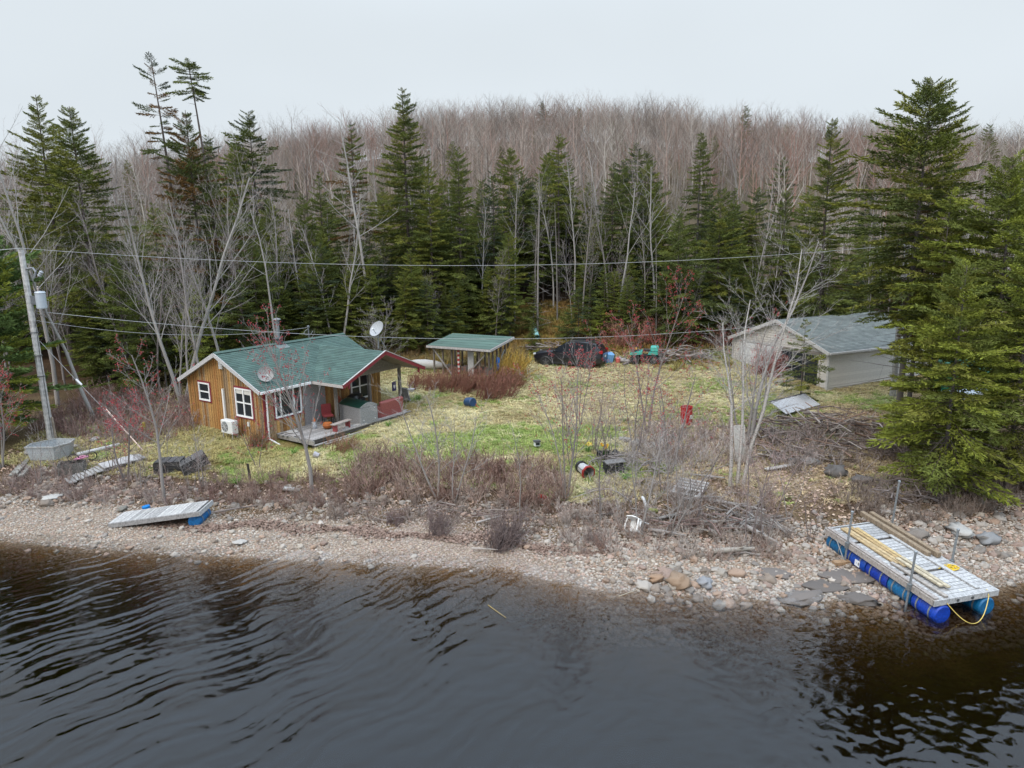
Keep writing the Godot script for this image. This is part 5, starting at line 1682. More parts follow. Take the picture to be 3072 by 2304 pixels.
func build_garage() -> void:
	rng.seed = 1200
	var g := thing("garage", "beige vinyl-sided garage with grey-green roof and white overhead door", "garage", Vector3(17.86, 1.79, -39.0), 0.444)
	var W := 7.48
	var L := 8.6
	var H := 2.21
	var R := 1.40
	var pitch := R / (W / 2)
	var beige := Color(0.78, 0.73, 0.665)
	var core := mb(Color(0.3, 0.27, 0.23))
	core.prism(PackedVector2Array([Vector2(0, -0.05), Vector2(W, -0.05), Vector2(W, H), Vector2(W / 2, H + R), Vector2(0, H)]), 0.0, L, Transform3D(Basis(Vector3(0, 0, -1), Vector3.UP, Vector3(1, 0, 0)), Vector3.ZERO))
	part(g, "wall", core, M.plain)
	part(g, "foundation", mb(Color(0.34, 0.34, 0.33)).box(Vector3(L / 2, -0.32, -W / 2), Vector3(L + 0.06, 0.6, W + 0.06)), M.stone)
	# lap siding, one course at a time
	var lap := 0.15
	var y := 0.0
	while y < H + R - 0.1:
		var a := 0.0
		var e := W
		if y + lap > H:
			a = (y + lap - H) / pitch
			e = W - a
		if e - a > 0.2:
			var b := mb(beige * r(0.94, 1.05))
			b.quad(Vector3(-0.055, y, -e), Vector3(-0.055, y, -a), Vector3(-0.012, y + lap, -a), Vector3(-0.012, y + lap, -e))
			b.quad(Vector3(0.0, y, -e), Vector3(0.0, y, -a), Vector3(-0.055, y, -a), Vector3(-0.055, y, -e))
			part(g, "siding_board", b, M.dusty)
		if y + lap < H + 0.05:
			var c := mb(beige * r(0.94, 1.05))
			c.quad(Vector3(0, y, 0.055), Vector3(L, y, 0.055), Vector3(L, y + lap, 0.012), Vector3(0, y + lap, 0.012))
			c.quad(Vector3(0, y, 0), Vector3(L, y, 0), Vector3(L, y, 0.055), Vector3(0, y, 0.055))
			part(g, "siding_board", c, M.dusty)
		y += lap
	var white := Color(0.66, 0.64, 0.62)
	for p in [Vector3(-0.03, H / 2, 0.03), Vector3(-0.03, H / 2, -W - 0.03), Vector3(L, H / 2, 0.03)]:
		part(g, "corner_post", mb(white).box(p, Vector3(0.12, H + 0.06, 0.12)), M.dusty)
	# overhead door
	var dr := part(g, "overhead_door", mb(Color(0.70, 0.70, 0.71)).box(Vector3(-0.045, 1.0, -5.5), Vector3(0.04, 2.02, 2.6)), M.dusty)
	for k in 5: part(dr, "panel", mb(Color(0.86, 0.86, 0.86)).box(Vector3(-0.07, 0.2 + 0.4 * k, -5.5), Vector3(0.025, 0.375, 2.56)), M.dusty)
	for z in [-6.87, -4.13]: part(dr, "jamb", mb(white).box(Vector3(-0.06, 1.03, z), Vector3(0.06, 2.1, 0.12)), M.dusty)
	part(dr, "lintel", mb(white).box(Vector3(-0.061, 2.12, -5.5), Vector3(0.06, 0.12, 2.85)), M.dusty)
	# second, glazed door
	var gd := part(g, "glazed_door", mb(Color(0.3, 0.29, 0.26)).box(Vector3(-0.045, 1.0, -2.05), Vector3(0.05, 2.04, 2.9)), M.dusty)
	for k in 3: part(gd, "pane", mb().box(Vector3(-0.075, 1.0, -3.0 + 0.95 * k), Vector3(0.02, 1.8, 0.86)), M.glass)
	for z in [-3.55, -0.56]: part(gd, "jamb", mb(beige * 0.9).box(Vector3(-0.06, 1.03, z), Vector3(0.06, 2.1, 0.14)), M.dusty)
	part(gd, "lintel", mb(Color(0.33, 0.29, 0.26)).box(Vector3(-0.061, 2.06, -2.05), Vector3(0.06, 0.14, 3.1)), M.dusty)
	var lamp := part(g, "wall_lamp", mb(Color(0.5, 0.5, 0.5)).box(Vector3(-0.06, 1.88, -0.27), Vector3(0.04, 0.22, 0.2)), M.plain)
	part(lamp, "shade", mb(Color(0.03, 0.03, 0.03)).lathe([[0.09, 0], [0.08, 0.08], [0.0, 0.1]], 10, Transform3D(Basis(), Vector3(-0.14, 1.83, -0.27))), M.plain)
	# roof
	var over := 0.25
	var sl := sqrt(1.0 + pitch * pitch)
	var slope := (W / 2 + over) * sl
	var up_f := Vector3(0, pitch, -1).normalized()
	var out_f := Vector3(0, 1, pitch).normalized()
	var up_b := Vector3(0, pitch, 1).normalized()
	var out_b := Vector3(0, 1, -pitch).normalized()
	var cf := Vector3(-0.3, H + 0.1 - over * pitch, over)
	var cbk := Vector3(-0.3, H + 0.1 - over * pitch, -W - over)
	var RL := L + 0.6
	var d := mb(Color(0.45, 0.43, 0.4))
	slab(d, cf, Vector3(1, 0, 0), up_f, out_f, RL, slope, 0.09)
	slab(d, cbk + Vector3(RL, 0, 0), Vector3(-1, 0, 0), up_b, out_b, RL, slope, 0.09)
	var roof := part(g, "roof", d, M.wood)
	var s := mb()
	shingles(s, cf, Vector3(1, 0, 0), up_f, out_f, RL, slope, Color(0.21, 0.22, 0.21))
	shingles(s, cbk + Vector3(RL, 0, 0), Vector3(-1, 0, 0), up_b, out_b, RL, slope, Color(0.21, 0.22, 0.21))
	part(roof, "shingles", s, M.shingle).set_meta("kind", "stuff")
	for k in [1, -1]:
		var mid := Vector3(-0.325, H + 0.03 + (R - over * pitch) * 0.5, -W / 2 + k * (W / 2 + over) * 0.5)
		part(g, "rake_board", mb(white).box(mid, Vector3(0.03, 0.2, slope), Basis(Vector3.RIGHT, k * atan(pitch))), M.dusty)
	part(g, "gutter", mb(white).box(cf + Vector3(RL / 2, -0.06, 0.05), Vector3(RL, 0.11, 0.1)), M.dusty)
	# tarp and tent behind the spruces
	var t := thing("green_tarp", "green tarpaulin shelter seen between the right hand spruces", "tarp shelter", on(25.9, -38.6), 0.5)
	part(t, "cover", mb(Color(0.01, 0.16, 0.085)).prism(PackedVector2Array([Vector2(-1.1, 0.1), Vector2(1.1, 0.1), Vector2(1.05, 1.5), Vector2(0.55, 2.1), Vector2(-0.55, 2.1), Vector2(-1.05, 1.5)]), -1.6, 1.6), M.gloss)
	part(t, "ridge_sheet", mb(Color(0.6, 0.62, 0.68)).box(Vector3(0.1, 2.13, 0.4), Vector3(1.0, 0.04, 1.6)), M.dusty)
	var wl := thing("white_trailer", "low white boat trailer parked between the right hand spruces", "trailer", on(23.9, -36.3), 0.3)
	part(wl, "hull", mb(Color(0.66, 0.67, 0.68)).prism(PackedVector2Array([Vector2(-1.7, 0.75), Vector2(1.7, 0.75), Vector2(1.5, 0.3), Vector2(-1.2, 0.3)]), -0.6, 0.6), M.gloss)
	part(wl, "frame", mb(Color(0.5, 0.5, 0.5)).box(Vector3(0, 0.24, 0), Vector3(3.0, 0.08, 0.9)), M.steel)
	for z in [-0.7, 0.7]: part(wl, "wheel", mb(Color(0.02, 0.02, 0.02)).tube(Vector3(0.2, 0.25, z - 0.08), Vector3(0.2, 0.25, z + 0.08), 0.26, 0.26, 14, true), M.dusty)
	# white sheet leaning over the slash, and a board beside it
	var sh := thing("roof_panel", "white metal panel lying tilted on the slash in front of the garage", "panel", Vector3(14.6, 1.95, -35.2), 0.64)
	part(sh, "sheet", mb(Color(0.62, 0.63, 0.65)).box(Vector3.ZERO, Vector3(3.1, 0.04, 1.0), Basis(Vector3.RIGHT, 0.45)), M.dusty)
	for k in 6: part(sh, "rib", mb(Color(0.68, 0.68, 0.7)).box(Vector3(-1.4 + 0.56 * k, 0.03, 0), Vector3(0.05, 0.03, 1.0), Basis(Vector3.RIGHT, 0.45)), M.dusty)
	part(sh, "edge_trim", mb(Color(0.07, 0.07, 0.07)).box(Vector3(0, 0.25, -0.48), Vector3(3.15, 0.05, 0.05), Basis(Vector3.RIGHT, 0.45)), M.dusty)
	single("white_board", "upright pale board half hidden behind the birch stems", "board", mb(Color(0.6, 0.57, 0.52)).box(Vector3(0, 0.75, 0), Vector3(0.5, 1.5, 0.06), Basis(Vector3.RIGHT, -0.2)), M.wood, on(9.5, -28.3), 0.2)


func barrel(parent: Node, at: Vector3, along: Vector3, length: float, rad: float, c: Color, straps := true) -> void:
	var t := Transform3D(Basis(Quaternion(Vector3.UP, along)), at - along * length / 2)
	var b := part(parent, "barrel", mb(c).lathe([[0.0, 0.02], [rad * 0.86, 0.0], [rad * 0.97, 0.04], [rad, 0.1], [rad * 0.985, length * 0.33], [rad * 1.02, length * 0.36], [rad * 0.985, length * 0.39], [rad * 0.985, length * 0.62], [rad * 1.02, length * 0.65], [rad * 0.985, length * 0.68], [rad, length - 0.1], [rad * 0.97, length - 0.04], [rad * 0.86, length], [0.0, length - 0.02]], 20, t), M.plastic)
	if straps:
		for f in [0.25, 0.75]:
			part(b, "strap", mb(Color(0.5, 0.52, 0.53)).lathe([[rad * 1.03, length * f - 0.025], [rad * 1.03, length * f + 0.025]], 20, t), M.steel)


func build_docks() -> void:
	rng.seed = 1300
	# --- floating dock hauled out on the right ---
	var d := thing("floating_dock", "grey wooden floating dock on blue barrels, half on the right shore", "dock", Vector3(11.34, 0.654, -17.42), 0.263)
	d.basis = Basis(Vector3.UP, 0.263) * Basis(Vector3.RIGHT, 0.076)
	var W := 2.12
	var L := 4.3
	var grey := Color(0.50, 0.495, 0.49)
	part(d, "frame", mb(Color(0.2, 0.19, 0.18)).box(Vector3(W / 2, -0.11, -L / 2), Vector3(W - 0.1, 0.1, L - 0.1)), M.wood)
	part(d, "rim_board", mb(Color(0.44, 0.39, 0.35)).box(Vector3(-0.02, -0.085, -L / 2), Vector3(0.05, 0.17, L + 0.06)), M.wood)
	part(d, "rim_board", mb(grey).box(Vector3(W + 0.02, -0.085, -L / 2), Vector3(0.05, 0.17, L + 0.06)), M.wood)
	part(d, "rim_board", mb(grey * 1.05).box(Vector3(W / 2, -0.086, 0.02), Vector3(W + 0.09, 0.17, 0.05)), M.wood)
	part(d, "rim_board", mb(grey).box(Vector3(W / 2, -0.086, -L - 0.02), Vector3(W + 0.09, 0.17, 0.05)), M.wood)
	for x in [0.75, 1.25]: part(d, "bolt", mb(Color(0.2, 0.2, 0.2)).tube(Vector3(x, -0.09, 0.04), Vector3(x, -0.09, 0.06), 0.045, 0.045, 10, true), M.steel)
	var z := -0.005
	var n := 0
	while z > -L + 0.1:
		var w := 0.136
		if n == 8 or n == 20:   # open seams between the sections
			z -= 0.11
		part(d, "plank", mb(grey * r(0.75, 1.25)).box(Vector3(W / 2 + r(-0.01, 0.01), -0.02 + r(0, 0.006), z - w / 2), Vector3(W - 0.02, 0.035, w)), M.wood)
		z -= w + 0.018
		n += 1
	part(d, "rail_plank", mb(grey * 1.12).box(Vector3(1.62, 0.035, -1.75), Vector3(0.13, 0.04, 3.2)), M.wood)
	part(d, "edge_plank", mb(Color(0.4, 0.36, 0.33)).box(Vector3(0.06, 0.03, -L / 2), Vector3(0.13, 0.04, L)), M.wood)
	var blues := [Color(0.005, 0.07, 0.55), Color(0.004, 0.17, 0.40), Color(0.005, 0.05, 0.45), Color(0.006, 0.08, 0.5), Color(0.004, 0.15, 0.36)]
	for k in 5:
		barrel(d, Vector3(0.3, -0.47, -0.36 - 0.88 * k), Vector3(0, 0, 1), 0.85, 0.285, blues[k])
	for k in 5:
		barrel(d, Vector3(1.82, -0.47, -0.36 - 0.88 * k), Vector3(0, 0, 1), 0.85, 0.285, blues[(k + 1) % 5])
	part(d, "barrel_label", mb(Color(0.7, 0.72, 0.75)).box(Vector3(0.02, -0.47, -2.85), Vector3(0.012, 0.2, 0.2)), M.plain)
	# posts with brackets
	var posts := [[-0.08, -0.78, 1.0, -0.95], [-0.08, -3.25, 1.05, -0.8], [W + 0.08, -1.55, 1.0, -0.5], [W + 0.08, -3.9, 1.55, -0.6]]
	for p in posts:
		var q := part(d, "post", mb(Color(0.5, 0.52, 0.53)).tube(Vector3(p[0], p[3], p[1]), Vector3(p[0] + 0.03, p[2], p[1] - 0.02), 0.032, 0.032, 10, true), M.steel)
		part(q, "cap", mb(Color(0.6, 0.62, 0.63)).lathe([[0.0, 0.0], [0.045, 0.0], [0.045, 0.05], [0.0, 0.07]], 10, Transform3D(Basis(), Vector3(p[0] + 0.03, p[2], p[1] - 0.02))), M.steel)
		part(q, "sleeve", mb(Color(0.42, 0.44, 0.45)).box(Vector3(p[0], -0.05, p[1]), Vector3(0.1, 0.2, 0.1)), M.steel)
		part(q, "foot", mb(Color(0.5, 0.52, 0.53)).tube(Vector3(p[0], p[3] + 0.1, p[1]), Vector3(p[0] + (0.32 if p[0] < 1 else -0.32), p[3] + 0.14, p[1]), 0.025, 0.025, 8), M.steel)
	part(d, "brace", mb(Color(0.6, 0.61, 0.62)).tube(Vector3(-0.06, -0.1, -3.75), Vector3(-0.08, -0.62, -3.27), 0.02, 0.02, 6), M.steel)
	# block under the left far post
	single("wood_block", "tan plank block under the dock's left rear post", "board", mb(Color(0.42, 0.27, 0.15)).box(Vector3(0, 0.06, 0), Vector3(0.9, 0.1, 0.2)), M.wood, on(10.45, -20.55, 0.0), 0.2)
	# lumber laid on the dock
	var B := Basis(Vector3.UP, 0.263) * Basis(Vector3.RIGHT, 0.076)
	var o := d.position
	var lum := [[0.42, -2.95, 2.3, 0.0, "long yellow lumber board, outermost of the bundle on the dock's left", Color(0.50, 0.36, 0.19)], [0.56, -2.85, 2.5, 0.01, "long yellow lumber board, second of the bundle on the dock's left", Color(0.55, 0.41, 0.23)], [0.72, -2.9, 2.4, -0.02, "long yellow lumber board, third of the bundle on the dock's left", Color(0.48, 0.33, 0.16)], [0.86, -2.75, 2.5, -0.03, "long yellow lumber board, innermost of the bundle on the dock's left", Color(0.58, 0.42, 0.2)], [0.62, -1.2, 1.6, 0.02, "pale short lumber board overlapping the bundle's lower end", Color(0.55, 0.47, 0.33)], [0.78, -1.15, 1.7, -0.01, "pale short lumber board lying inside the lower bundle", Color(0.52, 0.45, 0.32)], [0.36, -0.95, 1.9, 0.03, "grey weathered board along the dock's left edge", Color(0.40, 0.36, 0.32)]]
	for q in lum:
		var e := single("lumber_board", q[4], "board", mb(q[5]).box(Vector3.ZERO, Vector3(0.12, 0.045, q[2])), M.wood, o + B * Vector3(q[0], 0.045 + (0.05 if q[1] > -1.3 and q[0] > 0.5 else 0.0), q[1]))
		e.basis = B * Basis(Vector3.UP, q[3])
	for q in [[1.74, -3.35, "square brown timber, left of the two at the dock's rear"], [2.02, -3.25, "square brown timber, right of the two at the dock's rear"]]:
		var e := single("timber", q[2], "timber", mb(Color(0.30, 0.225, 0.15)).bbox(Vector3.ZERO, Vector3(0.15, 0.15, 2.9), 0.012), M.wood, o + B * Vector3(q[0], 0.10, q[1]))
		e.basis = B * Basis(Vector3.UP, -0.03)
	# ropes
	var coil := mb(Color(0.62, 0.42, 0.03))
	rng.seed = 1310
	var pts := []
	for k in 110:
		var an := k * 0.5
		var rr := 0.11 + 0.07 * sin(k * 0.37)
		pts.append(Vector3(cos(an) * rr * 1.3 + r(-0.02, 0.02), 0.015 + 0.02 * rng.randf(), sin(an) * rr + r(-0.02, 0.02)))
	for k in 10: pts.append(Vector3(-0.15 - 0.03 * k, 0.015, -0.1 - 0.06 * sin(k * 0.6)))
	coil.path(pts, 0.009, 4)
	var ce := single("rope_coil", "yellow rope coil lying on the dock's right side", "rope", coil, M.plain, o + B * Vector3(1.86, 0.0, -1.25))
	ce.basis = B
	var loop := mb(Color(0.6, 0.45, 0.12))
	pts = []
	for k in 21:
		var t := k / 20.0
		pts.append(Vector3(lerpf(0.35, 1.78, t), -0.1 - 0.62 * sin(PI * t) * (1.0 - 0.35 * t), 0.08 + 0.35 * sin(PI * t)))
	pts.append(Vector3(1.82, 0.02, -0.05))
	loop.path(pts, 0.012, 5)
	var le := single("mooring_rope", "yellow rope hanging in a loop from the dock's water end", "rope", loop, M.plain, o)
	le.basis = B
	# --- small dock section on the left beach, one end propped on a blue barrel ---
	var a := Vector3(-14.97, 0.34, -24.45)
	var xr := (Vector3(-11.56, 0.80, -24.36) - a)
	var len1 := xr.length()
	xr = xr.normalized()
	var zr := Vector3(0.16, 0.0, 1.0)
	var yr := zr.cross(xr).normalized()
	zr = xr.cross(yr).normalized()
	var k1 := thing("dock_section", "small grey plank dock section on the left beach, one end on a blue barrel", "dock", a)
	k1.basis = Basis(xr, yr, zr)
	var WD := 1.08
	part(k1, "frame", mb(Color(0.2, 0.19, 0.18)).box(Vector3(len1 / 2, -0.1, -WD / 2), Vector3(len1 - 0.1, 0.1, WD - 0.1)), M.wood)
	part(k1, "rim_board", mb(Color(0.36, 0.345, 0.33)).box(Vector3(len1 / 2, -0.09, 0.02), Vector3(len1, 0.17, 0.045)), M.wood)
	part(k1, "rim_board", mb(Color(0.5, 0.5, 0.49)).box(Vector3(len1 + 0.02, -0.09, -WD / 2), Vector3(0.045, 0.17, WD + 0.05)), M.wood)
	part(k1, "rim_board", mb(Color(0.36, 0.345, 0.33)).box(Vector3(-0.02, -0.09, -WD / 2), Vector3(0.045, 0.17, WD)), M.wood)
	var x := 0.0
	while x < len1 - 0.1:
		part(k1, "plank", mb(Color(0.5, 0.48, 0.455) * r(0.72, 1.2)).box(Vector3(x + 0.068, -0.018 + r(0, 0.006), -WD / 2 + r(-0.01, 0.01)), Vector3(0.134, 0.035, WD)), M.wood)
		x += 0.152
	barrel(k1, Vector3(len1 - 0.32, -0.42, -WD / 2), zr * Vector3(0, 0, 0) + Vector3(0, 0, 1), 0.95, 0.25, Color(0.005, 0.17, 0.46))
	part(k1, "barrel_scrap", mb(Color(0.006, 0.18, 0.5)).lathe([[0.0, 0.0], [0.14, 0.02], [0.15, 0.16], [0.0, 0.18]], 10, Transform3D(Basis(), Vector3(0.75, -0.1, -WD - 0.18))), M.gloss)


func sticks(parent: Node, count: int, size: Vector3, ln: Vector2, rad: Vector2, tones: Array, called := "branch") -> void:
	# a heap of single branches
	for k in count:
		var p := Vector3(r(-0.5, 0.5) * size.x, 0, r(-0.5, 0.5) * size.z)
		var fall := 1.0 - Vector2(p.x / size.x * 2.0, p.z / size.z * 2.0).length() * 0.75
		p.y = maxf(0.04, r(0.0, size.y) * maxf(fall, 0.1))
		var an := r(0, TAU)
		var l := r(ln.x, ln.y)
		var d := Vector3(cos(an), r(-0.3, 0.3), sin(an)).normalized()
		var rr := r(rad.x, rad.y)
		var b := mb(tones[rng.randi() % tones.size()] * r(0.75, 1.2))
		var m := p + Vector3(r(-0.1, 0.1), r(-0.05, 0.1), r(-0.1, 0.1)) * l
		var a := p - d * l / 2
		var e := p + d * l / 2
		a.y = maxf(a.y, 0.02)
		e.y = maxf(e.y, 0.02)
		b.tube(a, m, rr, rr * 0.85, 5).tube(m, e, rr * 0.85, rr * 0.5, 5)
		for j in 2:
			var q := m.lerp(e, rng.randf())
			b.tube(q, q + (d + Vector3(r(-1, 1), r(-0.2, 0.8), r(-1, 1))).normalized() * l * 0.25, rr * 0.4, rr * 0.15, 3)
		part(parent, called, b, M.bark)


func build_yard() -> void:
	rng.seed = 1400
	build_shelter()
	build_car()
	# teal culvert pipe on the bank
	var cp := thing("culvert_pipe", "pale turquoise plastic pipe lying up the bank behind the car", "pipe", Vector3(1.72, 4.05, -49.9))
	var dir := Vector3(-0.16, 0.42, -2.45).normalized()
	var ta := Transform3D(Basis(Quaternion(Vector3.UP, dir)), -dir * 1.35)
	part(cp, "tube", mb(Color(0.28, 0.52, 0.50)).lathe([[0.16, 0.03], [0.165, 0], [0.165, 2.15], [0.19, 2.2], [0.19, 2.62], [0.165, 2.65]], 18, ta), M.gloss)
	part(cp, "bore", mb(Color(0.28, 0.52, 0.50)).lathe([[0.0, 1.6], [0.15, 1.6], [0.158, 0.0]], 18, ta), M.plain)
	part(cp, "end_cap", mb(Color(0.48, 0.62, 0.70)).lathe([[0.2, 2.5], [0.2, 2.7], [0.0, 2.74]], 18, ta), M.gloss)
	# blue bin behind the car
	var bin := thing("plastic_bin", "light blue ribbed plastic bin lying behind the black car", "bin", on(6.35, -45.15), 0.25)
	var bb := Basis(Vector3(0, 0, 1), -0.15) * Basis(Vector3.RIGHT, 0.2)
	part(bin, "body", mb(Color(0.16, 0.36, 0.62)).bbox(Vector3(0, 0.31, 0), Vector3(0.5, 0.62, 0.5), 0.05, bb), M.gloss)
	for k in 3: part(bin, "rib", mb(Color(0.2, 0.42, 0.68)).box(bb * Vector3(-0.15 + 0.15 * k, 0, 0.255) + Vector3(0, 0.31, 0), Vector3(0.05, 0.5, 0.02), bb), M.gloss)
	part(bin, "base", mb(Color(0.02, 0.025, 0.03)).box(bb * Vector3(0.27, 0, 0) + Vector3(0, 0.31, 0), Vector3(0.03, 0.55, 0.46), bb), M.plain)
	single("white_bag", "white crumpled bag between car and blue bin", "bag", rock_mesh(12, 0.7), M.plain, on(5.75, -45.5, 0.15)).scale = Vector3(0.6, 0.45, 0.45)
	build_atv()
	# junk heap
	var heap := thing("brush_heap", "heap of bleached branches at the wood's edge left of the garage", "brush pile", on(11.2, -45.2))
	sticks(heap, 70, Vector3(3.6, 1.3, 1.6), Vector2(0.7, 2.0), Vector2(0.02, 0.06), [Color(0.42, 0.37, 0.35), Color(0.3, 0.25, 0.235), Color(0.5, 0.45, 0.42)])
	var heap2 := thing("brush_heap", "flat pile of grey boards and branches beside the turquoise pipe", "brush pile", on(2.6, -47.9))
	sticks(heap2, 34, Vector3(2.8, 0.45, 1.2), Vector2(0.8, 1.8), Vector2(0.025, 0.06), [Color(0.4, 0.36, 0.34), Color(0.28, 0.23, 0.21)])
	var rub := [[7.2, -45.1, 0.45], [7.55, -45.0, 0.4], [7.0, -45.4, 0.35], [9.6, -45.0, 0.5], [9.9, -44.9, 0.4], [9.75, -45.4, 0.5], [10.0, -45.7, 0.45]]
	for q in rub:
		var o := single("rubble_stone", "pale rubble stone beside the quad bike at the wood's edge", "stone", T.rocks[rng.randi() % 6], M.rubble, on(q[0], q[1], 0.1), r(0, 6), "rubble by the quad bike")
		o.scale = Vector3.ONE * q[2]
	# red barrel with a white notice
	var rb := thing("oil_drum", "red steel drum with a white notice standing on the leaf litter", "drum", on(8.5, -33.3), 0.15)
	part(rb, "body", mb(Color(0.36, 0.008, 0.012)).lathe([[0.0, 0.03], [0.27, 0.03], [0.285, 0], [0.285, 0.28], [0.297, 0.30], [0.285, 0.32], [0.285, 0.55], [0.297, 0.57], [0.285, 0.59], [0.285, 0.86], [0.295, 0.87], [0.28, 0.885], [0.262, 0.87], [0.262, 0.4], [0.0, 0.38]], 22), M.gloss)
	part(rb, "notice", mb(Color(0.62, 0.62, 0.6)).box(Vector3(0.12, 0.4, 0.267), Vector3(0.2, 0.2, 0.012), Basis(Vector3.UP, 0.45)), M.plain)
	# blue drum lying end-on
	var bd := thing("plastic_drum", "dark blue plastic drum lying in front of the red-brown bushes", "drum", on(-2.3, -37.3, 0.24), 0.4)
	barrel(bd, Vector3(0, 0, 0), Vector3(0.3, 0.15, 1).normalized(), 0.6, 0.26, Color(0.02, 0.07, 0.17), false)
	part(bd, "rope", mb(Color(0.45, 0.08, 0.05)).path([Vector3(0.2, 0.0, 0.2), Vector3(0.3, -0.2, 0.3), Vector3(0.32, -0.22, 0.55)], 0.025, 5), M.plain)
	# solar lantern
	var sl := thing("garden_lantern", "small white and black lantern standing on the lawn", "lantern", on(1.07, -30.1), 0.3)
	part(sl, "stake", mb(Color(0.1, 0.1, 0.1)).tube(Vector3.ZERO, Vector3(0, 0.16, 0), 0.03, 0.03, 6), M.plain)
	part(sl, "housing", mb(Color(0.6, 0.62, 0.64)).bbox(Vector3(0, 0.26, 0), Vector3(0.26, 0.2, 0.2), 0.03), M.gloss)
	part(sl, "panel", mb().box(Vector3(0, 0.27, 0.108), Vector3(0.18, 0.12, 0.02)), M.glass)
	part(sl, "roof", mb(Color(0.05, 0.05, 0.05)).bbox(Vector3(0, 0.385, 0), Vector3(0.32, 0.05, 0.26), 0.02), M.plain)
	# flower trough
	var tr := thing("flower_trough", "black broken plastic trough with daffodils in the rubble", "planter", on(4.0, -28.6), 0.1)
	for s in [-1, 1]:
		part(tr, "half", mb(Color(0.03, 0.033, 0.036)).box(Vector3(0.24 * s, 0.24, 0), Vector3(0.5, 0.05, 0.5), Basis(Vector3(0, 0, 1), s * 0.75)), M.gloss)
		part(tr, "end_wall", mb(Color(0.04, 0.043, 0.047)).box(Vector3(0.1 * s, 0.2, 0.26 * s), Vector3(0.6, 0.3, 0.04)), M.gloss)
	flowers("daffodils in the black trough, yellow heads on green leaves", on(3.95, -28.75, 0.2), 9, Color(0.72, 0.42, 0.01))
	flowers("pale yellow daffodils left of the trough in the rubble", on(3.3, -29.5, 0.0), 9, Color(0.7, 0.55, 0.12))
	var bx := thing("crate", "black slatted plastic crate below the flower trough", "crate", on(4.05, -27.2), 0.15)
	for k in 4:
		part(bx, "slat", mb(Color(0.035, 0.035, 0.037)).box(Vector3(0, 0.06 + 0.11 * k, 0.22), Vector3(0.72, 0.08, 0.03)), M.dusty)
		part(bx, "slat", mb(Color(0.035, 0.035, 0.037)).box(Vector3(0.36, 0.06 + 0.11 * k, 0), Vector3(0.03, 0.08, 0.44)), M.dusty)
		part(bx, "slat", mb(Color(0.035, 0.035, 0.037)).box(Vector3(-0.36, 0.06 + 0.11 * k, 0), Vector3(0.03, 0.08, 0.44)), M.dusty)
	part(bx, "lid", mb(Color(0.22, 0.21, 0.2)).box(Vector3(0.05, 0.48, 0), Vector3(0.8, 0.03, 0.5), Basis(Vector3(0, 0, 1), 0.06)), M.wood)
	# white, black and red lighthouse drum on its side
	var wd := thing("toppled_lantern", "toppled white eight-sided garden lighthouse with black cap and red rim", "garden ornament", on(2.86, -26.95, 0.26), 0.0)
	var ax := Vector3(0.38, -0.1, 0.9).normalized()
	var tw := Transform3D(Basis(Quaternion(Vector3.UP, ax)), -ax * 0.36)
	part(wd, "body", mb(Color(0.64, 0.63, 0.62)).lathe([[0.2, 0.08], [0.25, 0.62]], 8, tw), M.dusty)
	part(wd, "inside", mb(Color(0.42, 0.40, 0.39)).lathe([[0.0, 0.2], [0.18, 0.2], [0.25, 0.7]], 8, tw), M.dusty)
	part(wd, "red_rim", mb(Color(0.45, 0.03, 0.02)).lathe([[0.25, 0.62], [0.30, 0.63], [0.30, 0.72], [0.25, 0.72]], 8, tw), M.dusty)
	part(wd, "black_cap", mb(Color(0.02, 0.02, 0.022)).lathe([[0.0, -0.04], [0.25, 0.0], [0.26, 0.1], [0.2, 0.12]], 14, tw), M.gloss)
	for k in 4: part(wd, "stripe", mb(Color(0.04, 0.035, 0.035)).tube(tw * Vector3(cos(k * PI / 2) * 0.215, 0.1, sin(k * PI / 2) * 0.215), tw * Vector3(cos(k * PI / 2) * 0.262, 0.62, sin(k * PI / 2) * 0.262), 0.012, 0.012, 4), M.plain)
	# black fence post
	single("fence_post", "short black weathered post in the brush below the cabin", "post", mb(Color(0.05, 0.04, 0.035)).tube(Vector3(0, -0.1, 0), Vector3(-0.06, 0.75, 0), 0.06, 0.045, 7, true), M.bark, on(-10.9, -27.8))
	# slash pile before the garage
	var sp := thing("slash_pile", "large brown pile of cut branches in front of the garage", "brush pile", on(14.2, -30.4))
	sticks(sp, 300, Vector3(7.4, 1.9, 5.0), Vector2(0.8, 2.4), Vector2(0.015, 0.05), [Color(0.25, 0.2, 0.18), Color(0.45, 0.4, 0.37), Color(0.34, 0.22, 0.16), Color(0.17, 0.13, 0.115)])
	var sp2 := thing("slash_pile", "dark tangle of branches between boulders and dock", "brush pile", on(14.3, -25.2))
	sticks(sp2, 70, Vector3(3.0, 0.7, 1.8), Vector2(0.6, 1.8), Vector2(0.012, 0.035), [Color(0.2, 0.16, 0.15), Color(0.3, 0.26, 0.25)])
	# left side of the yard
	build_left()


func flowers(label: String, at: Vector3, count: int, c: Color) -> void:
	var o := thing("daffodils", label, "flowers", at)
	var lv := mb(Color(0.07, 0.17, 0.03))
	for k in 40:
		var an := r(0, TAU)
		var p := Vector3(cos(an), 0, sin(an)) * r(0, 0.14)
		lv.twig(p, p * 1.7 + Vector3.UP * r(0.18, 0.34), 0.035, Vector3(cos(an), 0, sin(an)))
	part(o, "leaves", lv, M.plain)
	for k in count:
		var an := r(0, TAU)
		var p := Vector3(cos(an), 0, sin(an)) * r(0.02, 0.22) + Vector3.UP * r(0.26, 0.4)
		part(o, "flower", mb(c * r(0.85, 1.2)).lathe([[0.0, 0.0], [0.03, 0.01], [0.075, 0.035], [0.03, 0.03], [0.03, 0.06]], 6, Transform3D(Basis.from_euler(Vector3(r(0.3, 1.2), an, 0)), p)), M.plain)


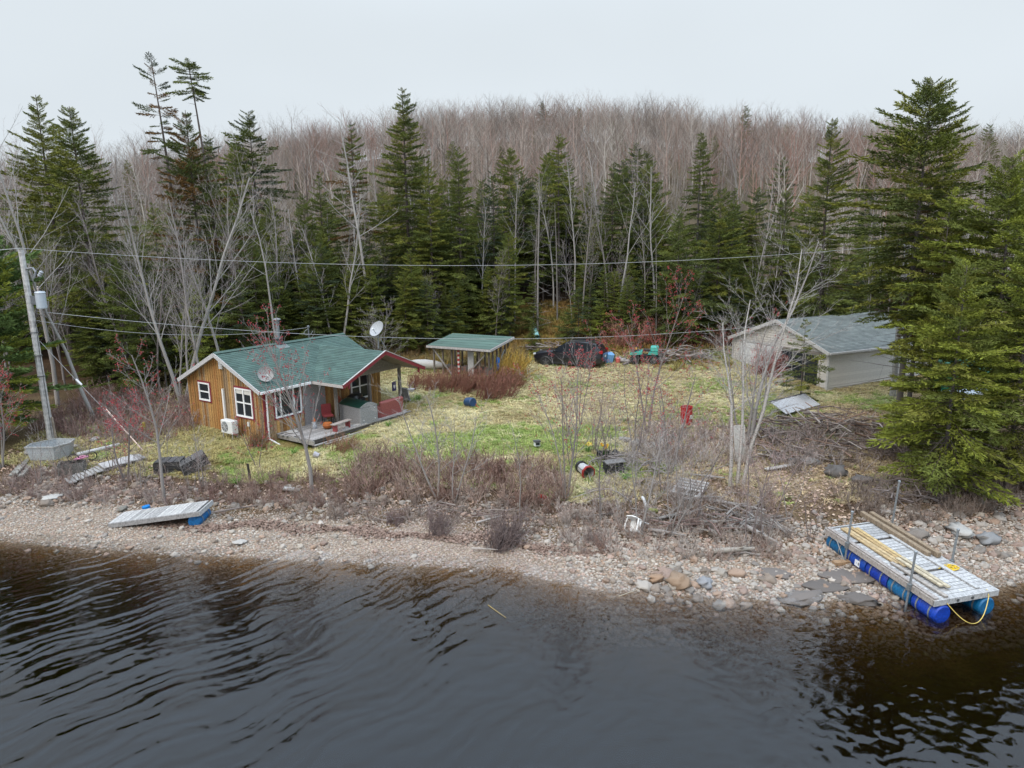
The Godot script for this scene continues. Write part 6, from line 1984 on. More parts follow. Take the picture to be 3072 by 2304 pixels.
func build_shelter() -> void:
	# open shelter with a mono-pitch green roof
	var s := thing("open_shelter", "open post shelter with sloping dark green roof behind the cabin", "shelter", Vector3(-5.3, 2.15, -43.7), -0.515)
	var w := 4.65
	var dp := 2.9
	var up := Vector3(0, 0.42, -dp).normalized()
	var out := Vector3(0, dp, 0.42).normalized()
	var sl := sqrt(dp * dp + 0.42 * 0.42)
	var f := mb(Color(0.42, 0.38, 0.36))
	slab(f, Vector3(0, 1.9, 0), Vector3(1, 0, 0), up, out, w, sl, 0.1)
	var roof := part(s, "roof", f, M.wood)
	var sh := mb()
	shingles(sh, Vector3(0.03, 1.9, 0), Vector3(1, 0, 0), up, out, w - 0.06, sl, Color(0.115, 0.18, 0.15), 0.5, 1.6, 0.05)
	part(roof, "roll_roofing", sh, M.shingle)
	part(s, "fascia", mb(Color(0.55, 0.52, 0.5)).box(Vector3(w / 2, 1.83, 0.03), Vector3(w + 0.06, 0.14, 0.03)), M.wood)
	part(s, "fascia", mb(Color(0.55, 0.52, 0.5)).box(Vector3(w + 0.02, 1.83, 0) + up * sl / 2, Vector3(0.03, 0.14, sl), Basis(Vector3.RIGHT, atan(0.42 / dp))), M.wood)
	var brown := Color(0.2, 0.165, 0.14)
	var posts := []
	for k in 7: posts.append([0.3 + k * (w - 0.6) / 6.0, -0.3])
	for k in 8: posts.append([0.3 + k * (w - 0.6) / 7.0, -dp + 0.25])
	for k in 4: posts.append([w - 0.3, -0.75 - k * 0.5])
	for p in posts:
		var h: float = 1.78 + -p[1] * 0.145
		var x: float = p[0]
		if p[1] == -0.3 and x > 1.9 and x < 3.2: continue
		part(s, "post", mb(brown * r(0.7, 1.35)).box(Vector3(x, h / 2 - 0.12, p[1]), Vector3(0.09, h + 0.2, 0.09)), M.wood)
	part(s, "brace", mb(Color(0.36, 0.33, 0.31)).box(Vector3(1.05, 0.85, -0.2), Vector3(0.09, 2.3, 0.05), Basis(Vector3(0, 0, 1), 0.72)), M.wood)
	part(s, "brace", mb(Color(0.3, 0.27, 0.25)).box(Vector3(3.55, 0.95, -0.2), Vector3(0.08, 1.6, 0.05), Basis(Vector3(0, 0, 1), -0.8)), M.wood)
	part(s, "brace", mb(Color(0.38, 0.36, 0.33)).box(Vector3(w - 0.2, 0.75, -1.2), Vector3(0.05, 2.4, 0.09), Basis(Vector3.RIGHT, -0.75)), M.wood)
	part(s, "plate", mb(brown).box(Vector3(w / 2, 1.72, -0.3), Vector3(w - 0.4, 0.1, 0.09)), M.wood)
	var b := Basis(Vector3.UP, -0.515)
	var o := s.position
	# candy-striped pole and white door leaf inside
	var cc := thing("striped_pole", "red and white candy-striped pole standing in the open shelter", "pole", o + b * Vector3(2.05, 0, -0.45))
	for k in 12:
		part(cc, "stripe", mb(Color(0.45, 0.04, 0.05) if k % 2 else Color(0.66, 0.64, 0.62)).lathe([[0.075, 0.14 * k], [0.075, 0.14 * (k + 1)]], 10), M.gloss)
	part(cc, "tip", mb(Color(0.5, 0.04, 0.05)).lathe([[0.075, 1.68], [0.05, 1.74], [0.0, 1.76]], 10), M.gloss)
	single("white_sheet", "white flat sheet standing upright inside the open shelter", "panel", mb(Color(0.64, 0.64, 0.63)).box(Vector3(0, 0.85, 0), Vector3(0.42, 1.7, 0.05)), M.dusty, o + b * Vector3(2.85, 0.05, -0.6), -0.515)
	single("blue_tarp", "folded bright blue tarpaulin at the shelter's right end", "tarp", rock_mesh(14, 1.4), M.blue, o + b * Vector3(w - 0.1, 0.85, -1.0)).scale = Vector3(0.22, 0.6, 0.45)
	single("canoe", "upturned white canoe lying behind the cabin's porch", "canoe", mb(Color(0.6, 0.58, 0.55)).lathe([[0.0, -1.6], [0.16, -1.3], [0.3, -0.7], [0.34, 0.0], [0.3, 0.7], [0.16, 1.3], [0.0, 1.6]], 14, Transform3D(Basis(Vector3(0, 0, 1), PI / 2), Vector3.ZERO)), M.dusty, o + b * Vector3(-0.9, 0.45, -1.0), -0.4)
	for k in 6:
		single("crate", "weathered box stored on the open shelter's floor", "box", mb([Color(0.3, 0.26, 0.22), Color(0.2, 0.17, 0.15), Color(0.36, 0.34, 0.32)][k % 3]).bbox(Vector3(0, 0.22, 0), Vector3(0.5, 0.45, 0.4), 0.02), M.wood, o + b * Vector3(0.6 + 0.62 * k, 0.02, -1.6 + 0.2 * (k % 2)), r(-0.6, -0.3), "boxes stored in the shelter")


func build_car() -> void:
	var c := thing("parked_suv", "black sport utility car parked at the back of the clearing", "car", on(3.83, -45.1, 0.02), 2.79)
	c.position.y = 2.36
	var black := Color(0.01, 0.01, 0.012)
	# x, bottom, half width, shoulder height, roof height, roof half width
	var S := [[2.30, 0.42, 0.66, 0.66, 0.76, 0.58], [2.22, 0.32, 0.80, 0.76, 0.88, 0.66], [2.0, 0.28, 0.88, 0.86, 0.96, 0.72], [1.5, 0.27, 0.915, 0.96, 1.04, 0.76], [0.98, 0.27, 0.925, 1.0, 1.09, 0.78], [0.12, 0.27, 0.925, 1.03, 1.62, 0.75], [-0.5, 0.27, 0.925, 1.05, 1.70, 0.76], [-1.3, 0.27, 0.925, 1.08, 1.68, 0.74], [-1.85, 0.28, 0.91, 1.10, 1.58, 0.70], [-2.2, 0.32, 0.87, 1.06, 1.14, 0.70], [-2.3, 0.42, 0.78, 0.9, 0.98, 0.66]]
	var body := mb(black)
	var rings := []
	for s in S:
		var a := []
		for q in [[s[2] * 0.9, s[1]], [s[2], s[1] + 0.12], [s[2] + 0.01, (s[1] + s[3]) * 0.5], [s[2] - 0.02, s[3]], [s[5], s[4] - 0.04], [s[5] - 0.12, s[4]]]:
			a.append(Vector3(s[0], q[1], -q[0]))
		for k in range(5, -1, -1):
			a.append(Vector3(a[k].x, a[k].y, -a[k].z))
		rings.append(a)
	for k in rings.size() - 1:
		for j in 12:
			body.quad(rings[k][j], rings[k][(j + 1) % 12], rings[k + 1][(j + 1) % 12], rings[k + 1][j])
	for e in [0, rings.size() - 1]:
		for j in range(1, 11):
			if e == 0: body.tri(rings[e][0], rings[e][j + 1], rings[e][j])
			else: body.tri(rings[e][0], rings[e][j], rings[e][j + 1])
	var cm := mat("car_paint", Color.WHITE, 0.3)
	cm.clearcoat_enabled = true
	cm.clearcoat = 0.35
	cm.clearcoat_roughness = 0.05
	part(c, "body", body, cm)
	var ring_pt := func(k: int, f: float, side: int) -> Vector3:
		var s: Array = S[k]
		var lo := Vector3(s[0], s[3], (s[2] - 0.02) * side)
		var hi := Vector3(s[0], s[4] - 0.04, s[5] * side)
		return lo.lerp(hi, f) + Vector3(0, 0.004, 0.012 * side)
	for side in [-1, 1]:
		var wins := [[0.94, 0.16, 0.30, 4], [0.06, -0.46, 1.0, 5], [-0.54, -1.26, 1.0, 6], [-1.34, -1.78, 1.0, 7]]
		for w in wins:
			var k: int = w[3]
			var f0: float = (S[k][0] - w[0]) / (S[k][0] - S[k + 1][0])
			var f1: float = (S[k][0] - w[1]) / (S[k][0] - S[k + 1][0])
			var a: Vector3 = ring_pt.call(k, 0.07, side).lerp(ring_pt.call(k + 1, 0.07, side), f0)
			var b: Vector3 = ring_pt.call(k, 0.07, side).lerp(ring_pt.call(k + 1, 0.07, side), f1)
			var e: Vector3 = ring_pt.call(k, 0.95, side).lerp(ring_pt.call(k + 1, 0.95, side), f1)
			var d: Vector3 = ring_pt.call(k, 0.95, side).lerp(ring_pt.call(k + 1, 0.95, side), f0)
			var g := mb()
			if side < 0: g.quad(a, d, e, b)
			else: g.quad(a, b, e, d)
			part(c, "side_window", g, M.car_glass)
		part(c, "roof_rail", mb(Color(0.03, 0.03, 0.032)).path([Vector3(0.0, 1.62, 0.66 * side), Vector3(-0.15, 1.73, 0.67 * side), Vector3(-1.3, 1.75, 0.66 * side), Vector3(-1.6, 1.66, 0.64 * side)], 0.025, 6), M.gloss)
		part(c, "mirror", mb(black).bbox(Vector3(0.78, 1.1, 1.0 * side), Vector3(0.12, 0.15, 0.22), 0.03), cm)
		part(c, "headlight", mb(Color(0.6, 0.62, 0.64)).box(Vector3(2.17, 0.83, 0.62 * side), Vector3(0.16, 0.08, 0.34), Basis(Vector3.UP, 0.35 * side)), M.gloss)
		part(c, "tail_light", mb(Color(0.35, 0.01, 0.012)).box(Vector3(-2.17, 1.08, 0.72 * side), Vector3(0.2, 0.16, 0.3), Basis(Vector3.UP, -0.3 * side)), M.gloss)
		part(c, "sill_trim", mb(Color(0.03, 0.03, 0.03)).box(Vector3(0.03, 0.33, 0.925 * side), Vector3(1.9, 0.12, 0.04)), M.dusty)
		for x in [-0.48, 0.55]: part(c, "door_handle", mb(Color(0.05, 0.05, 0.055)).box(Vector3(x - 0.2, 0.93, 0.935 * side), Vector3(0.2, 0.03, 0.03)), cm)
		for x in [1.38, -1.32]:
			part(c, "wheel_arch", mb(Color(0.018, 0.018, 0.018)).tube(Vector3(x, 0.39, 0.86 * side), Vector3(x, 0.39, 0.94 * side), 0.435, 0.425, 22, true), M.dusty)
			var w := part(c, "wheel", mb(Color(0.02, 0.02, 0.02)).lathe([[0.2, -0.11], [0.33, -0.12], [0.365, -0.08], [0.365, 0.08], [0.33, 0.12], [0.2, 0.11]], 24, Transform3D(Basis(Vector3.RIGHT, PI / 2), Vector3(x, 0.365, 0.88 * side))), M.dusty)
			part(w, "rim", mb(Color(0.035, 0.035, 0.038)).tube(Vector3(x, 0.365, 0.9 * side), Vector3(x, 0.365, 0.985 * side), 0.22, 0.21, 18, true), M.gloss)
			for k in 5: part(w, "spoke", mb(Color(0.10, 0.10, 0.105)).box(Vector3(x, 0.365, 0.992 * side) + Basis(Vector3(0, 0, 1), TAU * k / 5) * Vector3(0, 0.11, 0), Vector3(0.05, 0.2, 0.02), Basis(Vector3(0, 0, 1), TAU * k / 5)), M.gloss)
	var ws := mb()
	ws.quad(Vector3(0.92, 1.12, -0.72), Vector3(0.20, 1.60, -0.68), Vector3(0.20, 1.60, 0.68), Vector3(0.92, 1.12, 0.72))
	part(c, "windscreen", ws, M.car_glass)
	var rw := mb()
	rw.quad(Vector3(-2.17, 1.17, 0.62), Vector3(-1.90, 1.56, 0.6), Vector3(-1.90, 1.56, -0.6), Vector3(-2.17, 1.17, -0.62))
	part(c, "rear_window", rw, M.car_glass)
	part(c, "number_plate", mb(Color(0.6, 0.6, 0.58)).box(Vector3(-2.31, 0.75, 0), Vector3(0.02, 0.12, 0.32)), M.plain)


func build_atv() -> void:
	var a := thing("quad_bike", "turquoise and black quad bike parked at the wood's edge", "quad bike", on(8.6, -44.8), 2.9)
	var teal := Color(0.06, 0.36, 0.30)
	part(a, "chassis", mb(Color(0.02, 0.02, 0.022)).bbox(Vector3(0, 0.45, 0), Vector3(1.35, 0.3, 0.42), 0.06), M.dusty)
	part(a, "front_fender", mb(teal).prism(PackedVector2Array([Vector2(0.15, 0.62), Vector2(0.95, 0.58), Vector2(0.9, 0.68), Vector2(0.45, 0.82), Vector2(0.15, 0.8)]), -0.48, 0.48), M.gloss)
	part(a, "rear_fender", mb(teal * 0.9).prism(PackedVector2Array([Vector2(-0.85, 0.62), Vector2(-0.2, 0.62), Vector2(-0.3, 0.78), Vector2(-0.8, 0.8)]), -0.48, 0.48), M.gloss)
	part(a, "seat", mb(Color(0.02, 0.02, 0.02)).bbox(Vector3(-0.25, 0.86, 0), Vector3(0.75, 0.16, 0.32), 0.06), M.dusty)
	part(a, "cargo_box", mb(teal * 1.1).bbox(Vector3(-0.62, 0.98, 0), Vector3(0.5, 0.3, 0.7), 0.05), M.gloss)
	part(a, "handlebar", mb(Color(0.03, 0.03, 0.03)).path([Vector3(0.3, 0.8, 0), Vector3(0.2, 1.08, 0), Vector3(0.12, 1.1, 0.36)], 0.02, 6).path([Vector3(0.2, 1.08, 0), Vector3(0.12, 1.1, -0.36)], 0.02, 6), M.plain)
	part(a, "rack", mb(Color(0.03, 0.03, 0.03)).box(Vector3(0.6, 0.86, 0), Vector3(0.5, 0.025, 0.7)), M.plain)
	part(a, "beacon", mb(Color(0.6, 0.3, 0.02)).lathe([[0.06, 0], [0.06, 0.1], [0.0, 0.14]], 8, Transform3D(Basis(), Vector3(0.55, 0.87, 0))), M.gloss)
	for x in [0.6, -0.6]:
		for z in [-0.42, 0.42]:
			var w := part(a, "wheel", mb(Color(0.022, 0.02, 0.02)).lathe([[0.12, -0.12], [0.27, -0.12], [0.3, -0.06], [0.3, 0.06], [0.27, 0.12], [0.12, 0.12]], 16, Transform3D(Basis(Vector3.RIGHT, PI / 2), Vector3(x, 0.3, z))), M.dusty)
			part(w, "rim", mb(Color(0.12, 0.12, 0.12)).tube(Vector3(x, 0.3, z - 0.1), Vector3(x, 0.3, z + 0.1), 0.12, 0.12, 10, true), M.gloss)


func build_left() -> void:
	# grey tub by the pole
	var t := thing("fibreglass_tub", "large pale grey fibreglass tub with a wooden rim at the utility pole's foot", "tub", on(-21.2, -31.0, -0.02), -0.12)
	var poly := [Vector2(-0.75, 0.15), Vector2(-0.55, 0.75), Vector2(0.72, 0.62), Vector2(0.95, -0.1), Vector2(0.7, -0.72), Vector2(-0.2, -0.7)]
	var side := mb(Color(0.52, 0.55, 0.57))
	var inn := mb(Color(0.52, 0.55, 0.57))
	var rim := mb(Color(0.5, 0.5, 0.48))
	for k in 6:
		var p: Vector2 = poly[k]
		var q: Vector2 = poly[(k + 1) % 6]
		var pb := p * 0.86
		var qb := q * 0.86
		side.quad(Vector3(pb.x, 0.04, pb.y), Vector3(qb.x, 0.04, qb.y), Vector3(q.x, 0.66, q.y), Vector3(p.x, 0.66, p.y))
		inn.quad(Vector3(q.x * 0.95, 0.66, q.y * 0.95), Vector3(p.x * 0.95, 0.66, p.y * 0.95), Vector3(pb.x * 0.95, 0.05, pb.y * 0.95), Vector3(qb.x * 0.95, 0.05, qb.y * 0.95))
		inn.tri(Vector3(0, 0.05, 0), Vector3(qb.x * 0.95, 0.05, qb.y * 0.95), Vector3(pb.x * 0.95, 0.05, pb.y * 0.95))
		var m := (p + q) / 2
		var dq := (q - p)
		rim.box(Vector3(m.x, 0.67, m.y), Vector3(dq.length() + 0.04, 0.05, 0.07), Basis(Vector3.UP, -atan2(dq.y, dq.x)))
	part(t, "side", side, M.dusty)
	part(t, "inside", inn, M.dusty)
	part(t, "rim", rim, M.dusty)
	# boards, crate with bicycle, white pipe
	for q in [[-22.0, -29.95, 0.0, "left grey plank of the small stack by the tub"], [-21.8, -29.9, 0.09, "top grey plank of the small stack by the tub"], [-21.55, -29.85, 0.0, "right grey plank of the small stack by the tub"]]:
		single("old_plank", q[3], "board", mb(Color(0.34, 0.325, 0.29) * r(0.85, 1.15)).box(Vector3(0, 0.06, 0), Vector3(0.2, 0.07, 1.9), Basis(Vector3.RIGHT, 0.07)), M.wood, on(q[0], q[1], q[2]), 0.32)
	var cr := thing("plywood_crate", "dark grey open plywood box beside the plank walkway", "box", on(-19.2, -29.3, 0.0), 0.35)
	for q in [[Vector3(0, 0.22, 0.3), Vector3(0.95, 0.46, 0.025)], [Vector3(0, 0.22, -0.3), Vector3(0.95, 0.46, 0.025)], [Vector3(0.475, 0.22, 0), Vector3(0.025, 0.46, 0.6)], [Vector3(-0.475, 0.22, 0), Vector3(0.025, 0.46, 0.6)]]:
		part(cr, "panel", mb(Color(0.17, 0.16, 0.145)).box(q[0], q[1]), M.wood)
	var bk := thing("toy_bicycle", "pink child's bicycle lying in the plywood box", "bicycle", on(-18.95, -29.6, 0.4), 0.5)
	part(bk, "frame", mb(Color(0.55, 0.2, 0.33)).path([Vector3(-0.25, 0.05, 0), Vector3(0.0, 0.1, 0.12), Vector3(0.3, 0.12, 0), Vector3(0.05, 0.14, -0.12), Vector3(-0.25, 0.05, 0)], 0.035, 6), M.gloss)
	for x in [-0.28, 0.42]:
		var w := mb(Color(0.03, 0.03, 0.03))
		var pts := []
		for k in 15: pts.append(Vector3(x + cos(TAU * k / 14) * 0.2, 0.12 + sin(TAU * k / 14) * 0.2, sin(TAU * k / 14) * 0.06))
		part(bk, "wheel", w.path(pts, 0.02, 5), M.plain)
	single("white_pipe", "white plastic pipe lying on the lawn left of the cabin", "pipe", mb(Color(0.66, 0.64, 0.62)).tube(Vector3(-0.95, 0.1, 0), Vector3(0.95, 0.1, 0), 0.10, 0.10, 12, true), M.dusty, on(-19.35, -31.6), 0.98)
	single("thin_pole", "thin pale pole leaning in the saplings left of the cabin", "pole", mb(Color(0.6, 0.45, 0.38)).tube(Vector3(-1.0, 1.9, -0.4), Vector3(0.9, 0.02, 0.3), 0.03, 0.03, 6), M.plain, on(-18.0, -31.6))
	for q in [[-22.6, -31.6, "pale stone slab left of the tub"], [-20.9, -32.0, "pale stone right of the tub"], [-20.3, -33.0, "flat pale stone in the litter right of the pole"]]:
		single("pale_stone", q[2], "stone", T.rocks[3], M.rubble, on(q[0], q[1], 0.05), q[0]).scale = Vector3(0.7, 0.3, 0.4)
	# fallen plank walkway with a white sheet
	var wk := thing("plank_walkway", "collapsed grey plank walkway lying on the bank behind the left beach", "walkway", on(-18.1, -29.1, 0.05), 0.0)
	var dirw := Vector3(0.72, 0.0, -0.69).normalized()
	for k in 20:
		var p := Vector3(-0.75, 0.02, 0.7) + dirw * 0.152 * k
		p.y = ground(-18.1 + p.x, -29.1 + p.z) - ground(-18.1, -29.1) + 0.08
		part(wk, "plank", mb(Color(0.42, 0.40, 0.38) * r(0.7, 1.2)).box(p, Vector3(0.135, 0.035, 1.05), Basis(Vector3.UP, 0.76 + r(-0.05, 0.05)) * Basis(Vector3.RIGHT, r(-0.06, 0.06))), M.wood)
	single("white_sheet", "white sheet lying on the collapsed walkway", "sheet", mb(Color(0.58, 0.55, 0.54)).box(Vector3.ZERO, Vector3(1.4, 0.03, 0.95), Basis(Vector3(0, 0, 1), 0.06)), M.dusty, on(-17.4, -29.75, 0.17), 0.76)
	# dark stacked cribs
	for q in [[-14.75, -28.95, 0.0, 0.12, "left of the two dark timber cribs on the lawn above the beach"], [-13.55, -28.85, 0.12, 0.5, "right dark timber crib, tilted on its corner, above the beach"]]:
		var cb := thing("timber_crib", q[4], "crib", on(q[0], q[1], q[2]), q[3])
		if q[2] > 0: cb.basis = Basis(Vector3.UP, q[3]) * Basis(Vector3(0, 0, 1), 0.42)
		for k in 3:
			for z in [-0.33, 0.33]: part(cb, "beam", mb(Color(0.065, 0.06, 0.058) * r(0.75, 1.3)).box(Vector3(0, 0.09 + 0.15 * k, z), Vector3(1.1, 0.13, 0.12)), M.wood)
			for x in [-0.45, 0.45]: part(cb, "beam", mb(Color(0.06, 0.055, 0.053) * r(0.75, 1.3)).box(Vector3(x, 0.10 + 0.15 * k, 0), Vector3(0.12, 0.13, 0.54)), M.wood)
		for k in 4: part(cb, "slat", mb(Color(0.11, 0.10, 0.098) * r(0.75, 1.3)).box(Vector3(-0.4 + 0.27 * k, 0.5, 0), Vector3(0.23, 0.04, 0.8)), M.wood)
	# yellow post pair
	var yp := thing("yellow_posts", "pair of short yellow painted posts at the brush left of the cabin", "post", on(-18.35, -33.8))
	part(yp, "post", mb(Color(0.5, 0.42, 0.03)).tube(Vector3(0.1, 0, 0), Vector3(0.08, 0.62, 0), 0.085, 0.085, 10, true), M.dusty)
	part(yp, "post", mb(Color(0.46, 0.38, 0.03)).tube(Vector3(-0.22, 0, 0.02), Vector3(-0.2, 0.38, 0.02), 0.085, 0.085, 10, true), M.dusty)
	part(yp, "rail", mb(Color(0.5, 0.42, 0.03)).tube(Vector3(-0.2, 0.34, 0.02), Vector3(0.08, 0.42, 0), 0.06, 0.06, 8), M.dusty)


func build_shore() -> void:
	rng.seed = 1500
	# pallet
	var p := thing("pallet", "weathered wooden pallet tilted on the brush above the stony shore", "pallet", on(6.65, -25.2, 0.22), 0.55)
	p.basis = Basis(Vector3.UP, -0.62) * Basis(Vector3.RIGHT, 0.22)
	for k in 6:
		if k == 4: continue
		part(p, "slat", mb(Color(0.44, 0.41, 0.385) * r(0.85, 1.15)).box(Vector3(0, 0.1, -0.5 + 0.2 * k), Vector3(1.15, 0.025, 0.13)), M.wood)
	for x in [-0.5, 0.0, 0.5]: part(p, "stringer", mb(Color(0.36, 0.335, 0.315)).box(Vector3(x, 0.04, 0), Vector3(0.1, 0.09, 1.15)), M.wood)
	# toppled white plastic chair
	var c := thing("plastic_chair", "white plastic garden chair toppled on the cobbles", "chair", on(4.3, -22.85, 0.1), 0.4)
	var tb := Basis(Vector3.UP, -0.5) * Basis(Vector3.RIGHT, 0.9) * Basis(Vector3(0, 0, 1), 0.35)
	c.basis = tb
	var wh := Color(0.72, 0.71, 0.69)
	part(c, "seat", mb(wh).bbox(Vector3(0, 0.2, 0), Vector3(0.44, 0.04, 0.42), 0.03), M.gloss)
	part(c, "backrest", mb(wh).prism(PackedVector2Array([Vector2(-0.22, 0.2), Vector2(0.22, 0.2), Vector2(0.2, 0.55), Vector2(0.1, 0.62), Vector2(-0.1, 0.62), Vector2(-0.2, 0.55)]), -0.24, -0.21), M.gloss)
	for s in [-1, 1]:
		part(c, "armrest", mb(wh).path([Vector3(0.23 * s, 0.4, -0.22), Vector3(0.26 * s, 0.42, 0.0), Vector3(0.25 * s, 0.40, 0.2), Vector3(0.24 * s, 0.2, 0.22)], 0.026, 6), M.gloss)
		for z in [-0.19, 0.19]: part(c, "leg", mb(wh).tube(Vector3(0.2 * s, 0.2, z), Vector3(0.25 * s, -0.2, z * 1.25), 0.028, 0.022, 6), M.gloss)
	# white scrap, yellow stone, red bottle, white float
	single("plastic_scrap", "curved white plastic scrap standing among the cobbles", "scrap", mb(Color(0.68, 0.69, 0.7)).path([Vector3(0.05, 0, 0.0), Vector3(0.03, 0.2, 0), Vector3(-0.02, 0.38, -0.03), Vector3(-0.1, 0.5, -0.08)], 0.055, 6), M.gloss, on(4.75, -24.1))
	single("mossy_stone", "yellow-green stone beside the white plastic scrap", "stone", T.rocks[2], M.moss, on(5.0, -24.0, 0.05)).scale = Vector3(0.45, 0.3, 0.35)
	var rbt := thing("plastic_bottle", "red plastic canister lying at the thicket's foot", "canister", on(1.12, -25.25, 0.08), 0.6)
	part(rbt, "body", mb(Color(0.5, 0.02, 0.015)).tube(Vector3(-0.16, 0.12, 0), Vector3(0.12, 0.0, 0), 0.085, 0.085, 12, true), M.gloss)
	part(rbt, "cap", mb(Color(0.7, 0.68, 0.66)).tube(Vector3(0.12, 0.0, 0), Vector3(0.2, -0.03, 0), 0.06, 0.05, 10, true), M.gloss)
	single("fishing_float", "white oblong float lying in the brush below the cabin", "float", mb(Color(0.6, 0.58, 0.55)).lathe([[0.0, 0], [0.07, 0.03], [0.09, 0.15], [0.09, 0.45], [0.06, 0.55], [0.0, 0.58]], 10, Transform3D(Basis(Vector3(0, 0, 1), PI / 2 - 0.1), Vector3(0.3, 0.1, 0))), M.dusty, on(-9.0, -26.7))
	# small white litter on the lawn
	single("bucket", "small white bucket lying on the lawn before the cabin", "bucket", mb(Color(0.55, 0.53, 0.58)).lathe([[0.0, 0.01], [0.11, 0.0], [0.14, 0.24], [0.13, 0.24], [0.0, 0.03]], 12, Transform3D(Basis(Vector3(0, 0, 1), 1.2), Vector3(0, 0.12, 0))), M.dusty, on(-8.6, -29.9))
	single("white_crock", "small white bowl in the litter at the red-brown bushes", "bowl", mb(Color(0.6, 0.6, 0.66)).lathe([[0.0, 0.01], [0.12, 0.0], [0.2, 0.16], [0.18, 0.16], [0.0, 0.04]], 12), M.dusty, on(-5.9, -40.3))
	# driftwood
	var logs := [
		[7.1, -21.2, 1.4, 0.09, 0.12, "flat grey driftwood plank lying on the shore stones", Color(0.46, 0.43, 0.38)],
		[8.2, -22.3, 1.9, 0.09, -1.15, "bleached driftwood log pointing at the water left of the dock", Color(0.5, 0.47, 0.44)],
		[7.4, -23.1, 2.6, 0.05, 0.02, "long thin driftwood pole lying across the brush", Color(0.47, 0.44, 0.41)],
		[8.0, -24.1, 2.2, 0.07, -0.55, "grey driftwood branch sloping down from the birches", Color(0.42, 0.39, 0.37)],
		[6.9, -24.6, 1.5, 0.06, 0.1, "short grey driftwood stick below the pallet", Color(0.38, 0.35, 0.33)],
		[5.2, -22.4, 1.3, 0.06, -0.45, "grey stick lying right of the toppled chair", Color(0.36, 0.33, 0.31)],
		[-10.6, -25.4, 1.7, 0.04, 0.45, "thin branch lying at the beached dock's right end", Color(0.25, 0.21, 0.19)],
		[-0.9, -24.0, 1.1, 0.04, 0.6, "pale stick slanting in the brush left of the willow clump", Color(0.5, 0.46, 0.43)],
		[-1.0, -22.0, 0.9, 0.035, -0.15, "pale stick on the gravel in front of the tall willow clump", Color(0.5, 0.45, 0.41)],
		[12.1, -29.0, 1.6, 0.05, 0.3, "pale cut branch on top of the slash pile", Color(0.5, 0.46, 0.44)],
	]
	for q in logs:
		var b := mb(q[6])
		var l: float = q[2]
		b.tube(Vector3(-l / 2, 0, 0), Vector3(-l * 0.1, 0.03, 0.04), q[3], q[3] * 0.95, 7, true)
		b.tube(Vector3(-l * 0.1, 0.03, 0.04), Vector3(l / 2, 0.0, 0), q[3] * 0.95, q[3] * 0.55, 7, true)
		b.tube(Vector3(l * 0.05, 0.03, 0.02), Vector3(l * 0.25, 0.2, 0.18), q[3] * 0.4, q[3] * 0.15, 5)
		single("driftwood", q[5], "driftwood", b, M.bark, on(q[0], q[1], q[3] + 0.1), q[4])
	var db := thing("driftwood_tangle", "tangle of grey driftwood branches above the shore left of the dock", "driftwood", on(8.0, -23.4))
	sticks(db, 60, Vector3(2.6, 0.5, 1.8), Vector2(0.6, 1.6), Vector2(0.015, 0.04), [Color(0.42, 0.39, 0.37), Color(0.3, 0.27, 0.25)])
	var tg := thing("branch_tangle", "tangle of grey dead branches around the flower trough", "brush", on(4.9, -28.0))
	sticks(tg, 80, Vector3(3.2, 0.7, 2.2), Vector2(0.6, 1.7), Vector2(0.012, 0.035), [Color(0.44, 0.4, 0.39), Color(0.33, 0.29, 0.28)])
	var tl := thing("branch_tangle", "tangle of brown sticks on the bank between chair and birches", "brush", on(6.4, -23.4))
	sticks(tl, 70, Vector3(4.2, 0.5, 2.0), Vector2(0.5, 1.5), Vector2(0.01, 0.03), [Color(0.32, 0.22, 0.2), Color(0.45, 0.41, 0.38), Color(0.25, 0.17, 0.15)])
	var tm := thing("branch_tangle", "tangle of sticks in front of the middle thicket", "brush", on(-2.2, -24.9))
	sticks(tm, 60, Vector3(7.0, 0.35, 1.6), Vector2(0.5, 1.5), Vector2(0.01, 0.025), [Color(0.32, 0.22, 0.2), Color(0.4, 0.35, 0.32)])
	for q in [[-0.5, -18.2, -0.9, "short yellow reed floating in the cove", Color(0.4, 0.3, 0.1)], [3.4, -19.2, 0.6, "pale reed floating at the right of the cove", Color(0.45, 0.4, 0.3)]]:
		single("reed", q[3], "reed", mb(q[4]).tube(Vector3(-0.45, 0.01, 0), Vector3(0.45, 0.02, 0.05), 0.012, 0.006, 4), M.plain, Vector3(q[0], 0.075, q[1]), q[2])


func wire(label: String, a: Vector3, b: Vector3, sag: float, rad: float, c: Color, called := "power_line") -> void:
	var w := mb(c)
	var pts := []
	for k in 33:
		var t := k / 32.0
		pts.append(a.lerp(b, t) - Vector3.UP * 4.0 * sag * t * (1.0 - t))
	single(called, label, "wire", w.path(pts, rad, 4), M.gloss)


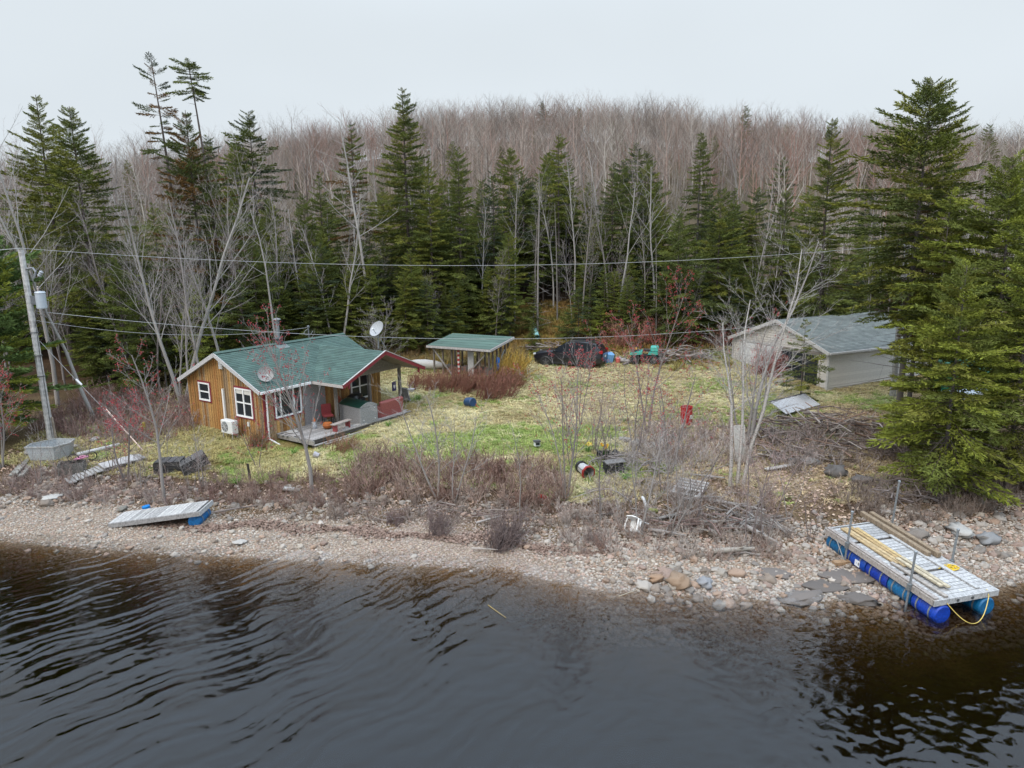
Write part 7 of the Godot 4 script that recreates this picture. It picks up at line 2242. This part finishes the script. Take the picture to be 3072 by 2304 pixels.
func build_utilities() -> void:
	var base := on(-22.56, -33.2, -0.1)
	var p := thing("utility_pole", "grey wooden utility pole with transformer at the left edge", "utility pole", base)
	var top := 9.3
	part(p, "pole", mb(Color(0.66, 0.64, 0.615)).tube(Vector3.ZERO, Vector3(-0.1, top, 0), 0.17, 0.12, 14, true), M.pole)
	part(p, "stub", mb(Color(0.4, 0.33, 0.26)).tube(Vector3(0.28, 0, 0.05), Vector3(0.2, 1.3, 0.02), 0.05, 0.05, 8, true), M.pole)
	var tr := part(p, "transformer", mb(Color(0.40, 0.44, 0.48)).lathe([[0.0, 0.0], [0.2, 0.0], [0.22, 0.04], [0.22, 0.72], [0.24, 0.74], [0.2, 0.8], [0.0, 0.83]], 18, Transform3D(Basis(), Vector3(0.52, 6.55, 0.05))), M.gloss)
	part(tr, "bushing", mb(Color(0.3, 0.25, 0.22)).lathe([[0.06, 0], [0.03, 0.05], [0.06, 0.1], [0.03, 0.15], [0.05, 0.2], [0.0, 0.26]], 10, Transform3D(Basis(), Vector3(0.45, 7.36, 0.05))), M.gloss)
	part(tr, "bracket", mb(Color(0.35, 0.36, 0.37)).box(Vector3(0.2, 6.95, 0.03), Vector3(0.3, 0.4, 0.08)), M.steel)
	part(p, "cutout", mb(Color(0.5, 0.5, 0.52)).path([Vector3(0.05, 8.4, 0.05), Vector3(0.35, 8.45, 0.05), Vector3(0.5, 8.25, 0.1), Vector3(0.42, 8.0, 0.12)], 0.05, 8), M.steel)
	part(p, "arrester", mb(Color(0.3, 0.31, 0.33)).lathe([[0.05, 0], [0.1, 0.05], [0.06, 0.1], [0.1, 0.15], [0.06, 0.2], [0.1, 0.25], [0.0, 0.32]], 10, Transform3D(Basis(Vector3(0, 0, 1), -0.6), Vector3(0.62, 8.05, 0.1))), M.gloss)
	for y in [3.3, 4.3, 5.4]: part(p, "band", mb(Color(0.12, 0.12, 0.12)).lathe([[0.185, y], [0.18, y + 0.05]], 14, Transform3D(Basis(), Vector3(-0.01 * y, 0, 0))), M.plain)
	part(p, "drop_cable", mb(Color(0.06, 0.06, 0.06)).path([Vector3(0.3, 6.6, 0.12), Vector3(0.16, 5.8, 0.14), Vector3(0.16, 4.4, 0.15), Vector3(0.18, 0.3, 0.18)], 0.018, 4), M.plain)
	var c := Color(0.33, 0.33, 0.33)
	var t0 := base + Vector3(-0.1, top, 0)
	wire("upper power line crossing the whole picture in front of the wood", t0 + Vector3(0, 0.05, 0), Vector3(21.1, 9.9, -38.0), 0.95, 0.010, c)
	wire("upper power line leaving the utility pole towards the left", t0 + Vector3(0, 0.05, 0), Vector3(-60, 10.5, -26.0), 0.8, 0.016, c)
	wire("lower service cable running from the pole past the cabin to the garage", base + Vector3(0.15, 6.45, 0.05), Vector3(16.9, 5.35, -41.8), 1.15, 0.011, c)
	wire("service drop from the pole to the cabin's roof mast", base + Vector3(0.15, 6.0, 0.05), cabin_at(5.74, 4.6, -3.3), 0.55, 0.009, c)
	var ga := base + Vector3(0.15, 5.0, 0)
	var gb := on(-18.9, -33.6)
	wire("guy wire slanting from the pole to the ground on its right", ga, gb, 0.05, 0.012, Color(0.35, 0.35, 0.35), "guy_wire")
	single("guy_insulator", "white insulator on the pole's guy wire", "insulator", mb(Color(0.66, 0.67, 0.68)).tube(Vector3(-0.12, 0.14, 0), Vector3(0.12, -0.14, 0), 0.05, 0.05, 8, true), M.gloss, ga.lerp(gb, 0.42))
	# the pole that carries the line's right end, inside the spruces
	var p2 := thing("utility_pole", "second utility pole hidden among the spruces at the right", "utility pole", on(21.1, -38.0, -0.1))
	part(p2, "pole", mb(Color(0.42, 0.4, 0.38)).tube(Vector3.ZERO, Vector3(0, 8.4, 0), 0.17, 0.12, 12, true), M.pole)


func build_litter() -> void:
	# boards, sticks and odd bits lying about the right half of the bank
	rng.seed = 1600
	var odd := [
		[5.6, -23.6, 1.2, 0.4, "short grey board lying between chair and pallet", Color(0.42, 0.39, 0.36)],
		[7.6, -26.4, 1.5, -0.7, "grey board half buried in twigs left of the birches", Color(0.38, 0.35, 0.33)],
		[5.0, -26.2, 0.9, 1.1, "broken brown board below the black crate", Color(0.3, 0.22, 0.17)],
		[10.8, -27.2, 1.3, 0.2, "pale board on the leaf litter left of the boulders", Color(0.5, 0.46, 0.42)],
		[12.6, -31.5, 1.8, -0.3, "long grey board lying on the slash pile's back", Color(0.44, 0.41, 0.39)],
		[9.8, -44.6, 1.6, 0.3, "grey board lying in front of the bleached brush heap", Color(0.45, 0.42, 0.4)],
		[12.4, -44.3, 1.4, -0.4, "reddish board at the right of the bleached brush heap", Color(0.4, 0.2, 0.17)],
		[7.4, -44.5, 0.9, 0.9, "dark board between the blue bin and the quad bike", Color(0.2, 0.16, 0.14)],
	]
	for q in odd:
		single("loose_board", q[4], "board", mb(q[5]).box(Vector3(0, 0.08, 0), Vector3(q[2], 0.035, 0.16), Basis(Vector3(0, 0, 1), r(-0.12, 0.12)) * Basis(Vector3.RIGHT, r(-0.2, 0.2))), M.wood, on(q[0], q[1], 0.05), q[3])
	var jug := [[9.4, -45.6, "white plastic jug lying by the quad bike", Color(0.66, 0.66, 0.64)], [10.4, -45.9, "grey plastic jug in front of the bleached brush heap", Color(0.4, 0.4, 0.4)], [6.9, -45.0, "red and white jug beside the blue bin", Color(0.5, 0.12, 0.1)]]
	for q in jug:
		var o := thing("plastic_jug", q[2], "jug", on(q[0], q[1], 0.0), r(0, 6))
		part(o, "body", mb(q[3]).lathe([[0.0, 0.01], [0.15, 0.0], [0.16, 0.28], [0.06, 0.36]], 12), M.gloss)
		part(o, "cap", mb(Color(0.3, 0.1, 0.1)).lathe([[0.06, 0.36], [0.06, 0.42], [0.0, 0.43]], 10), M.gloss)
	for k in 16:
		var x := r(3.0, 10.5)
		var z := shore(x) - r(2.2, 7.5)
		var l := r(0.8, 2.0)
		var b := mb(Color(0.44, 0.4, 0.375) * r(0.75, 1.2))
		b.tube(Vector3(-l / 2, 0.02, 0), Vector3(0, 0.1, 0.05), 0.03, 0.025, 5).tube(Vector3(0, 0.1, 0.05), Vector3(l / 2, 0.03, 0), 0.025, 0.012, 5)
		b.tube(Vector3(0.1, 0.1, 0.04), Vector3(l * 0.3, 0.35, 0.2), 0.014, 0.005, 4)
		single("dead_stick", "grey dead stick lying in the twigs of the right bank", "stick", b, M.bark, on(x, z, 0.04), r(0, TAU), "dead sticks on the right bank")
